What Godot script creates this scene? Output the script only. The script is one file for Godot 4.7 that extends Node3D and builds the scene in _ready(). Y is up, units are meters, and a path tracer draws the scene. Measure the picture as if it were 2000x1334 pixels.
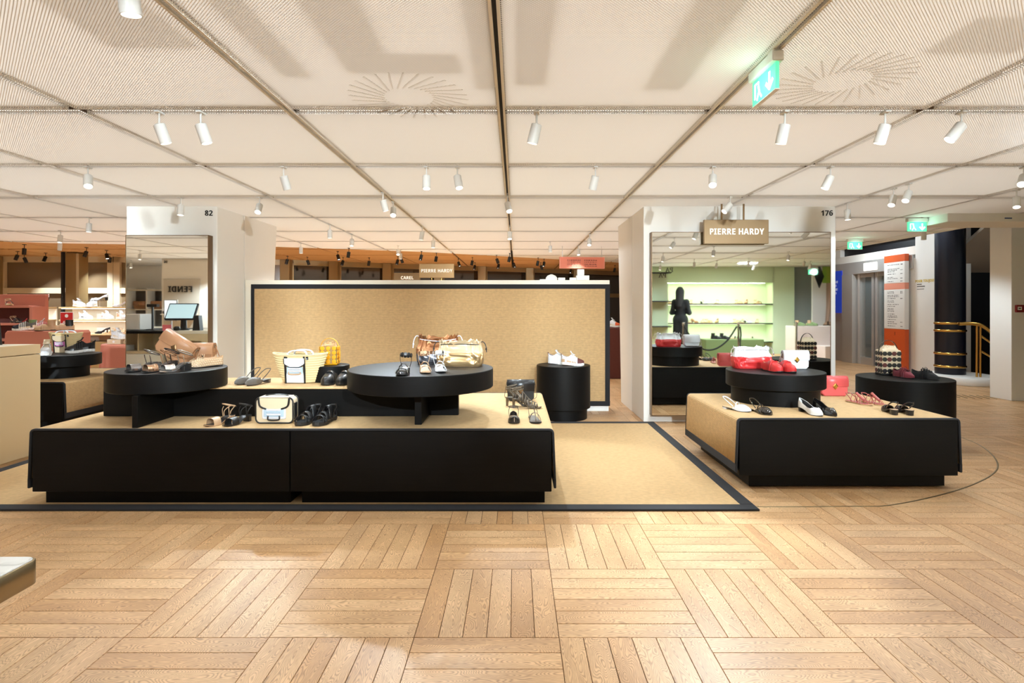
extends Node3D
# A department-store shoe floor: two tiered display benches covered in sisal, round black tables,
# two mirrored columns, mesh ceiling with white cylinder spotlights, oak basket-weave parquet.
# Units are metres; the camera stands at the origin of the floor plan, 1.25 m up, looking along -z.

const EXPOSURE := 1.0
const CONE := 62.0
const LAMP_WHITE := Color(0.90, 0.965, 1.0)
const E_FRONT_FILL := 26.0
const E_SIDE_FILL := 2.6
const E_VOID_FILL := 1.85
const E_NEAR := 0.85
const E_FAR := 1.3
const E_REAR_FILL := 0.3
const E_DARK := 2.6
# x, z, width, length, energy, label, height
const PANELS := [[5.65, 1.53, 0.42, 0.16, 3.0, "bright rectangular ceiling light above the green shelves in the mirror", 2.35]]
const CEIL := 2.36       # underside of the mesh ceiling
const TOP := 0.492       # top of the low benches
const TIER := 0.695      # top of the raised step on the long bench
const DISC := 0.826      # top of the two round tables on the long bench
const DISC_R := 0.74     # top of the round table on the right bench
const DRUM_R := 0.615    # top of the drum beyond the right bench

var M := {}
var rng := RandomNumberGenerator.new()


func _ready() -> void:
	rng.seed = 7
	# camera: level, with the lens shifted so that verticals stay upright
	var cam := Camera3D.new()
	cam.name = "camera"
	var near := 0.05
	cam.set_frustum(near * 2.0 * 667.0 / 1082.0, Vector2(-7.0, -66.0) / 1082.0 * near, near, 80.0)
	cam.keep_aspect = Camera3D.KEEP_HEIGHT
	cam.position = Vector3(0, 1.25, 0)
	add_child(cam)
	cam.current = true
	# surroundings: night outside, all light comes from the lamps
	var env := Environment.new()
	env.background_mode = Environment.BG_COLOR
	env.background_color = Color(0.01, 0.012, 0.018)
	env.tonemap_mode = Environment.TONE_MAPPER_LINEAR
	env.tonemap_exposure = EXPOSURE
	env.sdfgi_enabled = true
	env.ssao_enabled = true
	env.ssil_enabled = true
	var we := WorldEnvironment.new()
	we.name = "surroundings"
	we.environment = env
	add_child(we)
	make_materials()
	# long luminaires let into the ceiling behind the camera
	for a in PANELS:
		panel_light(a[0], a[1], a[2], a[3], a[4], a[5], a[6])
	all_spots()
	build_shell()
	build_furniture()
	build_goods()
	build_far()
	build_behind()

# ---------------------------------------------------------------- helpers

class Shape:
	# collects triangles; begin()/end() turn a closed piece right side out
	var p := PackedVector3Array()
	var s := PackedInt32Array()
	var u := PackedVector2Array()
	var g := 1
	var mark := 0

	func begin() -> void:
		mark = p.size()

	func end() -> void:
		var c := Vector3.ZERO
		var n := p.size() - mark
		if n == 0:
			return
		for i in range(mark, p.size()):
			c += p[i]
		c /= n
		var vol := 0.0
		for i in range(mark, p.size(), 3):
			vol += (p[i] - c).dot((p[i + 1] - c).cross(p[i + 2] - c))
		if vol > 0.0:
			for i in range(mark, p.size(), 3):
				var t := p[i + 1]
				p[i + 1] = p[i + 2]
				p[i + 2] = t
				var w := u[i + 1]
				u[i + 1] = u[i + 2]
				u[i + 2] = w

	func tri(a: Vector3, b: Vector3, c: Vector3, sg := -1, ua := Vector2.ZERO, ub := Vector2.ZERO, uc := Vector2.ZERO) -> void:
		p.append(a); p.append(b); p.append(c)
		s.append(sg); s.append(sg); s.append(sg)
		u.append(ua); u.append(ub); u.append(uc)

	func quad(a: Vector3, b: Vector3, c: Vector3, d: Vector3, sg := -1) -> void:
		tri(a, b, c, sg)
		tri(a, c, d, sg)

	func box(c: Vector3, size: Vector3, bev := 0.0, basis := Basis()) -> Shape:
		begin()
		var h := size * 0.5
		if bev <= 0.0:
			var q := []
			for i in 8:
				q.append(c + basis * Vector3(h.x if i & 1 else -h.x, h.y if i & 2 else -h.y, h.z if i & 4 else -h.z))
			for f in [[0, 1, 3, 2], [4, 6, 7, 5], [0, 4, 5, 1], [2, 3, 7, 6], [0, 2, 6, 4], [1, 5, 7, 3]]:
				quad(q[f[0]], q[f[1]], q[f[2]], q[f[3]])
			end()
			return self
		bev = minf(bev, minf(h.x, minf(h.y, h.z)) * 0.98)
		var sgn := [-1.0, 1.0]
		var at := func(ix: int, iy: int, iz: int, ax: int) -> Vector3:
			var v := Vector3(sgn[ix] * (h.x - (0.0 if ax == 0 else bev)), sgn[iy] * (h.y - (0.0 if ax == 1 else bev)), sgn[iz] * (h.z - (0.0 if ax == 2 else bev)))
			return c + basis * v
		# faces
		for k in 2:
			_face(at.call(k, 0, 0, 0), at.call(k, 1, 0, 0), at.call(k, 1, 1, 0), at.call(k, 0, 1, 0), k == 1)
			_face(at.call(0, k, 0, 1), at.call(0, k, 1, 1), at.call(1, k, 1, 1), at.call(1, k, 0, 1), k == 1)
			_face(at.call(0, 0, k, 2), at.call(1, 0, k, 2), at.call(1, 1, k, 2), at.call(0, 1, k, 2), k == 1)
		# edges
		for i in 2:
			for j in 2:
				_face(at.call(0, i, j, 1), at.call(1, i, j, 1), at.call(1, i, j, 2), at.call(0, i, j, 2), i != j)
				_face(at.call(i, 0, j, 2), at.call(i, 1, j, 2), at.call(i, 1, j, 0), at.call(i, 0, j, 0), i != j)
				_face(at.call(i, j, 0, 0), at.call(i, j, 1, 0), at.call(i, j, 1, 1), at.call(i, j, 0, 1), i != j)
				for k in 2:
					var odd := (i + j + k) % 2 == 1
					if odd:
						tri(at.call(i, j, k, 0), at.call(i, j, k, 1), at.call(i, j, k, 2))
					else:
						tri(at.call(i, j, k, 0), at.call(i, j, k, 2), at.call(i, j, k, 1))
		end()
		return self

	func _face(a: Vector3, b: Vector3, c: Vector3, d: Vector3, keep: bool) -> void:
		if keep:
			quad(a, b, c, d)
		else:
			quad(a, d, c, b)

	func lathe(profile: Array, segs := 32, c := Vector3.ZERO, basis := Basis(), smooth := false) -> Shape:
		# profile: Vector2(radius, height) from one end to the other
		begin()
		g += 1
		for i in profile.size() - 1:
			if not smooth:
				g += 1
			var a: Vector2 = profile[i]
			var b: Vector2 = profile[i + 1]
			for k in segs:
				var t0 := TAU * k / segs
				var t1 := TAU * ((k + 1) % segs) / segs
				var a0 := c + basis * Vector3(a.x * cos(t0), a.y, a.x * sin(t0))
				var a1 := c + basis * Vector3(a.x * cos(t1), a.y, a.x * sin(t1))
				var b0 := c + basis * Vector3(b.x * cos(t0), b.y, b.x * sin(t0))
				var b1 := c + basis * Vector3(b.x * cos(t1), b.y, b.x * sin(t1))
				if a.x > 1e-6:
					tri(a0, a1, b1, g)
				if b.x > 1e-6:
					tri(a0, b1, b0, g)
		for e in [0, profile.size() - 1]:
			var q: Vector2 = profile[e]
			if q.x > 1e-6:
				var m := c + basis * Vector3(0, q.y, 0)
				for k in segs:
					var t0 := TAU * k / segs
					var t1 := TAU * ((k + 1) % segs) / segs
					var a0 := c + basis * Vector3(q.x * cos(t0), q.y, q.x * sin(t0))
					var a1 := c + basis * Vector3(q.x * cos(t1), q.y, q.x * sin(t1))
					if e == 0:
						tri(m, a1, a0)
					else:
						tri(m, a0, a1)
		end()
		return self

	func loft(rings: Array, closed := true, caps := true, smooth := true) -> Shape:
		begin()
		g += 1
		var sg := g if smooth else -1
		for i in rings.size() - 1:
			var a: PackedVector3Array = rings[i]
			var b: PackedVector3Array = rings[i + 1]
			var n := a.size()
			for j in (n if closed else n - 1):
				var k := (j + 1) % n
				tri(a[j], a[k], b[k], sg)
				tri(a[j], b[k], b[j], sg)
		if closed and caps:
			for e in [0, rings.size() - 1]:
				var r: PackedVector3Array = rings[e]
				var m := Vector3.ZERO
				for q in r:
					m += q
				m /= r.size()
				for j in r.size():
					var k := (j + 1) % r.size()
					if e == 0:
						tri(m, r[k], r[j])
					else:
						tri(m, r[j], r[k])
		end()
		return self

	func sheet(rings: Array, th := 0.0, smooth := true) -> Shape:
		# an open grid given a thickness th along its normals
		var n: int = rings[0].size()
		var m := rings.size()
		var back := []
		for i in m:
			var row := PackedVector3Array()
			for j in n:
				var i0 := maxi(i - 1, 0)
				var i1 := mini(i + 1, m - 1)
				var j0 := maxi(j - 1, 0)
				var j1 := mini(j + 1, n - 1)
				var du: Vector3 = rings[i1][j] - rings[i0][j]
				var dv: Vector3 = rings[i][j1] - rings[i][j0]
				var nn := du.cross(dv)
				if nn.length() < 1e-12:
					nn = Vector3.ZERO
				row.append(rings[i][j] + nn.normalized() * th)
			back.append(row)
		begin()
		g += 2
		var sg := g - 1 if smooth else -1
		var sb := g if smooth else -1
		for i in m - 1:
			for j in n - 1:
				tri(rings[i][j], rings[i][j + 1], rings[i + 1][j + 1], sg)
				tri(rings[i][j], rings[i + 1][j + 1], rings[i + 1][j], sg)
				tri(back[i][j], back[i + 1][j + 1], back[i][j + 1], sb)
				tri(back[i][j], back[i + 1][j], back[i + 1][j + 1], sb)
		for i in m - 1:
			quad(rings[i][0], rings[i + 1][0], back[i + 1][0], back[i][0])
			quad(rings[i][n - 1], back[i][n - 1], back[i + 1][n - 1], rings[i + 1][n - 1])
		for j in n - 1:
			quad(rings[0][j], back[0][j], back[0][j + 1], rings[0][j + 1])
			quad(rings[m - 1][j], rings[m - 1][j + 1], back[m - 1][j + 1], back[m - 1][j])
		end()
		return self

	func sweep(path: PackedVector3Array, sec: PackedVector2Array, up := Vector3.UP, closed := false, scales := []) -> Shape:
		var rings := []
		var n := path.size()
		for i in n:
			var a := path[(i - 1 + n) % n] if closed else path[maxi(i - 1, 0)]
			var b := path[(i + 1) % n] if closed else path[mini(i + 1, n - 1)]
			var t := (b - a).normalized()
			var side := up.cross(t)
			if side.length() < 0.05:
				side = Vector3(0.3, 0.2, 1).cross(t)
			side = side.normalized()
			var nn := t.cross(side)
			var k: float = scales[i] if i < scales.size() else 1.0
			var r := PackedVector3Array()
			for q in sec:
				r.append(path[i] + side * q.x * k + nn * q.y * k)
			rings.append(r)
		if closed:
			rings.append(rings[0])
		return loft(rings, true, not closed)

	func tube(path: PackedVector3Array, r: float, segs := 8, closed := false, scales := []) -> Shape:
		# a round cord; the frame is carried along the path
		var rings := []
		var n := path.size()
		var nrm := Vector3.ZERO
		for i in n:
			var a := path[(i - 1 + n) % n] if closed else path[maxi(i - 1, 0)]
			var b := path[(i + 1) % n] if closed else path[mini(i + 1, n - 1)]
			var t := (b - a).normalized()
			if nrm == Vector3.ZERO:
				nrm = t.cross(Vector3(0.31, 0.83, 0.47)).normalized()
			nrm = (nrm - t * nrm.dot(t)).normalized()
			var bi := t.cross(nrm)
			var k: float = scales[i] if i < scales.size() else 1.0
			var ring := PackedVector3Array()
			for j in segs:
				var w := TAU * j / segs
				ring.append(path[i] + (nrm * cos(w) + bi * sin(w)) * r * k)
			rings.append(ring)
		if closed:
			rings.append(rings[0])
		return loft(rings, true, not closed)

	func extrude(poly: PackedVector2Array, h: float, xf := Transform3D(), bev := 0.0, smooth := false) -> Shape:
		# poly in x/y, carried along z from 0 to h
		var n := poly.size()
		var inner := PackedVector2Array()
		var area := 0.0
		for i in n:
			area += poly[i].cross(poly[(i + 1) % n])
		var turn := 1.0 if area > 0.0 else -1.0
		for i in n:
			var e0 := (poly[i] - poly[(i - 1 + n) % n]).normalized()
			var e1 := (poly[(i + 1) % n] - poly[i]).normalized()
			var n0 := Vector2(-e0.y, e0.x) * turn
			var n1 := Vector2(-e1.y, e1.x) * turn
			var m := (n0 + n1).normalized()
			inner.append(poly[i] + m * bev / maxf(0.35, m.dot(n0)))
		begin()
		g += 1
		var rows := []
		if bev > 0.0:
			rows = [[inner, 0.0], [poly, bev], [poly, h - bev], [inner, h]]
		else:
			rows = [[poly, 0.0], [poly, h]]
		var tris := Geometry2D.triangulate_polygon(rows[0][0])
		for i in range(0, tris.size(), 3):
			var a: Vector2 = rows[0][0][tris[i]]
			var b: Vector2 = rows[0][0][tris[i + 1]]
			var c: Vector2 = rows[0][0][tris[i + 2]]
			if (b - a).cross(c - a) * turn < 0.0:
				var q := b
				b = c
				c = q
			if turn > 0.0:
				tri(xf * Vector3(a.x, a.y, 0), xf * Vector3(c.x, c.y, 0), xf * Vector3(b.x, b.y, 0))
				tri(xf * Vector3(a.x, a.y, h), xf * Vector3(b.x, b.y, h), xf * Vector3(c.x, c.y, h))
			else:
				tri(xf * Vector3(a.x, a.y, 0), xf * Vector3(c.x, c.y, 0), xf * Vector3(b.x, b.y, 0))
				tri(xf * Vector3(a.x, a.y, h), xf * Vector3(b.x, b.y, h), xf * Vector3(c.x, c.y, h))
		for k in rows.size() - 1:
			for i in n:
				var j := (i + 1) % n
				var a: Vector2 = rows[k][0][i]
				var b: Vector2 = rows[k][0][j]
				var c: Vector2 = rows[k + 1][0][j]
				var d: Vector2 = rows[k + 1][0][i]
				quad(xf * Vector3(a.x, a.y, rows[k][1]), xf * Vector3(b.x, b.y, rows[k][1]), xf * Vector3(c.x, c.y, rows[k + 1][1]), xf * Vector3(d.x, d.y, rows[k + 1][1]), g if smooth else -1)
		end()
		return self

	func ball(c: Vector3, r: Vector3, segs := 16, rows := 10, basis := Basis()) -> Shape:
		var rings := []
		for i in range(rows + 1):
			var a := PI * i / rows
			var ring := PackedVector3Array()
			for j in segs:
				var w := TAU * j / segs
				ring.append(c + basis * Vector3(r.x * sin(a) * cos(w), r.y * cos(a), r.z * sin(a) * sin(w)))
			rings.append(ring)
		return loft(rings, true, false)

	func mesh() -> ArrayMesh:
		var st := SurfaceTool.new()
		st.begin(Mesh.PRIMITIVE_TRIANGLES)
		for i in range(0, p.size(), 3):
			if (p[i + 1] - p[i]).cross(p[i + 2] - p[i]).length_squared() < 1e-18:
				continue
			for k in 3:
				st.set_smooth_group(s[i + k])
				st.set_uv(u[i + k])
				st.add_vertex(p[i + k])
		st.generate_normals()
		st.index()
		return st.commit()


func curve(pts: Array, n: int, closed := false) -> PackedVector3Array:
	# a smooth line through the points
	var out := PackedVector3Array()
	var m := pts.size()
	for i in n:
		var t := float(i) / (n if closed else n - 1) * (m if closed else m - 1)
		var k := int(floor(t))
		if not closed:
			k = mini(k, m - 2)
		var f := t - k
		var a: Vector3 = pts[(k - 1 + m) % m] if closed else pts[maxi(k - 1, 0)]
		var b: Vector3 = pts[k % m]
		var c: Vector3 = pts[(k + 1) % m]
		var d: Vector3 = pts[(k + 2) % m] if closed else pts[mini(k + 2, m - 1)]
		out.append(b.cubic_interpolate(c, a, d, f))
	return out


func interp(table: Array, t: float) -> float:
	# table of [t, value], eased between entries
	for i in table.size() - 1:
		if t <= table[i + 1][0]:
			var f: float = clampf((t - table[i][0]) / (table[i + 1][0] - table[i][0]), 0, 1)
			var a: float = table[maxi(i - 1, 0)][1]
			var d: float = table[mini(i + 2, table.size() - 1)][1]
			return lerpf(lerpf(table[i][1], table[i + 1][1], f), cubic_interpolate(table[i][1], table[i + 1][1], a, d, f), 0.5)
	return table[-1][1]


func rrect(w: float, h: float, r: float, n := 4, c := Vector2.ZERO) -> PackedVector2Array:
	var out := PackedVector2Array()
	for k in 4:
		var cc := Vector2((w / 2 - r) * (1 if k == 0 or k == 3 else -1), (h / 2 - r) * (1 if k < 2 else -1)) + c
		for i in n + 1:
			var a := PI / 2 * (k + float(i) / n)
			out.append(cc + Vector2(cos(a), sin(a)) * r)
	return out


func flat_sec(w: float, t: float) -> PackedVector2Array:
	return PackedVector2Array([Vector2(-w / 2, -t / 2), Vector2(w / 2, -t / 2), Vector2(w / 2, t / 2), Vector2(-w / 2, t / 2)])


var taken := {}

func numbered(called: String) -> String:
	if not taken.has(called):
		taken[called] = 0
		return called
	taken[called] += 1
	return "%s_%03d" % [called, taken[called]]


func part(called: String, what, material: Material, parent: Node3D, at := Vector3.ZERO, label := "") -> MeshInstance3D:
	var o := MeshInstance3D.new()
	o.name = called
	o.mesh = what.mesh() if what is Shape else what
	o.material_override = material
	parent.add_child(o, true)
	o.position = at
	if label:
		o.set_meta("label", label)
	return o


func tag(o: Node3D, label: String, category: String, group := "") -> Node3D:
	o.set_meta("label", label)
	o.set_meta("category", category)
	if group:
		o.set_meta("group", group)
	return o


func thing(called: String, label: String, category: String, at := Vector3.ZERO, turn := 0.0, group := "") -> Node3D:
	var o := Node3D.new()
	o.name = numbered(called)
	add_child(o)
	o.position = at
	o.rotation.y = turn
	return tag(o, label, category, group)


func single(called: String, what, material: Material, label: String, category: String, at := Vector3.ZERO, group := "") -> MeshInstance3D:
	var o := part(numbered(called), what, material, self, at)
	tag(o, label, category, group)
	return o


func struct(called: String, what, material: Material, label := "", category := "", at := Vector3.ZERO) -> MeshInstance3D:
	var o := part(numbered(called), what, material, self, at)
	o.set_meta("kind", "structure")
	if label:
		tag(o, label, category)
	return o


func words(text: String, height: float, depth: float, bold := true, serif := false, stretch := 1.0) -> Mesh:
	var f := SystemFont.new()
	f.font_names = PackedStringArray(["Droid Serif" if serif else "Droid Sans"])
	f.font_weight = 700 if bold else 400
	var t := TextMesh.new()
	t.text = text
	t.font = f
	t.font_size = 64
	t.pixel_size = height / 46.0
	t.depth = depth
	t.curve_step = 2.0
	return t


func c8(r: int, g: int, b: int) -> Color:
	return Color8(r, g, b)


func mat(c: Color, rough := 0.6, metal := 0.0, more := {}) -> StandardMaterial3D:
	var m := StandardMaterial3D.new()
	m.albedo_color = c
	m.roughness = rough
	m.metallic = metal
	for k in more:
		m.set(k, more[k])
	return m


func glow(c: Color, e: float) -> StandardMaterial3D:
	return mat(c, 0.5, 0.0, {"emission_enabled": true, "emission": c, "emission_energy_multiplier": e})


func picture(w: int, h: int, f: Callable) -> ImageTexture:
	var im := Image.create_empty(w, h, false, Image.FORMAT_RGBA8)
	for y in h:
		for x in w:
			im.set_pixel(x, y, (f as Callable).call(x, y))
	return ImageTexture.create_from_image(im)

# ---------------------------------------------------------------- materials

func bytes_picture(w: int, h: int, px: PackedByteArray) -> ImageTexture:
	return ImageTexture.create_from_image(Image.create_from_data(w, h, false, Image.FORMAT_RGBA8, px))


func weave_pictures() -> Array:
	# sisal: ribs across, threads along, long slubs; 0.8 m a side
	var n := 1024
	var a := PackedByteArray(); a.resize(n * n * 4)
	var h := PackedByteArray(); h.resize(n * n * 4)
	var nz := FastNoiseLite.new(); nz.seed = 3; nz.frequency = 0.02
	var nf := FastNoiseLite.new(); nf.seed = 9; nf.frequency = 0.25
	for y in n:
		var row := absf(sin(PI * y * 64.0 / n))
		for x in n:
			var shift := 0.5 if (int(y * 64.0 / n) % 2) == 1 else 0.0
			var thread := absf(sin(PI * (x * 100.0 / n + shift)))
			var slub := nz.get_noise_2d(x * 0.25, y * 6.0) * 0.6 + nz.get_noise_2d(x * 0.6, y * 0.6) * 0.35
			var grain := nf.get_noise_2d(x, y)
			var k := 0.76 + 0.15 * row * (0.6 + 0.4 * thread) + 0.12 * slub + 0.10 * grain
			var i := (y * n + x) * 4
			a[i] = clampi(int(240 * k), 0, 255)
			a[i + 1] = clampi(int(198 * k - 1), 0, 255)
			a[i + 2] = clampi(int(144 * k - 4), 0, 255)
			a[i + 3] = 255
			var v := clampi(int(255 * (row * (0.55 + 0.45 * thread))), 0, 255)
			h[i] = v; h[i + 1] = v; h[i + 2] = v; h[i + 3] = 255
	return [bytes_picture(n, n, a), bytes_picture(n, n, h)]


func oak_picture() -> ImageTexture:
	# oak boards' figure, 2.2 m by 1.1 m: flowing grain lines, pores and a few knots
	var w := 2048
	var hh := 1024
	var a := PackedByteArray(); a.resize(w * hh * 4)
	var nz := FastNoiseLite.new(); nz.seed = 21; nz.frequency = 0.004; nz.fractal_octaves = 2
	var np := FastNoiseLite.new(); np.seed = 5; np.frequency = 0.35; np.fractal_octaves = 1
	var nb := FastNoiseLite.new(); nb.seed = 31; nb.frequency = 0.006; nb.fractal_octaves = 1
	for y in hh:
		for x in w:
			var warp := nz.get_noise_2d(x * 0.75, y * 3.2)
			var rings := sin((y * 0.035 + warp * 10.0) * TAU * 0.55)
			var line := pow(absf(rings), 5.0)
			var pore := maxf(0.0, np.get_noise_2d(x * 0.06, y * 1.6)) * 1.0
			var broad := nb.get_noise_2d(x * 0.4, y)
			var k := 1.0 - 0.19 * line - 0.13 * pore + 0.06 * broad
			var i := (y * w + x) * 4
			a[i] = clampi(int(214 * k + 4), 0, 255)
			a[i + 1] = clampi(int(178 * pow(k, 1.12)), 0, 255)
			a[i + 2] = clampi(int(134 * pow(k, 1.3)), 0, 255)
			a[i + 3] = 255
	return bytes_picture(w, hh, a)


func black_picture() -> ImageTexture:
	var n := 512
	var a := PackedByteArray(); a.resize(n * n * 4)
	var nz := FastNoiseLite.new(); nz.seed = 12; nz.frequency = 0.03
	for y in n:
		for x in n:
			var k := 1.0 + 0.25 * nz.get_noise_2d(x * 0.15, y * 2.5) + 0.18 * nz.get_noise_2d(x * 0.2, y * 0.2)
			var i := (y * n + x) * 4
			a[i] = clampi(int(14 * k), 0, 255)
			a[i + 1] = clampi(int(12.5 * k), 0, 255)
			a[i + 2] = clampi(int(11.5 * k), 0, 255)
			a[i + 3] = 255
	return bytes_picture(n, n, a)


func mesh_picture() -> ImageTexture:
	# expanded metal: staggered oval holes; alpha 0 is a hole
	var n := 128
	var a := PackedByteArray(); a.resize(n * n * 4)
	for y in n:
		for x in n:
			var best := 9.0
			for q in [Vector2(0, 0), Vector2(n, 0), Vector2(0, n), Vector2(n, n), Vector2(n / 2.0, n / 2.0)]:
				var d: Vector2 = Vector2(x + 0.5, y + 0.5) - q
				best = minf(best, absf(d.x) / (n * 0.43) + absf(d.y) / (n * 0.43))
			var i := (y * n + x) * 4
			a[i] = 255; a[i + 1] = 255; a[i + 2] = 255
			a[i + 3] = 255 if best > 0.74 else 0
	return bytes_picture(n, n, a)


func marble_picture() -> ImageTexture:
	var n := 256
	var a := PackedByteArray(); a.resize(n * n * 4)
	var nz := FastNoiseLite.new(); nz.seed = 8; nz.frequency = 0.012; nz.fractal_octaves = 4
	for y in n:
		for x in n:
			var v := pow(1.0 - absf(nz.get_noise_2d(x + 30 * nz.get_noise_2d(y, x), y)), 14.0)
			var i := (y * n + x) * 4
			var k := int(238 - 40 * v)
			a[i] = k; a[i + 1] = k; a[i + 2] = k - 4; a[i + 3] = 255
	return bytes_picture(n, n, a)


func world_map(scale: float) -> Dictionary:
	return {"uv1_triplanar": true, "uv1_world_triplanar": true, "uv1_scale": Vector3.ONE * scale, "uv1_triplanar_sharpness": 8.0}


func make_materials() -> void:
	var wv := weave_pictures()
	M.sisal = mat(Color.WHITE, 0.85, 0.0, world_map(1.0 / 0.56).merged({"albedo_texture": wv[0], "heightmap_enabled": true, "heightmap_texture": wv[1], "heightmap_scale": 0.25}))
	var oak := oak_picture()
	M.oak = []
	for t in [c8(252, 250, 248), c8(248, 243, 236), c8(242, 233, 222), c8(252, 247, 241), c8(236, 224, 209), c8(250, 245, 240)]:
		M.oak.append(mat(t, 0.42, 0.0, {"albedo_texture": oak, "metallic_specular": 0.45}))
	M.groove = mat(c8(50, 33, 20), 0.9)
	M.black = mat(c8(255, 255, 255), 0.46, 0.0, {"metallic_specular": 0.28, "albedo_texture": black_picture(), "uv1_triplanar": true, "uv1_scale": Vector3.ONE * 1.1, "uv1_triplanar_sharpness": 8.0})
	M.dark = mat(c8(24, 22, 21), 0.6)
	M.binding = mat(c8(27, 26, 29), 0.85, 0.0, {"rim_enabled": true, "rim": 0.2})
	M.panel = mat(c8(236, 232, 226), 0.7, 0.0, {"backlight_enabled": true, "backlight": Color(0.7, 0.7, 0.7)})  # translucent, so the added lamps above brighten it
	M.mat_dark = mat(c8(188, 174, 156), 0.9, 0.0, {"backlight_enabled": true, "backlight": Color(1.2, 1.2, 1.2)})
	M.added_fleece = mat(c8(230, 226, 220), 0.9, 0.0, {"backlight_enabled": true, "backlight": Color(1.2, 1.2, 1.2)})  # added sheet behind the mesh holes, softens the added lamps above
	M.void_fill_glow = glow(Color(1, 0.97, 0.93), 0.8)  # glow of the added fill lamps in the void
	var hole := mesh_picture()
	M.mesh = mat(c8(236, 232, 226), 0.6, 0.0, {"albedo_texture": hole, "transparency": BaseMaterial3D.TRANSPARENCY_ALPHA_SCISSOR, "alpha_scissor_threshold": 0.5,
		"uv1_triplanar": true, "uv1_world_triplanar": true, "uv1_scale": Vector3(1, 1, 1) / 0.014, "uv1_triplanar_sharpness": 8.0, "cull_mode": BaseMaterial3D.CULL_DISABLED, "backlight_enabled": true, "backlight": Color(0.7, 0.7, 0.7)})  # backlight lets the added void lamps brighten the metal
	M.gap = mat(c8(86, 72, 58), 0.9)
	M.plenum = mat(c8(200, 190, 176), 0.9)
	M.void_sheet = mat(c8(226, 220, 206), 0.6)
	M.wall = mat(c8(234, 229, 221), 0.62)
	M.white = mat(c8(238, 236, 232), 0.55)
	M.lamp = mat(c8(226, 225, 221), 0.45)
	M.lampdark = mat(c8(18, 17, 17), 0.45)
	M.rail = mat(c8(232, 224, 210), 0.45)
	M.mirror = mat(c8(240, 244, 242), 0.02, 1.0)
	M.bronze = mat(c8(120, 92, 62), 0.38, 0.85)
	M.brass = mat(c8(214, 168, 88), 0.24, 1.0)
	M.brassdull = mat(c8(150, 132, 100), 0.35, 0.9)
	M.steel = mat(c8(206, 202, 198), 0.42, 0.55)
	M.chrome = mat(c8(226, 226, 226), 0.1, 1.0)
	M.marble = mat(Color.WHITE, 0.18, 0.0, {"albedo_texture": marble_picture(), "uv1_triplanar": true, "uv1_scale": Vector3.ONE * 1.2})
	M.beige = mat(c8(214, 190, 150), 0.6)
	M.cream = mat(c8(236, 226, 206), 0.5)
	M.wood_ceiling = mat(c8(196, 150, 98), 0.7)
	M.olive = mat(c8(150, 124, 84), 0.42, 0.4)
	M.terracotta = mat(c8(200, 124, 102), 0.7)
	M.green = mat(c8(208, 224, 188), 0.7)
	M.greendark = mat(c8(112, 130, 82), 0.75)
	M.navy = mat(c8(10, 15, 32), 0.35)
	M.night = mat(c8(12, 12, 18), 0.5)
	M.glass = mat(Color(0.9, 0.95, 0.95, 0.12), 0.03, 0.0, {"transparency": BaseMaterial3D.TRANSPARENCY_ALPHA})
	M.darkglass = mat(c8(46, 38, 30), 0.06, 0.0, {"metallic_specular": 0.8})
	M.print_black = mat(c8(22, 20, 19), 0.6)
	M.print_white = mat(c8(250, 248, 242), 0.5)
	M.bronze_plate = mat(c8(146, 120, 88), 0.42, 0.6)
	M.goldplate = mat(c8(166, 128, 80), 0.4, 0.4)
	M.sign_white_glow = glow(Color(1, 0.98, 0.93), 0.35)  # white lettering given a faint glow of its own
	M.sign_green = glow(Color(0.36, 0.90, 0.66), 0.95)
	M.sign_white_lit = glow(Color(0.9, 1, 0.96), 2.2)
	M.window_glass = mat(c8(120, 98, 74), 0.08, 0.0, {"metallic_specular": 0.8})
	M.window_cream = mat(c8(206, 186, 152), 0.6)
	M.shelf_gold = mat(c8(200, 172, 126), 0.5)
	M.yellow_print = mat(c8(214, 184, 70), 0.5)
	M.print_grey = mat(c8(120, 116, 112), 0.6)
	M.pale_pink = mat(c8(232, 214, 206), 0.6)
	M.taupe = mat(c8(196, 188, 176), 0.5)
	M.bulb = glow(Color(1.0, 0.97, 0.92), 7.0)
	M.leather_black = mat(c8(22, 21, 22), 0.28, 0.0, {"clearcoat_enabled": true, "clearcoat": 0.3})
	M.patent_black = mat(c8(16, 13, 12), 0.08, 0.0, {"clearcoat_enabled": true, "clearcoat": 1.0, "clearcoat_roughness": 0.05})
	M.patent_white = mat(c8(222, 221, 220), 0.12, 0.0, {"clearcoat_enabled": true, "clearcoat": 1.0})
	M.leather_tan = mat(c8(172, 124, 88), 0.38)
	M.leather_cream = mat(c8(218, 198, 166), 0.42)
	M.leather_white = mat(c8(224, 225, 229), 0.35)
	M.leather_red = mat(c8(190, 44, 44), 0.3)
	M.leather_coral = mat(c8(206, 84, 82), 0.34)
	M.leather_rose = mat(c8(176, 92, 84), 0.4)
	M.leather_grey = mat(c8(84, 76, 68), 0.4)
	M.leather_nude = mat(c8(196, 160, 124), 0.4)
	M.leather_blue = mat(c8(178, 198, 214), 0.4)
	M.silver = mat(c8(224, 222, 220), 0.16, 0.95)
	M.pewter = mat(c8(150, 146, 146), 0.2, 0.95)
	M.rosegold = mat(c8(214, 176, 146), 0.18, 0.95)
	M.goldleather = mat(c8(208, 172, 124), 0.3, 0.75)
	M.bronzeleather = mat(c8(176, 124, 86), 0.3, 0.8)
	M.steelleather = mat(c8(120, 120, 128), 0.28, 0.8)
	M.palegold = mat(c8(228, 204, 168), 0.34, 0.45)
	M.gunmetal = mat(c8(110, 100, 88), 0.3, 0.85)
	M.yellow = mat(c8(232, 160, 16), 0.35)
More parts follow.
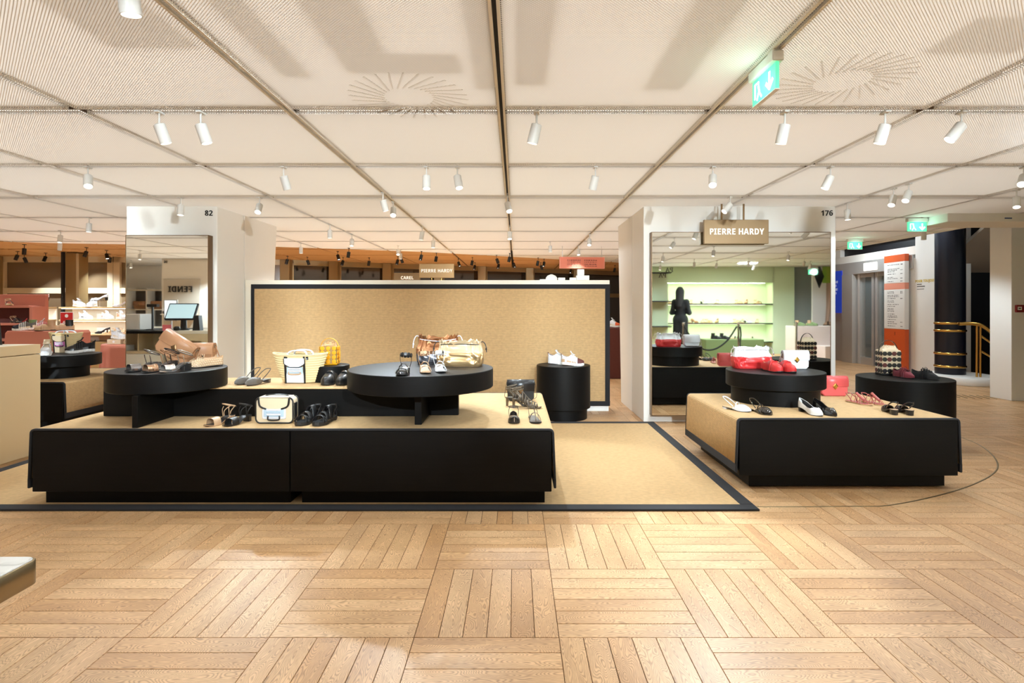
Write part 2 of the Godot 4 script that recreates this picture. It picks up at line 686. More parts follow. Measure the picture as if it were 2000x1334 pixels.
	M.burgundy = mat(c8(110, 26, 40), 0.7, 0.0, {"rim_enabled": true, "rim": 0.5})
	M.suede_black = mat(c8(17, 16, 17), 0.85, 0.0, {"rim_enabled": true, "rim": 0.3})
	M.straw = mat(c8(222, 198, 148), 0.75)
	M.insole = mat(c8(206, 170, 126), 0.6)
	M.sole_dark = mat(c8(30, 26, 23), 0.6)
	M.maroon = mat(c8(96, 46, 40), 0.7)
	M.pink = mat(c8(214, 120, 186), 0.5)
	M.clear = mat(c8(190, 206, 216), 0.15)
	M.orange = mat(c8(216, 92, 40), 0.5)
	M.salmon = mat(c8(236, 156, 132), 0.5)
	M.skin = mat(c8(222, 178, 150), 0.5)
	M.red = mat(c8(206, 42, 42), 0.5)
	M.cloth_black = mat(c8(14, 14, 16), 0.85)
	M.hair = mat(c8(22, 16, 13), 0.8)


# ---------------------------------------------------------------- lamps

func panel_light(x: float, z: float, w: float, l: float, e: float, label: String, y: float) -> void:
	# a flat luminaire: frame, glowing diffuser, and the area light just below it
	var t := thing("ceiling_luminaire", label, "ceiling light", Vector3(x, y, z))
	part("frame", Shape.new().box(Vector3(0, 0.02, 0), Vector3(w + 0.04, 0.04, l + 0.04), 0.004), M.white, t)
	part("diffuser", Shape.new().box(Vector3(0, -0.004, 0), Vector3(w, 0.012, l), 0.003), glow(Color(1, 0.97, 0.92), 3.0), t)
	var a := AreaLight3D.new()
	a.name = "luminaire_light"
	a.area_size = Vector2(w, l)
	a.light_energy = e
	a.light_color = LAMP_WHITE
	a.shadow_enabled = true
	t.add_child(a)
	a.position = Vector3(0, -0.02, 0)
	a.rotation.x = -PI / 2


var head_mesh := {}

func spot(x: float, z: float, aim: Vector3, e: float, label: String, group: String, dark := false, cone := CONE, y := CEIL, light := true) -> void:
	# white cylinder spotlight on a short stem; aim is the direction of its beam
	var t := thing("track_spotlight", label, "spotlight", Vector3(x, y, z), 0.0, group)
	if not head_mesh.has("stem"):
		var s := Shape.new()
		s.tube(PackedVector3Array([Vector3(0, 0.03, 0), Vector3(0, -0.075, 0)]), 0.0055, 8)
		s.box(Vector3(0, -0.004, 0), Vector3(0.03, 0.012, 0.06), 0.002)
		head_mesh.stem = s.mesh()
		var h := Shape.new()
		h.lathe([Vector2(0.0, 0.004), Vector2(0.027, 0.004), Vector2(0.031, 0.0), Vector2(0.031, -0.105), Vector2(0.0285, -0.105), Vector2(0.0265, -0.09), Vector2(0.0, -0.09)], 24)
		head_mesh.head = h.mesh()
		head_mesh.lens = Shape.new().lathe([Vector2(0, -0.0885), Vector2(0.0262, -0.0885), Vector2(0.0262, -0.0905), Vector2(0, -0.0925)], 20).mesh()
	var m: Material = M.lampdark if dark else M.lamp
	part("stem", head_mesh.stem, m, t)
	var d := aim.normalized()
	var yv := -d
	var xv := Vector3(0, 0, 1).cross(yv)
	if xv.length() < 0.1:
		xv = Vector3.RIGHT
	xv = xv.normalized()
	var b := Basis(xv, yv, xv.cross(yv))
	var pivot := Vector3(0, -0.075, 0)
	var hd := part("head", head_mesh.head, m, t)
	hd.transform = Transform3D(b, pivot - d * 0.012 + d * 0.012)
	var ln := part("lens", head_mesh.lens, M.bulb if light else M.darkglass, hd)
	ln.position = Vector3.ZERO
	if light and e > 0.0:
		var l := SpotLight3D.new()
		l.name = "beam"
		l.light_energy = e
		l.light_color = LAMP_WHITE
		l.light_size = 0.025
		l.spot_angle = cone
		l.spot_angle_attenuation = 0.55
		l.spot_range = 30.0
		l.spot_attenuation = 2.0
		l.shadow_enabled = true
		t.add_child(l)
		l.position = pivot + d * 0.098
		l.basis = Basis.looking_at(d, Vector3.UP if absf(d.y) < 0.98 else Vector3.RIGHT)

# ---------------------------------------------------------------- lamp layout

func all_spots() -> void:
	var g := "white cylinder spotlights on the mesh ceiling"
	# [x, z, aim, energy]
	var row_near := [[-2.02, -3.14, Vector3(0.28, -1, -0.2)], [-1.785, -3.14, Vector3(0.3, -1, -0.12)], [0.119, -3.14, Vector3(-0.24, -1, -0.12)], [1.526, -3.14, Vector3(-0.14, -1, -0.2)], [2.095, -3.14, Vector3(-0.22, -1, -0.2)], [2.527, -3.14, Vector3(-0.75, -1, -0.1)]]
	var row_two := [[-3.373, -4.37, Vector3(0.4, -1, 0.5)], [-1.83, -4.37, Vector3(0.2, -1, -0.3)], [-0.703, -4.37, Vector3(0.04, -1, 0.22)], [-0.46, -4.37, Vector3(0.2, -1, 0.3)], [0.63, -4.37, Vector3(-0.2, -1, -0.3)], [1.555, -4.37, Vector3(-0.26, -1, 0.72), 7.0, 17.0], [2.484, -4.37, Vector3(-0.45, -1, -0.1)], [4.01, -4.37, Vector3(-0.8, -1, 0.6)]]
	var row_three := [[-3.378, -5.59, Vector3(0.04, -1, 0.12)], [-2.583, -5.59, Vector3(0.12, -1, 0.75), 4.5, 30.0], [-1.28, -5.35, Vector3(0.25, -1, -0.15)], [-1.28, -5.8, Vector3(0.15, -1, 0.8), 4.5, 30.0], [-0.08, -5.5, Vector3(0.22, -1, 0.6), 4.0, 28.0], [2.154, -5.56, Vector3(-0.9, -1, 0.25)]]
	var row_right := [[3.52, -5.16, Vector3(-0.5, -1, 0.4)], [3.52, -4.96, Vector3(-0.6, -1, 0.35)], [4.72, -5.22, Vector3(-0.3, -1, 0.35)], [3.52, -5.88, Vector3(0, -1, 0.1)]]
	var row_far := [[-5.25, -6.82, Vector3(0, -1, 0.06)], [-6.53, -7.95, Vector3(0.05, -1, 0.2)], [-2.48, -7.4, Vector3(0, -1, 0)], [-2.48, -8.4, Vector3(0.02, -1, 0.25)], [-3.68, -9.5, Vector3(0, -1, 0)], [-1.28, -7.6, Vector3(-0.15, -1, 0)], [-1.28, -8.6, Vector3(0.02, -1, 0.1)], [-2.1, -9.9, Vector3(0.1, -1, 0.5)], [-2.2, -10.6, Vector3(0, -1, 0)], [-0.08, -7.6, Vector3(0, -1, 0.35)], [1.12, -8.4, Vector3(-0.1, -1, 0.5)], [1.12, -9.9, Vector3(0, -1, 0.4)], [0.58, -9.3, Vector3(0.05, -1, 0)]]
	var ords := ["first", "second", "third", "fourth", "fifth", "sixth", "seventh", "eighth", "ninth", "tenth", "eleventh", "twelfth", "thirteenth"]
	spot(-1.23, -1.75, Vector3(0.05, -1, -0.15), E_NEAR, "white cylinder spotlight cut off by the top edge of the picture", g)
	for i in row_near.size():
		spot(row_near[i][0], row_near[i][1], row_near[i][2], E_NEAR, "white cylinder spotlight, %s from the left in the front row below the widest mesh gap" % ords[i], g)
	for i in row_two.size():
		spot(row_two[i][0], row_two[i][1], row_two[i][2], row_two[i][3] if row_two[i].size() > 3 else E_NEAR, "white cylinder spotlight, %s from the left in the second row of ceiling lamps" % ords[i], g, false, row_two[i][4] if row_two[i].size() > 4 else CONE)
	var l3 := ["above the mirror on the column numbered 82", "on the ceiling to the right of the number 82", "nearer of two white spotlights on one joint above the woven partition", "farther of two white spotlights on one joint above the woven partition", "on the middle ceiling track", "just above the hanging bronze sign"]
	for i in row_three.size():
		spot(row_three[i][0], row_three[i][1], row_three[i][2], row_three[i][3] if row_three[i].size() > 3 else E_NEAR, ("white spotlight " if i != 2 and i != 3 else "") + l3[i], g, false, row_three[i][4] if row_three[i].size() > 4 else CONE)
	var l4 := ["tilted white spotlight right of the number 176, farther one of a pair", "tilted white spotlight right of the number 176, nearer one of a pair", "white spotlight above the beam with the blue sticker", "small white spotlight beside the top corner of the column numbered 176"]
	for i in row_right.size():
		spot(row_right[i][0], row_right[i][1], row_right[i][2], E_NEAR * 0.8, l4[i], g)
	for i in row_far.size():
		spot(row_far[i][0], row_far[i][1], row_far[i][2], E_FAR, "small white spotlight far back over the partition, %s of the far lamps" % ords[i], g)
	# behind the camera: an even grid added as fill light, some of it seen in the mirrors
	var rear := [[3.05, 0.55], [4.1, 0.75], [4.75, 1.1], [5.2, 0.4], [5.9, 1.75], [7.0, 1.2], [6.5, 0.5], [-7.3, -1.2], [-6.4, 0.1], [-5.0, -2.6], [-4.9, -0.7], [5.2, -3.0], [5.4, -1.0], [7.2, -1.4], [3.6, -1.9], [-3.6, 0.55], [-1.9, 0.55], [-0.2, 0.55], [1.3, 0.55], [-2.5, -0.7], [-0.6, -0.7], [1.2, -0.7], [3.0, -0.7], [-2.5, 1.8], [-0.6, 1.8], [1.8, 1.8], [3.6, 1.8], [-8.3, -3.4], [-7.6, -5.4], [-9.0, -7.2], [-7.4, -9.0], [5.6, -7.6], [5.4, -9.6], [-9.0, 1.0]]
	for i in rear.size():
		spot(rear[i][0], rear[i][1], Vector3(0.1 if i % 2 else -0.2, -1, 0.3 if i < 7 else -0.15), E_REAR_FILL if (i > 8 and i < 27) else (E_SIDE_FILL * (3.0 if i == 7 or i == 8 or i == 33 else 1.0)), "added white fill spotlight over the rear and side aisles, seen at most in a mirror", "added fill spotlights behind and beside the camera")
	var fill_fwd := [[-3.6, 1.1, Vector3(-0.05, -0.19, -1)], [-2.2, 1.1, Vector3(-0.12, -0.2, -1)], [-0.8, 1.1, Vector3(0, -0.2, -1)], [0.5, 1.1, Vector3(0.03, -0.2, -1)], [1.8, 1.1, Vector3(0.0, -0.19, -1)], [2.9, 1.1, Vector3(0.02, -0.19, -1)], [1.5, 1.1, Vector3(-0.6, -0.13, -1)]]  # fill spotlights added to brighten the columns and partition
	for i in fill_fwd.size():
		spot(fill_fwd[i][0], fill_fwd[i][1], fill_fwd[i][2], E_FRONT_FILL * [1.9, 0.25, 0.6, 1.0, 0.9, 0.9, 1.2][i], "added white fill spotlight behind the camera turned towards the columns and partition", "added fill spotlights turned towards the columns", false, 15.0)
	# black spotlights under the wooden ceiling: [picture-independent place x, z]
	var dark := [[-10.2, -11.5], [-9.8, -10.9], [-9.55, -9.9], [-9.2, -9.75], [-8.6, -9.7], [-9.5, -11.2], [-9.35, -11.7], [-7.9, -10.2], [-8.35, -11.4], [-7.9, -10.7], [-7.95, -11.5], [-4.9, -11.9], [-4.55, -12.1], [-3.8, -12.2], [-3.25, -12.3], [-3.5, -10.9], [-3.1, -10.3], [-2.55, -12.0], [-2.4, -11.6], [-1.85, -10.9], [-1.6, -11.2], [-1.3, -12.6], [-0.95, -12.2], [-1.0, -13.6], [-0.4, -11.7], [-0.4, -13.2], [-0.12, -11.3], [-0.05, -12.9], [0.5, -12.3], [0.65, -12.6], [0.62, -13.6], [1.5, -15.0], [2.6, -14.5]]
	var big_ords := ords + ["fourteenth", "fifteenth", "sixteenth", "seventeenth", "eighteenth", "nineteenth", "twentieth", "twenty-first", "twenty-second"]
	for i in dark.size():
		var where := "under the wooden ceiling at far left" if dark[i][0] < -7 else "under the wooden ceiling beyond the partition"
		var k := i + 1 if i < 11 else i - 10
		spot(dark[i][0], dark[i][1], Vector3(0.35 if i % 3 == 0 else -0.2, -1, 0.25 if i % 2 else -0.15), E_DARK, "%s black spotlight from the left %s" % [big_ords[k - 1], where], "black spotlights under the wooden ceiling", true, 55.0)


# ---------------------------------------------------------------- the setting

var planks := []

func plank_mesh(k: int) -> ArrayMesh:
	# one oak board, 0.55 by 0.0917, top at y = 0, its figure taken from its own place in the texture
	var sh := Shape.new()
	var l := 0.5488
	var w := 0.0904
	var b := 0.0013
	var u0 := Vector2(fmod(k * 0.37, 1.0), fmod(k * 0.618, 1.0))
	var o := [Vector3(-l / 2, -0.004, -w / 2), Vector3(l / 2, -0.004, -w / 2), Vector3(l / 2, -0.004, w / 2), Vector3(-l / 2, -0.004, w / 2)]
	var i := [Vector3(-l / 2 + b, 0, -w / 2 + b), Vector3(l / 2 - b, 0, -w / 2 + b), Vector3(l / 2 - b, 0, w / 2 - b), Vector3(-l / 2 + b, 0, w / 2 - b)]
	var uv := func(v: Vector3) -> Vector2: return u0 + Vector2(v.x / 2.2, v.z / 1.1)
	sh.tri(i[0], i[1], i[2], -1, uv.call(i[0]), uv.call(i[1]), uv.call(i[2]))
	sh.tri(i[0], i[2], i[3], -1, uv.call(i[0]), uv.call(i[2]), uv.call(i[3]))
	for k2 in 4:
		var n := (k2 + 1) % 4
		sh.tri(i[k2], o[k2], o[n], -1, uv.call(i[k2]), uv.call(o[k2]), uv.call(o[n]))
		sh.tri(i[k2], o[n], i[n], -1, uv.call(i[k2]), uv.call(o[n]), uv.call(i[n]))
	return sh.mesh()


func build_floor() -> void:
	var fl := struct("floor", Shape.new().box(Vector3(-3, -0.054, -7), Vector3(26, 0.1, 26)), M.groove)
	for k in 14:
		planks.append(plank_mesh(k))
	var far := []
	for k in 6:
		var st := SurfaceTool.new()
		st.begin(Mesh.PRIMITIVE_TRIANGLES)
		far.append(st)
	for k in range(-11, 28):
		for i in range(-28, 17):
			var near := (k == -1 and i >= -4 and i <= 3) or (k == 0 and i >= -5 and i <= 4) or (k == 1 and i >= -6 and i <= 5) or (k == 2 and i >= -7 and i <= 6) or (k == 3 and i >= 3 and i <= 6) or (k == 4 and i >= 5 and i <= 6)
			var c := Vector3(0.165 + 0.55 * (i + 0.5), 0, -(2.1 + 0.55 * (k + 0.5)))
			var turned := absi(i + k) % 2 == 1
			for j in 6:
				var off := (j - 2.5) * 0.55 / 6
				var tf := Transform3D(Basis(Vector3.UP, PI / 2 if turned else 0.0), c + (Vector3(off, 0, 0) if turned else Vector3(0, 0, off)))
				if rng.randf() < 0.5:
					tf.basis = tf.basis * Basis(Vector3.UP, PI)
				tf.origin.y = -rng.randf() * 0.0006
				var m: ArrayMesh = planks[rng.randi() % 14]
				var kind := rng.randi() % 6
				if near:
					var o := part("plank", m, M.oak[kind], fl)
					o.transform = tf
				else:
					(far[kind] as SurfaceTool).append_from(m, 0, tf)
	var am := ArrayMesh.new()
	for k in 6:
		(far[k] as SurfaceTool).commit(am)
		am.surface_set_material(k, M.oak[k])
	var rest := MeshInstance3D.new()
	rest.name = "planks_beyond"
	rest.mesh = am
	rest.set_meta("kind", "stuff")
	fl.add_child(rest)
	# brass line let into the boards
	var pts := curve([Vector3(0.9, 0, -3.47), Vector3(1.52, 0, -3.475), Vector3(2.07, 0, -3.486), Vector3(2.417, 0, -3.52), Vector3(3.126, 0, -3.85), Vector3(3.746, 0, -4.307), Vector3(4.157, 0, -4.9), Vector3(4.30, 0, -5.4), Vector3(4.30, 0, -6.2), Vector3(4.1, 0, -7.0)], 80)
	part("brass_inlay", Shape.new().sweep(pts, flat_sec(0.011, 0.002)), M.brassdull, fl)
	# tactile strips before the stairs
	for i in 13:
		var z := -7.9 + 0.02 * i
		var x := 5.85 + i * 0.085
		part("tactile_strip", Shape.new().box(Vector3(x, 0.002, z), Vector3(0.02, 0.006, 0.3), 0.002, Basis(Vector3.UP, -0.25)), M.brassdull, fl)


func build_ceiling() -> void:
	var ce := struct("ceiling", Shape.new().box(Vector3(-3, 3.15, -7), Vector3(26, 0.1, 26)), M.plenum)
	# white zone ends along a slanting line; beyond it the panels are wood-coloured
	var white := PackedVector2Array([Vector2(-17, 6), Vector2(-17, -8.2), Vector2(-8.66, -9.3), Vector2(-8.0, -9.53), Vector2(-4.36, -10.1), Vector2(-1.9, -11.0), Vector2(1.1, -12.8), Vector2(2.35, -13.5), Vector2(4.0, -15), Vector2(6.1, -16), Vector2(6.1, -6.4), Vector2(9.5, -5.2), Vector2(9.5, 6)])
	var sx := 1.2
	var sz := 1.228
	var lip := 0.03
	for i in range(-11, 8):
		for k in range(-6, 13):
			var x0 := -0.08 + sx * i + 0.022
			var x1 := -0.08 + sx * (i + 1) - 0.022
			var z1 := -(3.14 + sz * (k - 1)) - 0.037
			var z0 := -(3.14 + sz * k) + 0.037
			if x1 < -14.5 or x0 > 9 or z1 > 4.2 and z0 > 4.2:
				continue
			var r := PackedVector2Array([Vector2(x0, z0), Vector2(x1, z0), Vector2(x1, z1), Vector2(x0, z1)])
			
			for poly in Geometry2D.intersect_polygons(r, white):
				var d: float = -(z0 + z1) / 2
				var near: bool = d > 0.6 and d < 5.4 and x0 > -5.5 and x1 < 5.0
				var s := Shape.new()
				_tray(s, poly, lip)
				var cp := part("ceiling_panel", s, M.mesh if near else M.panel, ce)
				if near:
					part("added_fleece", Shape.new().box(Vector3((x0 + x1) / 2, CEIL + 0.018, (z0 + z1) / 2), Vector3(x1 - x0 - 0.01, 0.003, absf(z1 - z0) - 0.01)), M.added_fleece, cp)
			for poly in Geometry2D.clip_polygons(r, white):
				if poly.size() > 2 and x1 < 6.0:
					_flat_panel(poly, M.wood_ceiling, ce)
	# track rails in the lengthwise joints: two white lips and a dark slot
	for i in range(-9, 6):
		var x := -0.08 + sx * i
		var z1 := -9.2 if x < -4 else (-10.8 if x < 1 else -12.6)
		if x > 6:
			continue
		var s := Shape.new()
		var l := z1 - 3.8
		if i >= -1 and i <= 1:
			for q in [-1, 1]:
				s.box(Vector3(x + q * 0.0155, CEIL + 0.003, 3.8 + l / 2), Vector3(0.013, 0.012, absf(l)))
			part("track_rail", s, M.rail, ce)
		part("gap_strip", Shape.new().box(Vector3(x, CEIL + 0.03, 3.8 + l / 2), Vector3(0.06, 0.004, absf(l))), M.dark if i >= -1 and i <= 1 else M.gap, ce)
	# dark strips closing the crosswise gaps
	for k in range(-5, 8):
		var z := -(3.14 + sz * k)
		var s := Shape.new().box(Vector3(-4.0, CEIL + 0.034, z), Vector3(20.4, 0.004, 0.11))
		part("gap_strip", s, M.gap, ce)
	# fill lamps added above the mesh, brightening ceiling and room through the panels
	for k in 12:
		var z := 2.4 - sz * k
		var t := thing("void_fill_lamp", "added long fill lamp hidden in the void above the mesh ceiling", "ceiling light", Vector3(-1.6, 3.06, z), 0.0, "added fill lamps above the mesh ceiling")
		part("housing", Shape.new().box(Vector3(0, 0.02, 0), Vector3(14.0, 0.03, 1.06)), M.white, t)
		part("diffuser", Shape.new().box(Vector3(0, -0.002, 0), Vector3(13.9, 0.006, 1.04)), M.void_fill_glow, t)
		var l := AreaLight3D.new()
		l.name = "unseen_strip_light"
		l.area_size = Vector2(13.9, 1.04)
		l.light_energy = E_VOID_FILL
		l.light_color = LAMP_WHITE
		l.shadow_enabled = true
		t.add_child(l)
		l.position.y = -0.012
		l.rotation.x = -PI / 2
	# what shows through the mesh: sheets standing for the shaded gaps, and swirl diffusers
	for a in [[-0.145, -2.38, 0.11, 0.95], [0.075, -2.35, 0.15, 0.9], [0.755, -2.38, 0.19, 0.95], [-0.69, -2.17, 0.22, 0.54], [-0.53, -2.56, 0.54, 0.2], [-1.065, -2.3, 0.13, 0.8], [-1.56, -2.2, 0.37, 0.4], [2.0, -2.3, 0.4, 0.3]]:
		part("void_sheet", Shape.new().box(Vector3(a[0], CEIL + 0.035, a[1]), Vector3(a[2], 0.02, a[3])), M.mat_dark, ce)  # thin sheets darken the mesh where the void is in shade
	for c in [[-0.57, -2.96], [1.62, -2.75]]:
		var s := Shape.new()
		for k in 28:
			var a := TAU * k / 28
			s.box(Vector3(c[0] + cos(a) * 0.22, CEIL + 0.012, c[1] + sin(a) * 0.22), Vector3(0.2, 0.004, 0.009), 0.0, Basis(Vector3.UP, -a + 0.35))
		part("swirl_slots", s, M.mat_dark, ce)
	# beam end over the stairs and the raised ceiling beyond the low one
	struct("trim_1", Shape.new().box(Vector3(7.3, 2.31, -6.75), Vector3(4.46, 0.1, 0.5), 0.003), M.white)
	part("sticker", Shape.new().box(Vector3(5.78, 2.30, -6.499), Vector3(0.085, 0.014, 0.004)), mat(c8(40, 78, 130), 0.5), get_node("trim_1"))
	struct("trim_2", Shape.new().box(Vector3(6.13, 2.52, -11.5), Vector3(0.06, 0.36, 9.3), 0.003), M.white)


func _tray(s: Shape, r: PackedVector2Array, lip: float) -> void:
	# a tray of painted expanded metal with upturned edges
	var t := Geometry2D.triangulate_polygon(r)
	for i in range(0, t.size(), 3):
		s.tri(Vector3(r[t[i]].x, CEIL, r[t[i]].y), Vector3(r[t[i + 1]].x, CEIL, r[t[i + 1]].y), Vector3(r[t[i + 2]].x, CEIL, r[t[i + 2]].y))
	for k in r.size():
		var a := r[k]
		var b := r[(k + 1) % r.size()]
		s.quad(Vector3(a.x, CEIL, a.y), Vector3(b.x, CEIL, b.y), Vector3(b.x, CEIL + lip, b.y), Vector3(a.x, CEIL + lip, a.y))


func _flat_panel(poly: PackedVector2Array, m: Material, ce: Node3D) -> void:
	var q := PackedVector2Array()
	for v in poly:
		q.append(Vector2(v.x, v.y))
	var s := Shape.new().extrude(q, 0.025, Transform3D(Basis(Vector3.RIGHT, Vector3.BACK, Vector3.UP), Vector3(0, CEIL, 0)))
	part("ceiling_panel", s, m, ce)


func build_column(called: String, x0: float, x1: float, num: String, at: Vector3) -> void:
	var c := Node3D.new()
	c.name = called
	add_child(c)
	c.set_meta("kind", "structure")
	tag(c, "off-white clad column numbered %s with a tall mirror on its front" % num, "column")
	part("front_casing", Shape.new().box(Vector3((x0 + x1) / 2, CEIL / 2, -6.372), Vector3(x1 - x0, CEIL, 0.604), 0.004), M.wall, c)
	# rear casing flares a little at the top
	var s := Shape.new()
	var zb := -7.36
	var zt := -7.58
	var r0 := PackedVector3Array([Vector3(x0, 0, -6.682), Vector3(x1, 0, -6.682), Vector3(x1, 0, zb), Vector3(x0, 0, zb)])
	var r1 := PackedVector3Array([Vector3(x0, CEIL, -6.682), Vector3(x1, CEIL, -6.682), Vector3(x1, CEIL, zt), Vector3(x0, CEIL, zt)])
	s.loft([r0, r1], true, true, false)
	part("rear_casing", s, M.wall, c)
	part("number", words(num, 0.058, 0.004), M.print_black, c, at)


func build_shell() -> void:
	build_floor()
	build_ceiling()
	build_column("column", -4.264, -3.27, "82", Vector3(-3.36, 2.285, -6.067))
	build_column("column_001", 1.403, 3.506, "176", Vector3(3.41, 2.285, -6.067))
	# outer walls
	struct("wall_left", Shape.new().box(Vector3(-14.6, 1.5, -7), Vector3(0.2, 3.3, 26)), M.wall)
	struct("wall_rear", Shape.new().box(Vector3(-3, 1.5, 4.6), Vector3(26, 3.3, 0.2)), M.wall)
	struct("wall_far", Shape.new().box(Vector3(-3, 1.5, -19.2), Vector3(26, 3.3, 0.2)), M.olive)
	struct("wall_outer", Shape.new().box(Vector3(9.6, 1.5, -7), Vector3(0.2, 3.3, 26)), M.night)

# ---------------------------------------------------------------- furniture

func drape_outline(x0: float, x1: float, yt: float, yb: float, th: float, r: float) -> PackedVector2Array:
	# cross-section of a mat laid over a bench and hanging down both ends
	var o := PackedVector2Array()
	var n := 6
	o.append(Vector2(x0 - 0.012, yb))
	for i in n + 1:
		var a := PI - PI / 2 * i / n
		o.append(Vector2(x0 + r + cos(a) * r, yt - r + sin(a) * r))
	for i in n + 1:
		var a := PI / 2 - PI / 2 * i / n
		o.append(Vector2(x1 - r + cos(a) * r, yt - r + sin(a) * r))
	o.append(Vector2(x1 + 0.012, yb))
	o.append(Vector2(x1 - th + 0.012, yb))
	for i in n + 1:
		var a := PI / 2 * i / n
		o.append(Vector2(x1 - r + cos(a) * (r - th), yt - r + sin(a) * (r - th)))
	for i in n + 1:
		var a := PI / 2 + PI / 2 * i / n
		o.append(Vector2(x0 + r + cos(a) * (r - th), yt - r + sin(a) * (r - th)))
	o.append(Vector2(x0 + th - 0.012, yb))
	return o


func drape(called: String, label: String, x0: float, x1: float, z_front: float, z_back: float, yb := 0.14) -> Node3D:
	var t := thing(called, label, "bench cover", Vector3((x0 + x1) / 2, 0, z_front))
	var w := (x1 - x0) / 2
	var l := z_front - z_back
	var b := 0.022
	var flip := Transform3D(Basis(Vector3.RIGHT, Vector3.UP, Vector3.BACK), Vector3(0, 0, -l + b))
	part("sisal_mat", Shape.new().extrude(drape_outline(-w, w, TOP, yb + 0.03, 0.011, 0.03), l - 2 * b, flip, 0.0, true), M.sisal, t)
	for e in [-b, -l]:
		part("edge_binding", Shape.new().extrude(drape_outline(-w - 0.0015, w + 0.0015, TOP + 0.002, yb + 0.03, 0.014, 0.031), b, Transform3D(Basis(), Vector3(0, 0, e)), 0.004, true), M.binding, t)
	for s in [-1, 1]:
		part("edge_binding", Shape.new().box(Vector3(s * (w + 0.0065), yb + 0.012, -l / 2), Vector3(0.015, 0.06, l - 0.0), 0.004), M.binding, t)
	return t


func bench(label: String, x0: float, x1: float, z_front: float, z_back: float, px0: float, px1: float, group := "") -> Node3D:
	var t := thing("display_bench", label, "bench", Vector3((x0 + x1) / 2, 0, (z_front + z_back) / 2), 0.0, group)
	var l := z_front - z_back
	var cx := (x0 + x1) / 2
	part("body", Shape.new().box(Vector3(0, (0.1 + TOP - 0.0125) / 2, 0.0), Vector3(x1 - x0, TOP - 0.1125, l), 0.003), M.black, t)
	part("plinth", Shape.new().box(Vector3((px0 + px1) / 2 - cx, 0.057, 0.0), Vector3(px1 - px0, 0.088, l - 0.12)), M.black, t)
	return t


func drum_profile(r: float, y0: float, y1: float) -> Array:
	return [Vector2(r - 0.004, y0), Vector2(r, y0 + 0.004), Vector2(r, y1 - 0.005), Vector2(r - 0.0015, y1 - 0.0015), Vector2(r - 0.005, y1)]


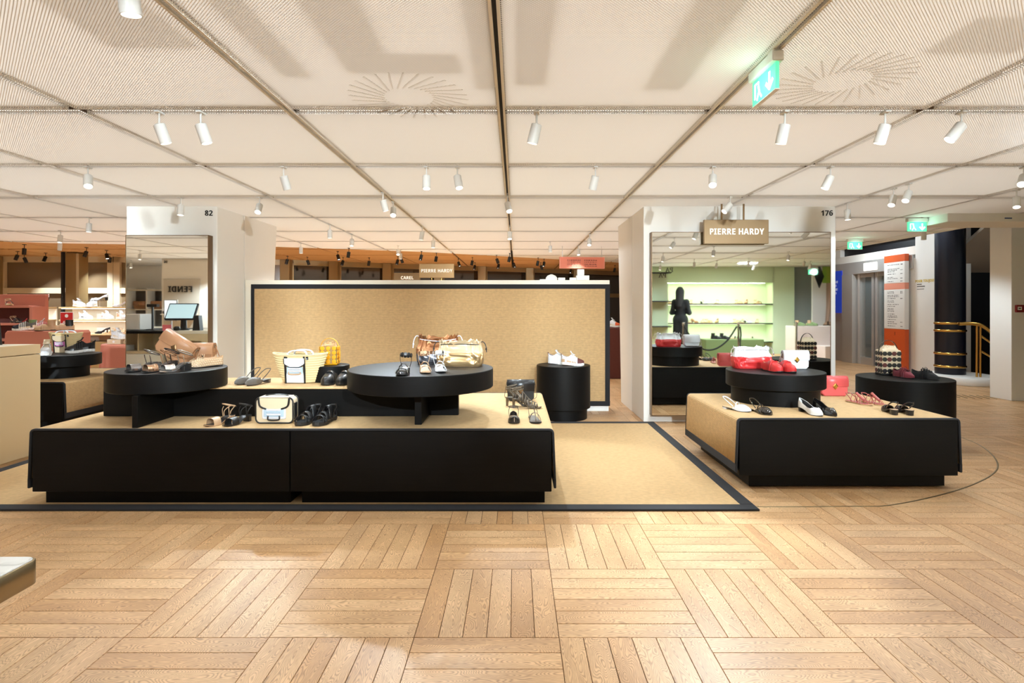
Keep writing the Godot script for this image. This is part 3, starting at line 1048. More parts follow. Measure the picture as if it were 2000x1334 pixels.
func build_furniture() -> void:
	# rug under the long bench
	var rug := thing("rug", "large flat sisal rug with a wide black border under the long bench", "rug", Vector3(-1.235, 0.0, -4.71))
	var w := 5.47
	var l := 2.62
	part("sisal_field", Shape.new().box(Vector3(0, 0.0065, 0), Vector3(w - 0.17, 0.011, l - 0.17)), M.sisal, rug)
	for s in [-1, 1]:
		part("border", Shape.new().box(Vector3(0, 0.007, s * (l / 2 - 0.044)), Vector3(w, 0.013, 0.088), 0.003), M.binding, rug)
		part("border", Shape.new().box(Vector3(s * (w / 2 - 0.044), 0.007, 0), Vector3(0.088, 0.013, l - 0.178), 0.003), M.binding, rug)
	var grp := "black low display benches"
	bench("left half of the long low black display bench on the rug", -3.02, -1.413, -3.46, -4.93, -2.983, -1.43)
	bench("right half of the long low black display bench on the rug", -1.407, 0.225, -3.46, -4.93, -1.357, 0.185)
	drape("sisal_cover", "woven sisal cover with black binding over the long low bench", -3.034, 0.24, -3.455, -4.945)
	# raised step on the long bench
	var step := thing("display_step", "black raised step with a sisal top along the back of the long bench", "display step", Vector3(-1.76, TOP, -4.13))
	part("body", Shape.new().box(Vector3(0, 0.0965, 0), Vector3(2.22, 0.187, 0.55), 0.003), M.black, step)
	part("sisal_mat", Shape.new().box(Vector3(0, 0.1965, 0), Vector3(2.222, 0.011, 0.552), 0.003), M.sisal, step)
	# round tables with crossed boards
	var t1 := thing("round_table", "smaller round black table straddling the left end of the raised step", "table", Vector3(-2.424, TIER, -3.872))
	part("disc_top", Shape.new().lathe(drum_profile(0.366, 0.002, DISC - TIER), 96), M.black, t1)
	part("support_board", Shape.new().box(Vector3(0.03, (TOP - TIER) / 2 + 0.001, 0.205), Vector3(0.036, TIER - TOP - 0.001, 0.37), 0.002), M.black, t1)
	var t2 := thing("round_table", "widest round black table on crossed boards at the middle of the long bench", "table", Vector3(-0.6625, TIER, -3.909))
	part("disc_top", Shape.new().lathe(drum_profile(0.503, 0.002, DISC - TIER), 112), M.black, t2)
	part("support_board", Shape.new().box(Vector3(0.0325, (TOP - TIER) / 2 + 0.001, 0.17), Vector3(0.045, TIER - TOP - 0.001, 0.32), 0.002), M.black, t2)
	part("support_board", Shape.new().box(Vector3(0.135, (TOP - TIER) / 2 + 0.001, -0.012), Vector3(0.25, TIER - TOP - 0.001, 0.045), 0.002), M.black, t2)
	# drums
	var d0 := thing("drum_riser", "small black round riser under the yellow bag", "plinth", Vector3(-1.425, TIER + 0.002, -4.235))
	part("body", Shape.new().lathe(drum_profile(0.15, 0.0, 0.118), 64), M.black, d0)
	var d1 := thing("drum_plinth", "tall black drum plinth carrying sneakers beside the woven partition", "plinth", Vector3(0.545, 0, -6.32))
	part("body", Shape.new().lathe(drum_profile(0.304, 0.122, 0.60), 96), M.black, d1)
	part("foot", Shape.new().lathe([Vector2(0.268, 0.001), Vector2(0.268, 0.122)], 96), M.black, d1)
	# partition
	var pt := thing("partition", "freestanding cream partition faced with a black-bordered sisal panel", "partition", Vector3(-1.065, 0, -6.68))
	part("core", Shape.new().box(Vector3(0, 0.826, -0.08), Vector3(4.40, 1.514, 0.15), 0.004), M.cream, pt)
	part("foot", Shape.new().box(Vector3(0, 0.035, -0.08), Vector3(4.38, 0.068, 0.13)), M.white, pt)
	part("sisal_panel", Shape.new().box(Vector3(0.04, 0.80, 0.0), Vector3(4.24, 1.36, 0.016)), M.sisal, pt)
	part("border", Shape.new().box(Vector3(0.04, 1.505, 0.0), Vector3(4.325, 0.055, 0.022), 0.003), M.binding, pt)
	part("border", Shape.new().box(Vector3(0.04, 0.096, 0.0), Vector3(4.325, 0.058, 0.022), 0.003), M.binding, pt)
	part("border", Shape.new().box(Vector3(-2.105, 0.80, 0.0), Vector3(0.036, 1.355, 0.022), 0.003), M.binding, pt)
	part("border", Shape.new().box(Vector3(2.172, 0.80, 0.0), Vector3(0.058, 1.355, 0.022), 0.003), M.binding, pt)
	# right-hand bench with its round table, and the drum behind it
	bench("low black display bench on the bare parquet at right", 1.531, 3.028, -3.79, -4.905, 1.62, 2.98)
	drape("sisal_cover", "woven sisal cover with black binding over the low bench at right", 1.517, 3.042, -3.785, -4.915)
	var t3 := thing("round_table", "round black two-step table on the sisal bench at right", "table", Vector3(2.114, TOP, -4.526))
	part("disc_top", Shape.new().lathe(drum_profile(0.373, 0.125, DISC_R - TOP), 96), M.black, t3)
	part("drum_base", Shape.new().lathe([Vector2(0.331, 0.001), Vector2(0.331, 0.125)], 96), M.black, t3)
	var d2 := thing("drum_plinth", "broad black drum plinth with the dotted bag, behind the right bench", "plinth", Vector3(3.545, 0, -5.06))
	part("body", Shape.new().lathe(drum_profile(0.377, 0.001, DRUM_R), 96), M.black, d2)
	# mirrors
	for a in [[-4.211, -3.316, 0.084, 2.035, "tall mirror in a thin bronze frame on the column numbered 82"], [1.467, 3.404, 0.084, 2.068, "wide mirror in a thin bronze frame on the column numbered 176"]]:
		var mw: float = a[1] - a[0]
		var mh: float = a[3] - a[2]
		var t := thing("mirror", a[4], "mirror", Vector3((a[0] + a[1]) / 2, a[2], -5.98))
		part("glass", Shape.new().box(Vector3(0, mh / 2, -0.003), Vector3(mw - 0.012, mh - 0.012, 0.004)), M.mirror, t)
		var fr := Shape.new()
		fr.box(Vector3(0, mh / 2, -0.047), Vector3(mw - 0.004, mh - 0.004, 0.082))
		for s in [-1, 1]:
			fr.box(Vector3(s * (mw / 2 - 0.003), mh / 2, -0.043), Vector3(0.006, mh, 0.09), 0.001)
			fr.box(Vector3(0, mh / 2 + s * (mh / 2 - 0.003), -0.043), Vector3(mw, 0.006, 0.09), 0.001)
		part("frame", fr, M.bronze, t)
	# hanging sign
	var sg := thing("hanging_sign", "bronze sign reading PIERRE HARDY hung on two rods before the right mirror", "sign", Vector3(2.356, 2.061, -5.93))
	part("plate", Shape.new().box(Vector3.ZERO, Vector3(0.69, 0.257, 0.04), 0.003), M.bronze_plate, sg)
	for x in [-0.15, 0.085]:
		part("rod", Shape.new().box(Vector3(x, 0.215, 0), Vector3(0.016, 0.18, 0.012)), M.bronze, sg)
	var tx := part("lettering", words("PIERRE HARDY", 0.064, 0.004), M.sign_white_glow, sg, Vector3(0, 0, 0.024))
	tx.scale = Vector3(0.95, 1, 1)
	# second sign, on the partition
	var s2 := thing("standing_sign", "golden sign reading PIERRE HARDY on two posts above the partition", "sign", Vector3(-0.961, 1.584, -6.755))
	part("plate", Shape.new().box(Vector3(0, 0.115, 0), Vector3(0.425, 0.17, 0.03), 0.002), M.goldplate, s2)
	for x in [-0.06, 0.06]:
		part("post", Shape.new().box(Vector3(x, 0.016, 0), Vector3(0.008, 0.032, 0.008)), M.brass, s2)
	tx = part("lettering", words("PIERRE HARDY", 0.04, 0.004), M.sign_white_glow, s2, Vector3(0, 0.115, 0.016))
	tx.scale = Vector3(1.0, 1, 1)
	# things on top of the partition
	var y := 1.584
	single("price_card", Shape.new().box(Vector3(0, 0.006, 0), Vector3(0.13, 0.01, 0.05), 0.002), M.white, "flat white card lying on the partition beside the rounded white shoe box", "card", Vector3(0.36, y, -6.75))
	var ob := Shape.new().loft([_ring(0.07, 0.04, 0.0), _ring(0.07, 0.045, 0.03), _ring(0.05, 0.035, 0.055), _ring(0.012, 0.01, 0.072)])
	var wb := single("white_shoe", ob, M.white, "rounded white shoe seen end-on on top of the partition", "shoe", Vector3(0.437, y, -6.75))
	single("price_block", Shape.new().box(Vector3(0, 0.016, 0), Vector3(0.085, 0.032, 0.03), 0.002), M.white, "small white block on the partition, left of a white pair", "block", Vector3(0.56, y, -6.75), "")
	single("price_block", Shape.new().box(Vector3(0, 0.016, 0), Vector3(0.085, 0.032, 0.03), 0.002), M.white, "small white block on the partition next to the stacked white boxes", "block", Vector3(0.70, y, -6.75), "")
	single("white_box", Shape.new().box(Vector3(0, 0.029, 0), Vector3(0.155, 0.057, 0.09), 0.003), M.white, "low white box on the partition carrying a smaller box", "box", Vector3(0.815, y, -6.75))
	single("white_box", Shape.new().box(Vector3(0, 0.038, 0), Vector3(0.084, 0.076, 0.05), 0.003), M.white, "small square white box on top of the low white box", "box", Vector3(0.792, y + 0.058, -6.75))
	# counter at far left
	build_counter()
	# marble table, near left
	var mt := thing("marble_table", "low table with a white marble top in a brass rim, cut off at lower left", "table", Vector3(-2.09, 0, -1.355))
	var outline := rrect(1.0, 1.0, 0.03, 5)
	part("marble_top", Shape.new().extrude(rrect(0.986, 0.986, 0.025, 5), 0.02, Transform3D(Basis(Vector3.RIGHT, Vector3.BACK, Vector3.UP), Vector3(0, 0.4, 0)), 0.002, true), M.marble, mt)
	part("brass_rim", Shape.new().extrude(outline, 0.08, Transform3D(Basis(Vector3.RIGHT, Vector3.BACK, Vector3.UP), Vector3(0, 0.336, 0)), 0.002, true), M.brassdull, mt)
	part("foot", Shape.new().box(Vector3(-0.1, 0.168, 0.1), Vector3(0.5, 0.335, 0.5), 0.003), M.brassdull, mt)
	# bench at back left
	bench("low black display bench with a slotted front beyond the beige counter", -6.05, -4.60, -5.63, -6.95, -5.95, -4.68)
	drape("sisal_cover", "woven sisal cover hanging over the bench beyond the beige counter", -6.06, -4.585, -5.625, -6.96)
	var t4 := thing("round_table", "round black two-step table beyond the beige counter", "table", Vector3(-5.02, TOP, -6.125))
	part("disc_top", Shape.new().lathe(drum_profile(0.36, 0.125, DISC_R - TOP), 80), M.black, t4)
	part("drum_base", Shape.new().lathe([Vector2(0.25, 0.001), Vector2(0.25, 0.125)], 80), M.black, t4)


func _ring(rx: float, rz: float, y: float, n := 20) -> PackedVector3Array:
	var r := PackedVector3Array()
	for i in n:
		r.append(Vector3(cos(TAU * i / n) * rx, y, sin(TAU * i / n) * rz))
	return r


func build_counter() -> void:
	var t := thing("cash_counter", "beige sales counter with a plain end panel, at the left edge", "counter", Vector3(-4.55, 0, -4.1))
	# end unit: right face at x = -4.0, far face at z = -4.667 with a recess
	var fz := -0.567
	part("side_panel", Shape.new().box(Vector3(0.53, 0.445, 0.1), Vector3(0.04, 0.83, 1.33), 0.002), M.beige, t)
	part("plinth", Shape.new().box(Vector3(0.52, 0.015, 0.1), Vector3(0.03, 0.03, 1.33)), M.beige, t)
	part("top_band", Shape.new().box(Vector3(0.53, 0.905, 0.1), Vector3(0.04, 0.078, 1.33), 0.002), M.beige, t)
	part("worktop", Shape.new().box(Vector3(0.235, 0.925, 0.1), Vector3(0.55, 0.038, 1.33), 0.002), M.cream, t)
	var s := Shape.new()
	s.box(Vector3(0.235, 0.86, fz + 0.01), Vector3(0.55, 0.09, 0.02))
	s.box(Vector3(0.01, 0.45, fz + 0.01), Vector3(0.1, 0.73, 0.02))
	s.box(Vector3(0.46, 0.45, fz + 0.01), Vector3(0.1, 0.73, 0.02))
	s.box(Vector3(0.235, 0.33, fz + 0.01), Vector3(0.35, 0.5, 0.02))
	s.box(Vector3(0.235, 0.65, fz + 0.2), Vector3(0.55, 0.5, 0.02))
	part("recessed_front", s, M.beige, t)
	# open unit to the left of it
	var t2 := thing("counter_unit", "open counter unit with drawers and a black worktop, mirrored on the column", "counter", Vector3(-5.2, 0, -4.1))
	part("worktop", Shape.new().box(Vector3(-0.05, 0.925, 0), Vector3(1.2, 0.034, 1.13), 0.002), M.black, t2)
	part("carcass", Shape.new().box(Vector3(-0.05, 0.47, 0.2), Vector3(1.2, 0.86, 0.7)), M.beige, t2)
	part("shelf", Shape.new().box(Vector3(-0.05, 0.66, -0.36), Vector3(1.2, 0.03, 0.42)), M.beige, t2)
	part("drawer", Shape.new().box(Vector3(-0.05, 0.56, -0.37), Vector3(1.18, 0.16, 0.4), 0.003), M.cream, t2)
	part("drawer_lock", Shape.new().lathe([Vector2(0.012, 0), Vector2(0.012, 0.006), Vector2(0, 0.006)], 16, Vector3(-0.35, 0.58, -0.571), Basis(Vector3.RIGHT, -PI / 2)), M.steel, t2)
	part("cupboard_door", Shape.new().box(Vector3(0.25, 0.25, -0.37), Vector3(0.55, 0.4, 0.4), 0.003), M.cream, t2)
	part("divider", Shape.new().box(Vector3(0.15, 0.79, -0.3), Vector3(0.02, 0.24, 0.3)), M.beige, t2)
	var wy := 0.943
	# what stands on it
	var mo := thing("monitor", "touch-screen till monitor tilted back on a black stand, seen in the left mirror", "monitor", Vector3(-4.53, wy + 0.002, -4.42), PI)
	part("stand", Shape.new().lathe([Vector2(0.07, 0), Vector2(0.07, 0.015), Vector2(0.04, 0.03), Vector2(0.035, 0.16)], 24, Vector3(0, 0, -0.02)), M.lampdark, mo)
	var sc := part("casing", Shape.new().box(Vector3.ZERO, Vector3(0.40, 0.25, 0.03), 0.005), M.lampdark, mo, Vector3(0, 0.25, 0.02))
	sc.rotation.x = -0.5
	part("screen", Shape.new().box(Vector3(0, 0, 0.0155), Vector3(0.365, 0.215, 0.002)), glow(Color(0.74, 0.86, 0.9), 0.75), sc)
	var sp := single("speaker_box", Shape.new().extrude(PackedVector2Array([Vector2(-0.05, 0), Vector2(0.05, 0), Vector2(0.03, 0.2), Vector2(-0.03, 0.2)]), 0.09, Transform3D(Basis(), Vector3.ZERO), 0.004), M.lampdark, "tapered dark grey box beside the till monitor in the mirror", "speaker", Vector3(-4.27, wy + 0.002, -4.56))
	single("receipt_printer", Shape.new().box(Vector3(0, 0.11, 0), Vector3(0.3, 0.22, 0.3), 0.01), M.white, "white printer at the left end of the mirrored counter", "printer", Vector3(-5.25, wy + 0.002, -4.3))
	var ls := thing("light_board", "white lit board in a grey frame standing on the counter, seen in the mirror", "sign", Vector3(-4.86, wy + 0.001, -4.15))
	part("frame", Shape.new().box(Vector3(0, 0.27, 0), Vector3(0.19, 0.30, 0.02), 0.003), M.steel, ls)
	part("screen", Shape.new().box(Vector3(0, 0.27, -0.011), Vector3(0.165, 0.275, 0.003)), glow(Color(0.95, 0.98, 1), 1.0), ls)
	part("post", Shape.new().box(Vector3(0, 0.06, 0.006), Vector3(0.02, 0.12, 0.02)), M.steel, ls)
	part("foot", Shape.new().box(Vector3(0, 0.005, 0), Vector3(0.12, 0.01, 0.1)), M.steel, ls)
	var sd := thing("scanner_stand", "black scanner on a tall bracket on the mirrored counter", "scanner", Vector3(-5.02, wy + 0.002, -4.3))
	part("post", Shape.new().box(Vector3(0, 0.16, 0), Vector3(0.022, 0.32, 0.022), 0.003), M.lampdark, sd)
	part("head", Shape.new().box(Vector3(0.02, 0.335, -0.02), Vector3(0.14, 0.04, 0.07), 0.006), M.lampdark, sd)
	part("foot", Shape.new().box(Vector3(0, 0.004, 0), Vector3(0.11, 0.008, 0.11)), M.lampdark, sd)
	single("red_notepad", Shape.new().box(Vector3(0, 0.04, 0), Vector3(0.11, 0.08, 0.02), 0.002), mat(c8(236, 120, 130), 0.6), "pink card propped beneath the till monitor in the mirror", "card", Vector3(-4.62, wy + 0.001, -4.62))
	single("headset", Shape.new().lathe([Vector2(0.0, 0.0), Vector2(0.035, 0.004), Vector2(0.042, 0.03), Vector2(0.03, 0.055), Vector2(0.0, 0.06)], 20), M.lampdark, "round black gadget lying before the till monitor", "gadget", Vector3(-4.5, wy + 0.002, -4.6))
	single("paper_stack", Shape.new().box(Vector3(0, 0.035, 0), Vector3(0.2, 0.07, 0.2), 0.003), M.white, "white paper stack in the open counter shelf, seen in the mirror", "paper", Vector3(-5.3, 0.677, -4.5))
	single("blue_folder", Shape.new().box(Vector3(0, 0.02, 0), Vector3(0.28, 0.04, 0.2), 0.003), mat(c8(38, 96, 176), 0.5), "blue folder low in the mirrored counter", "folder", Vector3(-5.32, 0.03, -4.55))

# ---------------------------------------------------------------- bags: front towards +z, bottom on y = 0

func flap_bag(t: Node3D, w: float, h: float, d: float, m: Material, clasp_m: Material, side_m: Material, flap := 0.5, cut := 0.14) -> void:
	var c := minf(w, h) * cut
	var out := PackedVector2Array([Vector2(-w / 2 + c, 0), Vector2(w / 2 - c, 0), Vector2(w / 2, c), Vector2(w / 2, h - 0.012), Vector2(w / 2 - 0.012, h - 0.004), Vector2(-w / 2 + 0.012, h - 0.004), Vector2(-w / 2, h - 0.012), Vector2(-w / 2, c)])
	part("body", Shape.new().extrude(out, d, Transform3D(Basis(), Vector3(0, 0, -d / 2)), 0.006), m, t)
	var th := 0.004
	var path := curve([Vector3(0, h * 0.35, -d / 2 - th), Vector3(0, h * 0.8, -d / 2 - th), Vector3(0, h + 0.001, -d / 2 + 0.012), Vector3(0, h + 0.004, 0), Vector3(0, h + 0.001, d / 2 - 0.012), Vector3(0, h * 0.82, d / 2 + th), Vector3(0, h * (1 - flap), d / 2 + th)], 30)
	part("flap", Shape.new().sweep(path, flat_sec(th, w + 0.006), Vector3(1, 0, 0)), m, t)
	# diamond clasp: a raised faceted lozenge
	var k := h * 0.17
	var cy := h * (1 - flap) + 0.004
	var z0 := d / 2 + th
	var a := [Vector3(0, cy + k, z0), Vector3(k * 0.75, cy, z0), Vector3(0, cy - k, z0), Vector3(-k * 0.75, cy, z0)]
	var low := PackedVector3Array(a)
	var mid := PackedVector3Array()
	var top := PackedVector3Array()
	for v in a:
		mid.append(v + Vector3(0, 0, 0.008))
		top.append(Vector3(v.x * 0.66, cy + (v.y - cy) * 0.66, z0 + 0.011))
	part("clasp", Shape.new().loft([low, mid, top], true, true, false), clasp_m, t)
	for s in [-1, 1]:
		part("side_ring", Shape.new().tube(loop_at(Vector3(s * (w / 2 + 0.006), h * 0.86, 0), 0.012), 0.0022, 6, true), M.gunmetal, t)
		part("side_tab", Shape.new().box(Vector3(s * (w / 2 + 0.003), h * 0.72, 0), Vector3(0.006, h * 0.24, d * 0.5), 0.002), side_m, t)
	var sp := curve([Vector3(w / 2 + 0.007, h * 0.86, 0), Vector3(w / 2 + 0.018, h * 0.55, -d * 0.3), Vector3(w / 2 + 0.012, 0.012, -d * 0.6), Vector3(0, 0.008, -d * 0.75), Vector3(-w / 2 - 0.012, 0.012, -d * 0.6), Vector3(-w / 2 - 0.018, h * 0.5, -d * 0.3), Vector3(-w / 2 - 0.007, h * 0.86, 0)], 40)
	part("shoulder_strap", Shape.new().sweep(sp, flat_sec(0.003, 0.012), Vector3(0, 0.2, 1)), side_m, t)


func pouch(t: Node3D, w: float, h: float, d: float, m_low: Material, m_top: Material, m_cord: Material, split: float, seed_: int, dip := 0.0) -> void:
	# a soft drawstring bag: slack folds below, gathered ruffle above
	var nz := FastNoiseLite.new()
	nz.seed = seed_
	nz.frequency = 1.0
	var n := 120
	var make := func(v0: float, v1: float, rows: int) -> Shape:
		var rings := []
		for i in rows + 1:
			var v := lerpf(v0, v1, float(i) / rows)
			var ring := PackedVector3Array()
			var belly := 1.0 + 0.05 * sin(PI * clampf(v / 0.7, 0, 1))
			var pinch := smoothstep(0.45, 0.86, v)
			var flare := smoothstep(0.87, 1.0, v)
			for j in n:
				var a := TAU * j / n
				var ca := cos(a)
				var sa := sin(a)
				var sx := signf(ca) * pow(absf(ca), 0.42)
				var sz := signf(sa) * pow(absf(sa), 0.55)
				var slack := nz.get_noise_3d(ca * 2.2, v * 2.4, sa * 2.2) * 0.17 * sin(PI * clampf(v * 1.15, 0, 1))
				var pleat := sin(a * 17.0 + nz.get_noise_2d(a * 2, v) * 4.0) * (0.015 + 0.30 * pinch)
				var rx := w / 2 * (belly - 0.05 * pinch) * (1.0 + slack * 0.35)
				var rz := d / 2 * (belly - 0.62 * pinch + 0.18 * flare) * (1.0 + slack * 1.6 + pleat)
				if v < 0.04:
					rx *= 0.97
					rz *= 0.95
				var y := h * v + h * (0.045 * pinch * sin(a * 5.0 + seed_) + slack * 0.3 + 0.035 * flare * sin(a * 17.0) + 0.03 * pinch * sin(a * 34.0)) - dip * h * pinch * (1.0 - sx * sx)
				if v <= 0.0:
					y = 0.0
				ring.append(Vector3(rx * sx, maxf(y, 0.0), rz * sz))
			rings.append(ring)
		return Shape.new().loft(rings, true, v0 == 0.0, true)
	part("body", make.call(0.0, split, 18), m_low, t)
	part("gathered_top", make.call(split - 0.005, 1.0, 22), m_top, t)
	for s in [-1, 1]:
		part("drawstring", Shape.new().tube(curve([Vector3(s * w * 0.42, h * 0.9, 0), Vector3(s * w * 0.52, h * 0.97, 0.01), Vector3(s * w * 0.585, h * 0.8, 0.015), Vector3(s * w * 0.6, h * 0.55, 0.02)], 14), 0.0036, 7), m_cord, t)
		part("knot", Shape.new().ball(Vector3(s * w * 0.592, h * 0.68, 0.018), Vector3(0.007, 0.01, 0.007), 8, 6), m_cord, t)
	part("top_cord", Shape.new().tube(curve([Vector3(-w * 0.43, h * 0.86, d * 0.2), Vector3(0, h * (0.88 - dip), d * 0.25), Vector3(w * 0.43, h * 0.86, d * 0.2), Vector3(0, h * (0.88 - dip), -d * 0.25)], 40, true), 0.003, 6, true), m_cord, t)


func basket(t: Node3D, w0: float, w1: float, h: float, d0: float, d1: float, panel_m: Material, buckle: Material, edge: Material, pad: Material) -> void:
	var rows := 12
	var per := 7
	var n := 88
	var rings := []
	for i in rows * per + 1:
		var v := float(i) / (rows * per)
		var ring := PackedVector3Array()
		var row := int(i / per)
		var bulge := absf(sin(PI * float(i) / per))
		for j in n:
			var a := TAU * j / n
			var plait := absf(sin(j * PI / 2 + (row % 2) * PI / 4 + float(i) / per * 1.2))
			var k := 1.0 + (0.034 * bulge * (0.5 + 0.5 * plait))
			var lift := 0.012 * pow(absf(cos(a)), 6.0) * v
			ring.append(Vector3(cos(a) * lerpf(w0, w1, pow(v, 0.85)) / 2 * k, h * v + lift, sin(a) * lerpf(d0, d1, v) / 2 * k))
		rings.append(ring)
	part("woven_body", Shape.new().loft(rings, true, false), M.straw, t)
	part("bottom", Shape.new().lathe([Vector2(0, 0.002), Vector2(1, 0.002), Vector2(1, 0.006)], 40, Vector3.ZERO, Basis().scaled(Vector3(w0 / 2, 1, d0 / 2))), M.straw, t)
	part("rim", Shape.new().tube(PackedVector3Array(rings[-1]), 0.006, 6, true), M.straw, t)
	# buckled leather front
	var lean := atan2((d1 - d0) / 2, h)
	var f := Node3D.new()
	f.name = "front_panel"
	t.add_child(f)
	f.position = Vector3(-0.01, 0, d0 / 2 + 0.006)
	f.rotation.x = lean
	var pw := w0 * 0.62
	for s in [-1, 1]:
		part("edge_band", Shape.new().box(Vector3(s * (pw / 2 - 0.006), h * 0.48, 0.004), Vector3(0.013, h * 0.97, 0.006), 0.001), edge, f)
	part("lower_panel", Shape.new().box(Vector3(0, h * 0.2, 0.001), Vector3(pw - 0.02, h * 0.36, 0.004)), panel_m, f)
	var fl := PackedVector2Array([Vector2(-pw / 2, h * 0.9), Vector2(-pw / 2, h * 0.72), Vector2(-pw / 2 + 0.012, h * 0.66), Vector2(-pw * 0.22, h * 0.58), Vector2(pw * 0.22, h * 0.58), Vector2(pw / 2 - 0.012, h * 0.66), Vector2(pw / 2, h * 0.72), Vector2(pw / 2, h * 0.9)])
	part("flap", Shape.new().extrude(fl, 0.006, Transform3D(Basis(), Vector3(0, 0, 0.006)), 0.002), panel_m, f)
	var line := PackedVector3Array()
	for k in range(0, fl.size()):
		line.append(Vector3(fl[k].x, fl[k].y, 0.011))
	part("flap_edge", Shape.new().tube(line, 0.0035, 6), edge, f)
	part("buckle_plate", Shape.new().box(Vector3(0, h * 0.47, 0.006), Vector3(pw * 0.78, h * 0.24, 0.008), 0.003), pad, f)
	part("buckle_bar", Shape.new().box(Vector3(0, h * 0.53, 0.015), Vector3(pw * 0.6, h * 0.055, 0.008), 0.002), M.leather_white, f)
	part("buckle_bar", Shape.new().box(Vector3(0, h * 0.45, 0.015), Vector3(pw * 0.6, h * 0.055, 0.008), 0.002), M.leather_white, f)
	part("buckle_handle", Shape.new().tube(curve([Vector3(-pw * 0.28, h * 0.41, 0.012), Vector3(-pw * 0.24, h * 0.34, 0.014), Vector3(pw * 0.24, h * 0.34, 0.014), Vector3(pw * 0.28, h * 0.41, 0.012)], 16), 0.004, 6), buckle, f)
	for s in [-1, 1]:
		var z: float = s * d1 * 0.42
		var yy := h * 0.95
		part("handle", Shape.new().sweep(curve([Vector3(-pw / 2, yy - 0.02, z), Vector3(-pw / 2 + 0.008, yy + 0.02, z * 0.9), Vector3(-pw * 0.26, yy + 0.04, z * 0.7), Vector3(pw * 0.26, yy + 0.04, z * 0.7), Vector3(pw / 2 - 0.008, yy + 0.02, z * 0.9), Vector3(pw / 2, yy - 0.02, z)], 24), flat_sec(0.008, 0.018), Vector3(0, 0, 1)), M.leather_white, t)
		for q in [-1, 1]:
			part("handle_loop", Shape.new().box(Vector3(q * (pw / 2), yy - 0.012, z * 1.02), Vector3(0.02, 0.026, 0.014), 0.003), edge, t)


func buckle_bag(t: Node3D, w: float, h: float, d: float) -> void:
	# cream box bag with dark piping and a pale blue clasp
	var out := rrect(w, h, 0.03, 5, Vector2(0, h / 2))
	part("body", Shape.new().extrude(out, d, Transform3D(Basis(), Vector3(0, 0, -d / 2)), 0.004, true), M.leather_cream, t)
	for z in [-d / 2, d / 2]:
		var line := PackedVector3Array()
		for v in out:
			line.append(Vector3(v.x, v.y, z))
		part("piping", Shape.new().tube(line, 0.0055, 6, true), M.leather_black, t)
	part("side_gusset", Shape.new().box(Vector3(w / 2 - 0.001, h * 0.45, 0), Vector3(0.008, h * 0.66, d * 0.6), 0.003), M.leather_black, t)
	var z0 := d / 2 + 0.002
	var fl := PackedVector2Array([Vector2(-w * 0.40, h - 0.003), Vector2(-w * 0.37, h * 0.70), Vector2(-w * 0.30, h * 0.61), Vector2(-w * 0.14, h * 0.55), Vector2(w * 0.14, h * 0.55), Vector2(w * 0.30, h * 0.61), Vector2(w * 0.37, h * 0.70), Vector2(w * 0.40, h - 0.003)])
	part("flap", Shape.new().extrude(fl, 0.007, Transform3D(Basis(), Vector3(0, 0, z0)), 0.002), M.leather_cream, t)
	part("flap_top", Shape.new().box(Vector3(0, h + 0.002, 0.004), Vector3(w * 0.8, 0.006, d + 0.006), 0.002), M.leather_cream, t)
	for s in [-1, 1]:
		part("flap_edge", Shape.new().tube(curve([Vector3(s * w * 0.41, h - 0.002, z0 + 0.006), Vector3(s * w * 0.385, h * 0.72, z0 + 0.006), Vector3(s * w * 0.32, h * 0.62, z0 + 0.006), Vector3(s * w * 0.2, h * 0.56, z0 + 0.006)], 14), 0.0065, 6), M.leather_black, t)
	part("clasp_plate", Shape.new().extrude(rrect(w * 0.64, h * 0.42, 0.014, 4, Vector2(0, h * 0.37)), 0.005, Transform3D(Basis(), Vector3(0, 0, z0 + 0.001)), 0.002, true), M.leather_white, t)
	part("clasp_inset", Shape.new().extrude(rrect(w * 0.54, h * 0.30, 0.006, 3, Vector2(0, h * 0.40)), 0.004, Transform3D(Basis(), Vector3(0, 0, z0 + 0.005)), 0.001), M.leather_blue, t)
	for k in [0.52, 0.44, 0.35]:
		part("clasp_bar", Shape.new().box(Vector3(0, h * k, z0 + 0.012), Vector3(w * 0.38, h * 0.06, 0.007), 0.002), M.leather_white if k != 0.44 else M.leather_blue, t)
	part("pull_handle", Shape.new().tube(curve([Vector3(-w * 0.15, h * 0.29, z0 + 0.008), Vector3(-w * 0.13, h * 0.14, z0 + 0.012), Vector3(w * 0.13, h * 0.14, z0 + 0.012), Vector3(w * 0.15, h * 0.29, z0 + 0.008)], 18), 0.005, 7), M.leather_black, t)
	part("top_handle", Shape.new().tube(curve([Vector3(-w * 0.36, h, 0), Vector3(-w * 0.2, h + 0.012, 0), Vector3(w * 0.2, h + 0.012, 0), Vector3(w * 0.36, h, 0)], 14), 0.004, 6), M.leather_black, t)


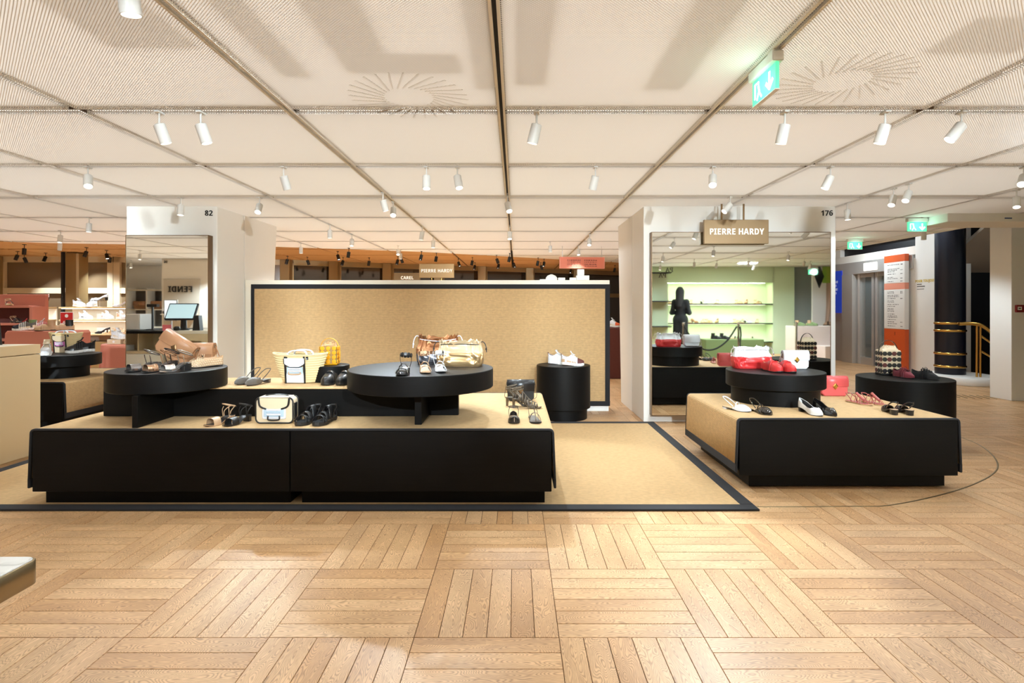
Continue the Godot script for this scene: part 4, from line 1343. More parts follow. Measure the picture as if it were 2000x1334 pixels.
func dot_bag(t: Node3D, w: float, h: float, d: float, m: Material, m_disc: Array, rows: int, cols: int, side_cols: int, m_handle: Material, m_top: Material, m_edge: Material) -> void:
	part("body", Shape.new().box(Vector3(0, h / 2, 0), Vector3(w, h, d), 0.008), m, t)
	part("bottom", Shape.new().box(Vector3(0, h * 0.05, 0), Vector3(w + 0.004, h * 0.1, d + 0.004), 0.006), m_edge, t)
	var r := minf(w / cols, h * 0.92 / rows) * 0.5
	var disc := Shape.new().lathe([Vector2(r * 0.98, 0), Vector2(r * 0.98, 0.003), Vector2(r * 0.85, 0.0045), Vector2(0, 0.005)], 20).mesh()
	var k := 0
	for i in rows:
		var y := h * 0.06 + (i + 0.5) * h * 0.92 / rows
		for j in cols:
			var o := part("disc", disc, m_disc[k % m_disc.size()], t)
			o.transform = Transform3D(Basis(Vector3.RIGHT, PI / 2), Vector3((j + 0.5 - cols / 2.0) * w / cols, y, d / 2))
			o = part("disc", disc, m_disc[(k * 3 + 1) % m_disc.size()], t)
			o.transform = Transform3D(Basis(Vector3.RIGHT, -PI / 2), Vector3((j + 0.5 - cols / 2.0) * w / cols, y, -d / 2))
			k += 1
		for j in side_cols:
			for s in [-1, 1]:
				var o := part("disc", disc, m_disc[(k + j) % m_disc.size()], t)
				o.transform = Transform3D(Basis(Vector3(0, 0, 1), -s * PI / 2), Vector3(s * w / 2, y, (j + 0.5 - side_cols / 2.0) * d / side_cols))
	# gathered lining showing at the mouth
	var nz := FastNoiseLite.new()
	nz.seed = 4
	nz.frequency = 0.4
	var rings := []
	for i in 7:
		var v := i / 6.0
		var ring := PackedVector3Array()
		for j in 36:
			var a := TAU * j / 36
			var q := 1.0 - 0.55 * v + 0.13 * sin(a * 7) * v
			ring.append(Vector3(signf(cos(a)) * pow(absf(cos(a)), 0.5) * w * 0.47 * q + w * 0.06 * v, h + 0.16 * h * v + nz.get_noise_2d(j, i) * 0.02 * v, signf(sin(a)) * pow(absf(sin(a)), 0.5) * d * 0.47 * q))
		rings.append(ring)
	part("gathered_mouth", Shape.new().loft(rings), m_top, t)
	var pts := []
	for i in 11:
		var a := PI * i / 10
		pts.append(Vector3(-cos(a) * w * 0.5, h * 0.92 + sin(a) * h * 0.46, 0))
	part("handle", Shape.new().sweep(curve(pts, 26), flat_sec(0.004, 0.014), Vector3(0, 0, 1)), m_handle, t)
	for i in 3:
		part("hanging_disc", disc, m_disc[0], t).transform = Transform3D(Basis(Vector3(0, 0, 1), PI / 2), Vector3(w / 2 + 0.014, h * (0.25 + 0.17 * i), d * 0.15))
	part("hanging_strap", Shape.new().tube(PackedVector3Array([Vector3(w / 2 + 0.013, h * 0.92, d * 0.15), Vector3(w / 2 + 0.016, h * 0.5, d * 0.15), Vector3(w / 2 + 0.014, h * 0.2, d * 0.15)]), 0.002, 5), m_handle, t)

# ---------------------------------------------------------------- goods on display

func build_goods() -> void:
	var g := "shoes on the long bench"
	# front of the long bench
	for a in [[-1.93, -3.622, -0.36, M.leather_nude, "beige ankle-strap sandal with an open toe at the front of the long bench"], [-1.815, -3.622, -0.30, M.leather_black, "black ankle-strap sandal beside the beige one on the long bench"]]:
		var t := shoe_at("ankle_strap_sandal", a[4], a[0], TOP + 0.001, a[1], a[2], g, "sandal")
		strap_sandal(t, 0.225, "square", 0.035, 0.005, a[3], a[3], M.leather_black, [["band", 0.6, 0.84, 0.19], ["ankle", 0.2, 0.075, 0.034, 0.045, 0.35, 0.006], ["sling", 0.26, 0.06, 0.006], ["cord", [[-0.12, 0.0, 0.3], [-0.13, 0.2, 0.32], [-0.1, 0.3, 0.3]], 0.0022], ["cord", [[0.12, 0.0, 0.3], [0.13, 0.2, 0.32], [0.1, 0.3, 0.3]], 0.0022]])
	var bb := thing("buckle_bag", "small cream box bag with black piping and a pale blue clasp", "handbag", Vector3(-1.575, TOP + 0.005, -3.66))
	buckle_bag(bb, 0.243, 0.166, 0.085)
	for a in [[-1.365, -3.655, -0.2, "left one of the black chunky strapped sandals beside the cream box bag"], [-1.253, -3.65, -0.17, "right one of the black chunky strapped sandals beside the cream box bag"]]:
		var t := shoe_at("chunky_sandal", a[3], a[0], TOP + 0.001, a[1], a[2], "black chunky sandals", "sandal")
		strap_sandal(t, 0.265, "round", 0.006, 0.02, M.leather_black, M.sole_dark, M.suede_black, [["over", 0.62, 0.62, 0.058, 0.04], ["over", 0.72, 0.55, 0.05, 0.016], ["over", 0.84, 0.68, 0.042, 0.014], ["over", 0.68, 0.84, 0.044, 0.014], ["over", 0.42, 0.42, 0.085, 0.05, -0.012], ["sling", 0.36, 0.07, 0.012], ["counter", 0.16, 0.16]])
	for a in [[0.085, -4.18, 1.45, "nearer one of the pewter strappy heeled sandals before the black bag"], [0.035, -4.265, 1.45, "farther one of the pewter strappy heeled sandals before the black bag"]]:
		var t := shoe_at("gladiator_sandal", a[3], a[0], TOP + 0.001, a[1], a[2], "pewter gladiator sandals", "sandal")
		strap_sandal(t, 0.225, "square", 0.062, 0.004, M.gunmetal, M.gunmetal, M.gunmetal, [["over", 0.83, 0.83, 0.03, 0.01], ["over", 0.75, 0.75, 0.04, 0.01], ["over", 0.66, 0.66, 0.05, 0.01], ["over", 0.56, 0.56, 0.058, 0.01], ["over", 0.46, 0.46, 0.066, 0.01], ["over", 0.36, 0.36, 0.074, 0.01], ["ankle", 0.2, 0.075, 0.034, 0.042, 0.2, 0.007], ["ankle", 0.2, 0.092, 0.034, 0.042, 0.3, 0.007], ["sling", 0.3, 0.06, 0.012], ["cord", [[0.0, 0.16, 0.83], [0.0, 0.25, 0.6], [0.0, 0.33, 0.36]], 0.003]], 0.1, 0.8)
	var fb := thing("flap_bag", "black leather flap bag with a dull gold diamond clasp on the long bench", "handbag", Vector3(0.042, TOP + 0.001, -4.52))
	flap_bag(fb, 0.216, 0.165, 0.06, M.leather_black, M.bronze, M.leather_black)
	var ts := shoe_at("ankle_strap_flat", "black round-toed flat with a thin ankle strap at the bench's right end", -0.012, TOP + 0.001, -3.715, 0.03, g, "shoe")
	strap_sandal(ts, 0.235, "round", 0.006, 0.006, M.leather_black, M.sole_dark, M.insole, [["band", 0.68, 0.998, 0.15], ["ankle", 0.2, 0.075, 0.036, 0.044, 0.3, 0.005], ["cord", [[-0.12, 0.0, 0.28], [-0.14, 0.2, 0.3], [-0.11, 0.3, 0.3]], 0.002], ["cord", [[0.12, 0.0, 0.28], [0.14, 0.2, 0.3], [0.11, 0.3, 0.3]], 0.002], ["counter", 0.12, 0.14]])
	var th := shoe_at("thong_sandal", "dark thong sandal with crossed ankle straps at the bench's right end", 0.125, TOP + 0.001, -3.715, 0.12, g, "sandal")
	strap_sandal(th, 0.235, "round", 0.006, 0.007, M.gunmetal, M.sole_dark, M.leather_grey, [["cord", [[0.0, 0.0, 0.84], [0.0, 0.14, 0.74], [0.0, 0.22, 0.6], [0.0, 0.33, 0.42]], 0.004], ["over", 0.66, 0.52, 0.05, 0.01], ["over", 0.52, 0.66, 0.05, 0.01], ["ankle", 0.2, 0.075, 0.036, 0.044, 0.3, 0.007], ["sling", 0.45, 0.07, 0.008]])
	# raised step
	for a in [[-1.969, -4.07, -0.3, "grey pointed slingback shoe on the raised step, farther left of two"], [-1.87, -4.02, -0.3, "grey pointed slingback shoe on the raised step, beside the straw basket"]]:
		var t := shoe_at("slingback", a[3], a[0], TIER + 0.003, a[1], a[2], "grey slingbacks")
		slingback(t, 0.25, "point", 0.02, M.leather_grey, M.leather_black, [["sling", 0.075, 0.006], ["over", 0.46, 0.46, 0.02, 0.008]], 0.42)
	var bk := thing("straw_basket", "straw basket bag with white buckled front and black bands on the raised step", "handbag", Vector3(-1.60, TIER + 0.003, -4.12))
	basket(bk, 0.243, 0.40, 0.205, 0.12, 0.16, M.leather_white, M.leather_nude, M.leather_black, M.leather_blue)
	for a in [[-1.353, -4.05, 0.0, "left one of two black polished loafers beside the straw basket"], [-1.248, -4.05, 0.03, "right one of two black polished loafers, next to the widest table"]]:
		var t := shoe_at("black_loafer", a[3], a[0], TIER + 0.003, a[1], a[2], "black loafers")
		loafer(t, 0.26, M.leather_black)
	var yb := thing("disc_bag", "yellow bucket bag of leather discs with an arched handle", "handbag", Vector3(-1.426, 0.8155, -4.25), 0.1)
	dot_bag(yb, 0.13, 0.145, 0.1, M.goldplate, [M.yellow], 4, 3, 3, M.yellow, M.goldplate, M.yellow)
	var vs := single("violet_strap", Shape.new().sweep(curve([Vector3(-0.03, 0.004, 0), Vector3(-0.01, 0.03, 0.01), Vector3(0.03, 0.025, 0.02), Vector3(0.035, 0.006, 0.01), Vector3(0.0, 0.004, 0.02)], 24), flat_sec(0.003, 0.012), Vector3(0, 0, 1)), mat(c8(150, 80, 130), 0.5), "violet leather strap curled on the small riser in front of the yellow bag", "strap", Vector3(-1.47, 0.8155, -4.13))
	# left table
	var mm := [[-2.50, -3.71, M.pewter, "dark pewter block-heel sandal, leftmost on the smaller round table"], [-2.371, -3.682, M.rosegold, "rose-gold block-heel sandal between the dark and silver ones"], [-2.258, -3.682, M.silver, "silver block-heel sandal beside the woven flats"], [-2.43, -3.815, M.leather_black, "black block-heel sandal behind the pewter and rose-gold ones"]]
	for a in mm:
		var t := shoe_at("block_heel_sandal", a[3], a[0], DISC + 0.001, a[1], -0.45, "metallic block-heel sandals", "sandal")
		strap_sandal(t, 0.215, "square", 0.045, 0.007, a[2], M.leather_black if a[2] != M.silver else M.silver, M.leather_black, [["band", 0.6, 0.9, 0.2], ["ankle", 0.2, 0.075, 0.036, 0.05, 0.45, 0.008], ["cord", [[-0.12, 0.0, 0.3], [-0.14, 0.2, 0.34], [-0.13, 0.3, 0.36]], 0.003], ["cord", [[0.12, 0.0, 0.3], [0.14, 0.2, 0.34], [0.13, 0.3, 0.36]], 0.003]], 0.3, 0.95)
		part("heel_cover", heel_shape(0.217, "square", 0.045, 0.0, 0.3, 0.95), M.leather_black, t)
	for a in [[-2.225, -3.972, -0.62, "nearer one of the cream plaited leather flats with bows"], [-2.305, -4.035, -0.62, "farther one of the cream plaited leather flats with bows"]]:
		var t := shoe_at("woven_flat", a[3], a[0], DISC + 0.001, a[1], a[2], "cream plaited flats")
		woven_flat(t, 0.255)
	var ta := thing("flap_bag", "tan leather flap bag tipped onto its corner on the smaller round table", "handbag", Vector3(-2.52, DISC + 0.002, -3.955))
	flap_bag(ta, 0.25, 0.16, 0.07, M.leather_tan, M.bronze, M.leather_tan)
	ta.basis = Basis(Vector3.BACK, -0.56) * Basis(Vector3.RIGHT, -0.1)
	ta.position += Vector3(0.055, 0.065, 0.0)
	var tb := thing("flap_bag", "tan leather flap bag standing upright behind the plaited flats", "handbag", Vector3(-2.375, DISC + 0.001, -4.115), 0.1)
	flap_bag(tb, 0.262, 0.155, 0.07, M.leather_tan, M.bronze, M.leather_tan)
	# widest table
	var ds := shoe_at("disc_sandal", "black disc-strap sandal standing alone on the widest table", -0.712, DISC + 0.001, -3.535, 0.0, "disc-strap sandals", "sandal")
	disc_sandal(ds, 0.215, M.leather_black, M.leather_black, M.leather_black, true)
	ds = shoe_at("disc_sandal", "tan and gold disc-strap sandal on the widest table", -0.60, DISC + 0.001, -3.655, 0.25, "disc-strap sandals", "sandal")
	disc_sandal(ds, 0.215, M.leather_nude, M.rosegold, M.leather_nude, false)
	ds = shoe_at("disc_sandal", "silver grey disc-strap sandal on the widest table", -0.505, DISC + 0.001, -3.69, 0.25, "disc-strap sandals", "sandal")
	disc_sandal(ds, 0.215, M.leather_white, M.silver, M.silver, false)
	var p1 := thing("drawstring_pouch", "bronze and steel drawstring pouch with white cords behind the gold one", "handbag", Vector3(-0.59, DISC + 0.001, -4.23), 0.05)
	pouch(p1, 0.315, 0.215, 0.14, M.steelleather, M.bronzeleather, M.leather_white, 0.36, 3, 0.09)
	var p2 := thing("drawstring_pouch", "large gold drawstring pouch with black cords on the widest table", "handbag", Vector3(-0.405, DISC + 0.001, -4.06), -0.06)
	pouch(p2, 0.325, 0.18, 0.15, M.goldleather, M.palegold, M.leather_black, 0.55, 8)
	# drum: sneakers
	var sn := shoe_at("sneaker", "white sneaker with a maroon toe, nearer one on the drum", 0.64, 0.601, -6.2, 1.36, "white and maroon sneakers", "sneaker")
	sneaker(sn, 0.255, M.leather_white, M.maroon, M.white, M.white, M.maroon, M.leather_nude)
	sn = shoe_at("sneaker", "white sneaker with a maroon lining, farther one on the drum", 0.49, 0.601, -6.36, 1.1, "white and maroon sneakers", "sneaker")
	sneaker(sn, 0.255, M.leather_white, M.maroon, M.white, M.white, M.maroon, M.leather_white)
	# right round table
	var p3 := thing("drawstring_pouch", "red leather pouch with a white gathered top on the right round table", "handbag", Vector3(2.0, DISC_R + 0.001, -4.70), 0.05)
	pouch(p3, 0.31, 0.175, 0.15, M.leather_red, M.leather_white, M.silver, 0.56, 15)
	var wb := thing("flap_bag", "white flap bag with a gold diamond clasp behind the red loafers", "handbag", Vector3(2.33, DISC_R + 0.001, -4.62), -0.05)
	flap_bag(wb, 0.2, 0.148, 0.06, M.leather_white, M.brass, M.silver)
	for a in [[2.05, -4.44, 0.17, "left one of the shiny red loafers"], [2.15, -4.42, 0.12, "right one of the shiny red loafers"]]:
		var t := shoe_at("red_loafer", a[3], a[0], DISC_R + 0.001, a[1], a[2], "red loafers")
		loafer(t, 0.25, M.leather_red)
	# right bench
	var mj := shoe_at("mary_jane", "white patent cut-out slingback near the right bench's front corner", 1.632, TOP + 0.001, -4.09, 0.62, "cut-out slingbacks")
	slingback(mj, 0.235, "point", 0.012, M.patent_white, M.insole, [["sling", 0.07, 0.008], ["over", 0.52, 0.52, 0.055, 0.01]], 0.42)
	mj = shoe_at("mary_jane", "black patent cut-out slingback near the right bench's front edge", 1.767, TOP + 0.001, -4.0, 0.2, "cut-out slingbacks")
	slingback(mj, 0.235, "round", 0.012, M.patent_black, M.insole, [["sling", 0.07, 0.008], ["over", 0.52, 0.52, 0.055, 0.01]], 0.42)
	var pu := shoe_at("pump", "white pointed pump with a low heel on the right bench", 2.11, TOP + 0.001, -3.96, 0.14, "pointed pumps")
	pump(pu, 0.255, "point", 0.028, M.patent_white, M.leather_black)
	pu = shoe_at("pump", "black pointed pump with a low heel on the right bench", 2.212, TOP + 0.001, -3.96, 0.1, "pointed pumps")
	pump(pu, 0.255, "point", 0.028, M.patent_black, M.leather_black)
	for a in [[2.712, -4.377, 0.3, "left one of the flat rose leather sandals with fine straps"], [2.825, -4.365, 0.22, "right one of the flat rose leather sandals with fine straps"]]:
		var t := shoe_at("flat_sandal", a[3], a[0], TOP + 0.001, a[1], a[2], "flat rose sandals", "sandal")
		strap_sandal(t, 0.24, "round", 0.004, 0.006, M.leather_rose, M.insole, M.leather_rose, [["cord", [[0.0, 0.0, 0.85], [0.0, 0.08, 0.76], [0.0, 0.15, 0.66]], 0.003], ["cord", [[0.0, 0.12, 0.7], [0.01, 0.2, 0.55], [0.0, 0.3, 0.4]], 0.011], ["over", 0.7, 0.56, 0.034, 0.004], ["over", 0.56, 0.7, 0.034, 0.004], ["over", 0.56, 0.42, 0.05, 0.004], ["over", 0.42, 0.56, 0.05, 0.004], ["over", 0.3, 0.3, 0.06, 0.005], ["sling", 0.36, 0.06, 0.006]])
	for a in [[2.705, -4.0, 2.85, "black low-heeled slingback seen from behind, left one"], [2.80, -3.985, 2.9, "black low-heeled slingback seen from behind, right one"]]:
		var t := shoe_at("heeled_slingback", a[3], a[0], TOP + 0.001, a[1], a[2], "black slingbacks seen from behind")
		slingback(t, 0.225, "square", 0.032, M.leather_black, M.leather_nude, [["sling", 0.055, 0.009]], 0.45)
	var cb := thing("flap_bag", "coral pink flap bag with a gold diamond clasp behind the right round table", "handbag", Vector3(2.735, TOP + 0.001, -4.77), -0.06)
	flap_bag(cb, 0.215, 0.165, 0.06, M.leather_coral, M.brass, M.leather_coral)
	# drum beyond the bench
	var db := thing("disc_bag", "black and white dotted bucket bag with an arched handle", "handbag", Vector3(3.53, DRUM_R + 0.001, -5.25), -0.12)
	dot_bag(db, 0.165, 0.235, 0.13, M.leather_cream, [M.leather_black, M.leather_black, M.leather_black, M.leather_black, M.maroon], 4, 4, 3, M.patent_black, M.leather_cream, M.leather_black)
	var gh := shoe_at("ghillie_flat", "burgundy lace-up flat in front of the dotted bag", 3.525, DRUM_R + 0.001, -5.03, 0.1, "lace-up flats")
	ghillie(gh, 0.245, M.burgundy)
	gh = shoe_at("ghillie_flat", "black suede lace-up flat on the drum beyond the right bench", 3.665, DRUM_R + 0.001, -4.955, 0.32, "lace-up flats")
	ghillie(gh, 0.25, M.suede_black)
	# table beyond the counter
	sn = shoe_at("sneaker", "pale cream sneaker half hidden by the beige counter", -5.02, DISC_R + 0.001, -5.93, 0.55, "sneakers beyond the counter", "sneaker")
	sneaker(sn, 0.265, M.leather_cream, M.leather_white, M.white, M.white, M.leather_black, M.leather_nude)
	sn = shoe_at("sneaker", "black sneaker with a white wavy sole beyond the counter", -4.92, DISC_R + 0.001, -6.26, -0.75, "sneakers beyond the counter", "sneaker")
	sneaker(sn, 0.275, M.suede_black, M.leather_black, M.white, M.leather_black, M.leather_black, M.leather_black)
	bk = thing("straw_basket", "straw basket bag with a pink and black clasp beyond the counter", "handbag", Vector3(-5.13, DISC_R + 0.001, -6.32))
	basket(bk, 0.24, 0.37, 0.215, 0.11, 0.15, M.leather_cream, M.leather_black, M.leather_black, M.pink)

# ---------------------------------------------------------------- shoes: toe towards +z, heel at -z, sole on y = 0

const TOES := {
	"round": [[0.0, 0.0], [0.02, 0.05], [0.08, 0.10], [0.2, 0.125], [0.45, 0.118], [0.6, 0.15], [0.73, 0.172], [0.86, 0.15], [0.95, 0.1], [0.985, 0.055], [1.0, 0.0]],
	"point": [[0.0, 0.0], [0.02, 0.05], [0.08, 0.095], [0.2, 0.118], [0.45, 0.112], [0.6, 0.142], [0.72, 0.155], [0.85, 0.1], [0.95, 0.042], [0.985, 0.02], [1.0, 0.0]],
	"square": [[0.0, 0.0], [0.02, 0.05], [0.08, 0.10], [0.2, 0.122], [0.45, 0.115], [0.6, 0.15], [0.73, 0.168], [0.88, 0.145], [0.97, 0.118], [0.995, 0.1], [1.0, 0.0]],
}


func shoe_w(t: float, toe: String) -> float:
	return maxf(0.0, interp(TOES[toe], t))


func shoe_base(t: float, heel: float) -> float:
	var f := 1.0 - smoothstep(0.2, 0.68, t)
	return heel * f + 0.008 * pow(maxf(0.0, (t - 0.8) / 0.2), 2.0)


func sole_shape(l: float, toe: String, heel: float, y0: float, th: float, wide := 1.0, wave := 0.0, t0 := 0.0) -> Shape:
	var rings := []
	var n := 26
	for i in n + 1:
		var t := lerpf(t0, 1.0, float(i) / n)
		if i == n:
			t = 0.9995
		if i == 0 and t0 == 0.0:
			t = 0.0008
		var w := shoe_w(t, toe) * l * wide
		var y := shoe_base(t, heel) + y0
		var z := (t - 0.5) * l
		var bump := wave * sin(i * 1.9)
		rings.append(PackedVector3Array([Vector3(-w * 0.94, y, z), Vector3(-w - bump, y + th * 0.3, z), Vector3(-w, y + th, z), Vector3(w, y + th, z), Vector3(w + bump, y + th * 0.3, z), Vector3(w * 0.94, y, z)]))
	return Shape.new().loft(rings, true, true, false)


func upper_shape(l: float, toe: String, heel: float, y0: float, t0: float, t1: float, u: Array, o: Array, fat := 1.0, th := 0.0018, side := 0) -> Shape:
	# a shell from the sole edge up; u is the ridge height and o how far its top is open, both along the foot
	var sh := Shape.new()
	var n := 22
	var k := 10
	for s in [-1.0, 1.0]:
		if side != 0 and s != side:
			continue
		var rows := []
		for i in n + 1:
			var t := clampf(lerpf(t0, t1, float(i) / n), 0.001, 0.9992)
			var w := shoe_w(t, toe) * l * fat
			var y := shoe_base(t, heel) + y0
			var uu := interp(u, t) * l * fat
			var th_o := PI / 2 * (1.0 - clampf(interp(o, t), 0.0, 1.0))
			var row := PackedVector3Array()
			for j in k + 1:
				var a := th_o * (1.0 - pow(1.0 - float(j) / k, 1.7))
				row.append(Vector3(s * w * pow(maxf(cos(a), 0.0), 0.62), y + uu * pow(sin(a), 0.85), (t - 0.5) * l))
			rows.append(row)
		sh.sheet(rows, th * s)
	return sh


func heel_shape(l: float, toe: String, heel: float, y0: float, t1: float, taper: float) -> Shape:
	var top := PackedVector3Array()
	var low := PackedVector3Array()
	var ts := []
	for i in 7:
		ts.append(lerpf(0.004, t1, i / 6.0))
	for s in [-1, 1]:
		for i in 7:
			var t: float = ts[i] if s < 0 else ts[6 - i]
			var w := shoe_w(t, toe) * l * 0.97
			var z := (t - 0.5) * l
			top.append(Vector3(s * w, shoe_base(t, heel) + y0 + 0.002, z))
			var zl := (lerpf(t, t1 * 0.4, 1.0 - taper) - 0.5) * l
			low.append(Vector3(s * w * taper, 0.0, zl))
	return Shape.new().loft([low, top], true, true, false)


func arch_path(l: float, toe: String, heel: float, y0: float, ta: float, tb: float, h: float, lean := 0.0, n := 14) -> PackedVector3Array:
	var out := PackedVector3Array()
	for i in n + 1:
		var f := float(i) / n
		var a := PI * f
		var t := lerpf(ta, tb, f)
		var w := shoe_w(t, toe) * l * 1.0
		out.append(Vector3(-w * cos(a), shoe_base(t, heel) + y0 + h * sin(a), (t - 0.5) * l + lean * sin(a)))
	return out


func strap_over(l: float, toe: String, heel: float, y0: float, ta: float, tb: float, h: float, width: float, lean := 0.0) -> Shape:
	return Shape.new().sweep(arch_path(l, toe, heel, y0, ta, tb, h, lean), flat_sec(0.002, width), Vector3(0, 0, 1))


func loop_path(l: float, heel: float, t: float, h: float, rx: float, rz: float, tilt: float, n := 28) -> PackedVector3Array:
	var out := PackedVector3Array()
	for i in n:
		var a := TAU * i / n
		var z := sin(a) * rz
		out.append(Vector3(cos(a) * rx, h + shoe_base(t, heel) + z * tilt, (t - 0.5) * l + z))
	return out


func sling_path(l: float, toe: String, heel: float, y0: float, t: float, h0: float, h: float, n := 20) -> PackedVector3Array:
	var pts := []
	var w := shoe_w(t, toe) * l
	var y := shoe_base(t, heel) + y0 + h0
	var yb := shoe_base(0.02, heel) + y0 + h
	pts = [Vector3(-w, y, (t - 0.5) * l), Vector3(-0.125 * l, lerpf(y, yb, 0.55), (0.25 - 0.5) * l), Vector3(-0.085 * l, yb - 0.002, (0.08 - 0.5) * l), Vector3(0, yb, (0.01 - 0.5) * l), Vector3(0.085 * l, yb - 0.002, (0.08 - 0.5) * l), Vector3(0.125 * l, lerpf(y, yb, 0.55), (0.25 - 0.5) * l), Vector3(w, y, (t - 0.5) * l)]
	return curve(pts, n)


func shoe_at(called: String, label: String, x: float, y: float, z: float, yaw: float, group := "", category := "shoe") -> Node3D:
	return thing(called, label, category, Vector3(x, y, z), yaw, group)


func pump(t: Node3D, l: float, toe: String, heel: float, m: Material, lining: Material, soft := 0.0) -> void:
	part("sole", sole_shape(l, toe, heel, 0.0, 0.004), M.sole_dark, t)
	if heel > 0.004:
		part("heel", heel_shape(l, toe, heel, 0.0, 0.2, 0.82), M.sole_dark, t)
	var u := [[0.0, 0.25], [0.2, 0.23], [0.45, 0.2], [0.6, 0.22], [0.75, 0.2], [0.9, 0.13], [1.0, 0.05]]
	var o := [[0.0, 0.1], [0.1, 0.42], [0.3, 0.62], [0.5, 0.62], [0.64, 0.5], [0.72, 0.22], [0.755, 0.0], [1.0, 0.0]]
	part("upper", upper_shape(l, toe, heel, 0.004, 0.0, 1.0, u, o), m, t)
	part("lining", upper_shape(l, toe, heel, 0.0045, 0.0, 0.97, u, o, 0.93, 0.001), lining, t)
	part("insole", sole_shape(l * 0.97, toe, heel, 0.004, 0.0015, 0.93), lining, t)


func slingback(t: Node3D, l: float, toe: String, heel: float, m: Material, lining: Material, straps: Array, t0 := 0.5) -> void:
	part("sole", sole_shape(l, toe, heel, 0.0, 0.004), M.sole_dark, t)
	if heel > 0.004:
		part("heel", heel_shape(l, toe, heel, 0.0, 0.19, 0.85), m, t)
	var u := [[0.0, 0.18], [0.45, 0.14], [0.6, 0.19], [0.75, 0.19], [0.9, 0.13], [1.0, 0.05]]
	var o := [[0.0, 0.9], [t0, 0.8], [t0 + 0.12, 0.55], [t0 + 0.2, 0.2], [t0 + 0.25, 0.0], [1.0, 0.0]]
	part("upper", upper_shape(l, toe, heel, 0.004, t0, 1.0, u, o), m, t)
	part("insole", sole_shape(l * 0.97, toe, heel, 0.004, 0.0015, 0.93), lining, t)
	for q in straps:
		match q[0]:
			"sling":
				part("heel_strap", Shape.new().sweep(sling_path(l, toe, heel, 0.004, t0 + 0.02, 0.02, q[1]), flat_sec(0.0022, q[2]), Vector3.UP), m, t)
			"over":
				part("strap", strap_over(l, toe, heel, 0.004, q[1], q[2], q[3], q[4]), m, t)
	if heel <= 0.004:
		part("heel_block", heel_shape(l, toe, 0.0, -0.0, 0.2, 1.0), M.sole_dark, t)


func strap_sandal(t: Node3D, l: float, toe: String, heel: float, th: float, m: Material, m_sole: Material, m_in: Material, straps: Array, block := 0.2, taper := 0.9) -> void:
	part("sole", sole_shape(l, toe, heel, 0.0, th), m_sole, t)
	part("insole", sole_shape(l * 0.975, toe, heel, th, 0.002, 0.95), m_in, t)
	if heel > 0.004:
		part("heel", heel_shape(l, toe, heel, 0.0, block, taper), m_sole, t)
	for q in straps:
		match q[0]:
			"over":
				part("strap", strap_over(l, toe, heel, th, q[1], q[2], q[3], q[4], q[5] if q.size() > 5 else 0.0), m, t)
			"band":
				part("toe_band", upper_shape(l, toe, heel, th, q[1], q[2], [[0, q[3]], [1, q[3]]], [[0, 0], [1, 0]]), m, t)
			"ankle":
				part("ankle_strap", Shape.new().sweep(loop_path(l, heel, q[1], q[2], q[3], q[4], q[5]), flat_sec(0.0022, q[6]), Vector3.UP, true), m, t)
			"sling":
				part("heel_strap", Shape.new().sweep(sling_path(l, toe, heel, th, q[1], q[4] if q.size() > 4 else 0.0, q[2]), flat_sec(0.0022, q[3]), Vector3.UP), m, t)
			"cord":
				var pts := []
				for v in q[1]:
					pts.append(Vector3(v[0] * l, shoe_base(v[2], heel) + th + v[1] * l, (v[2] - 0.5) * l))
				part("cord", Shape.new().tube(curve(pts, 16), q[2], 6), m, t)
			"counter":
				part("heel_counter", upper_shape(l, toe, heel, th, 0.0, q[1], [[0, q[2]], [1, q[2]]], [[0, 0.15], [0.12, 0.45], [0.3, 0.6], [1, 0.8]]), m, t)


func disc_strap(t: Node3D, path: PackedVector3Array, r: float, count: int, m: Material, m2: Material, squash := 1.0) -> void:
	# round leather discs strung side by side along a line
	var c := Vector3.ZERO
	for v in path:
		c += v
	c /= path.size()
	for i in count:
		var f := (i + 0.5) / count * (path.size() - 1)
		var a := path[int(f)].lerp(path[mini(int(f) + 1, path.size() - 1)], f - int(f))
		var tan := (path[mini(int(f) + 1, path.size() - 1)] - path[int(f)]).normalized()
		var out := (a - c)
		out = (out - tan * out.dot(tan)).normalized()
		if out.length() < 0.1:
			out = Vector3.UP
		var b := Basis(tan, out, tan.cross(out))
		part("disc", Shape.new().lathe([Vector2(r, 0), Vector2(r, 0.002), Vector2(r * 0.9, 0.003), Vector2(0, 0.0035)], 18, a, b), m if i % 3 != 1 else m2, t)
	part("cord", Shape.new().tube(path, 0.0018, 5), m, t)


func disc_sandal(t: Node3D, l: float, m: Material, m2: Material, m_sole: Material, closed: bool) -> void:
	var heel := 0.03
	part("sole", sole_shape(l, "square", heel, 0.0, 0.006), m_sole, t)
	part("insole", sole_shape(l * 0.97, "square", heel, 0.006, 0.002, 0.95), m, t)
	part("heel", heel_shape(l, "square", heel, 0.0, 0.18, 0.9), m_sole, t)
	disc_strap(t, arch_path(l, "square", heel, 0.008, 0.80, 0.80, 0.036), 0.0145, 4, m, m2)
	disc_strap(t, arch_path(l, "square", heel, 0.008, 0.57, 0.57, 0.055), 0.0145, 5, m, m2)
	var an := loop_path(l, heel, 0.17, 0.085, 0.036, 0.045, 0.25)
	an.append(an[0])
	disc_strap(t, an, 0.0115, 11, m, m2)
	for s in [-1, 1]:
		part("cord", Shape.new().tube(curve([Vector3(s * 0.115 * l, heel + 0.008, -0.3 * l), Vector3(s * 0.036, heel + 0.05, -0.29 * l), Vector3(s * 0.034, heel + 0.09, -0.27 * l)], 10), 0.0018, 5), m, t)
	if closed:
		part("toe_cap", upper_shape(l, "square", heel, 0.006, 0.78, 1.0, [[0.78, 0.12], [0.9, 0.1], [1.0, 0.06]], [[0, 0], [1, 0]]), m, t)


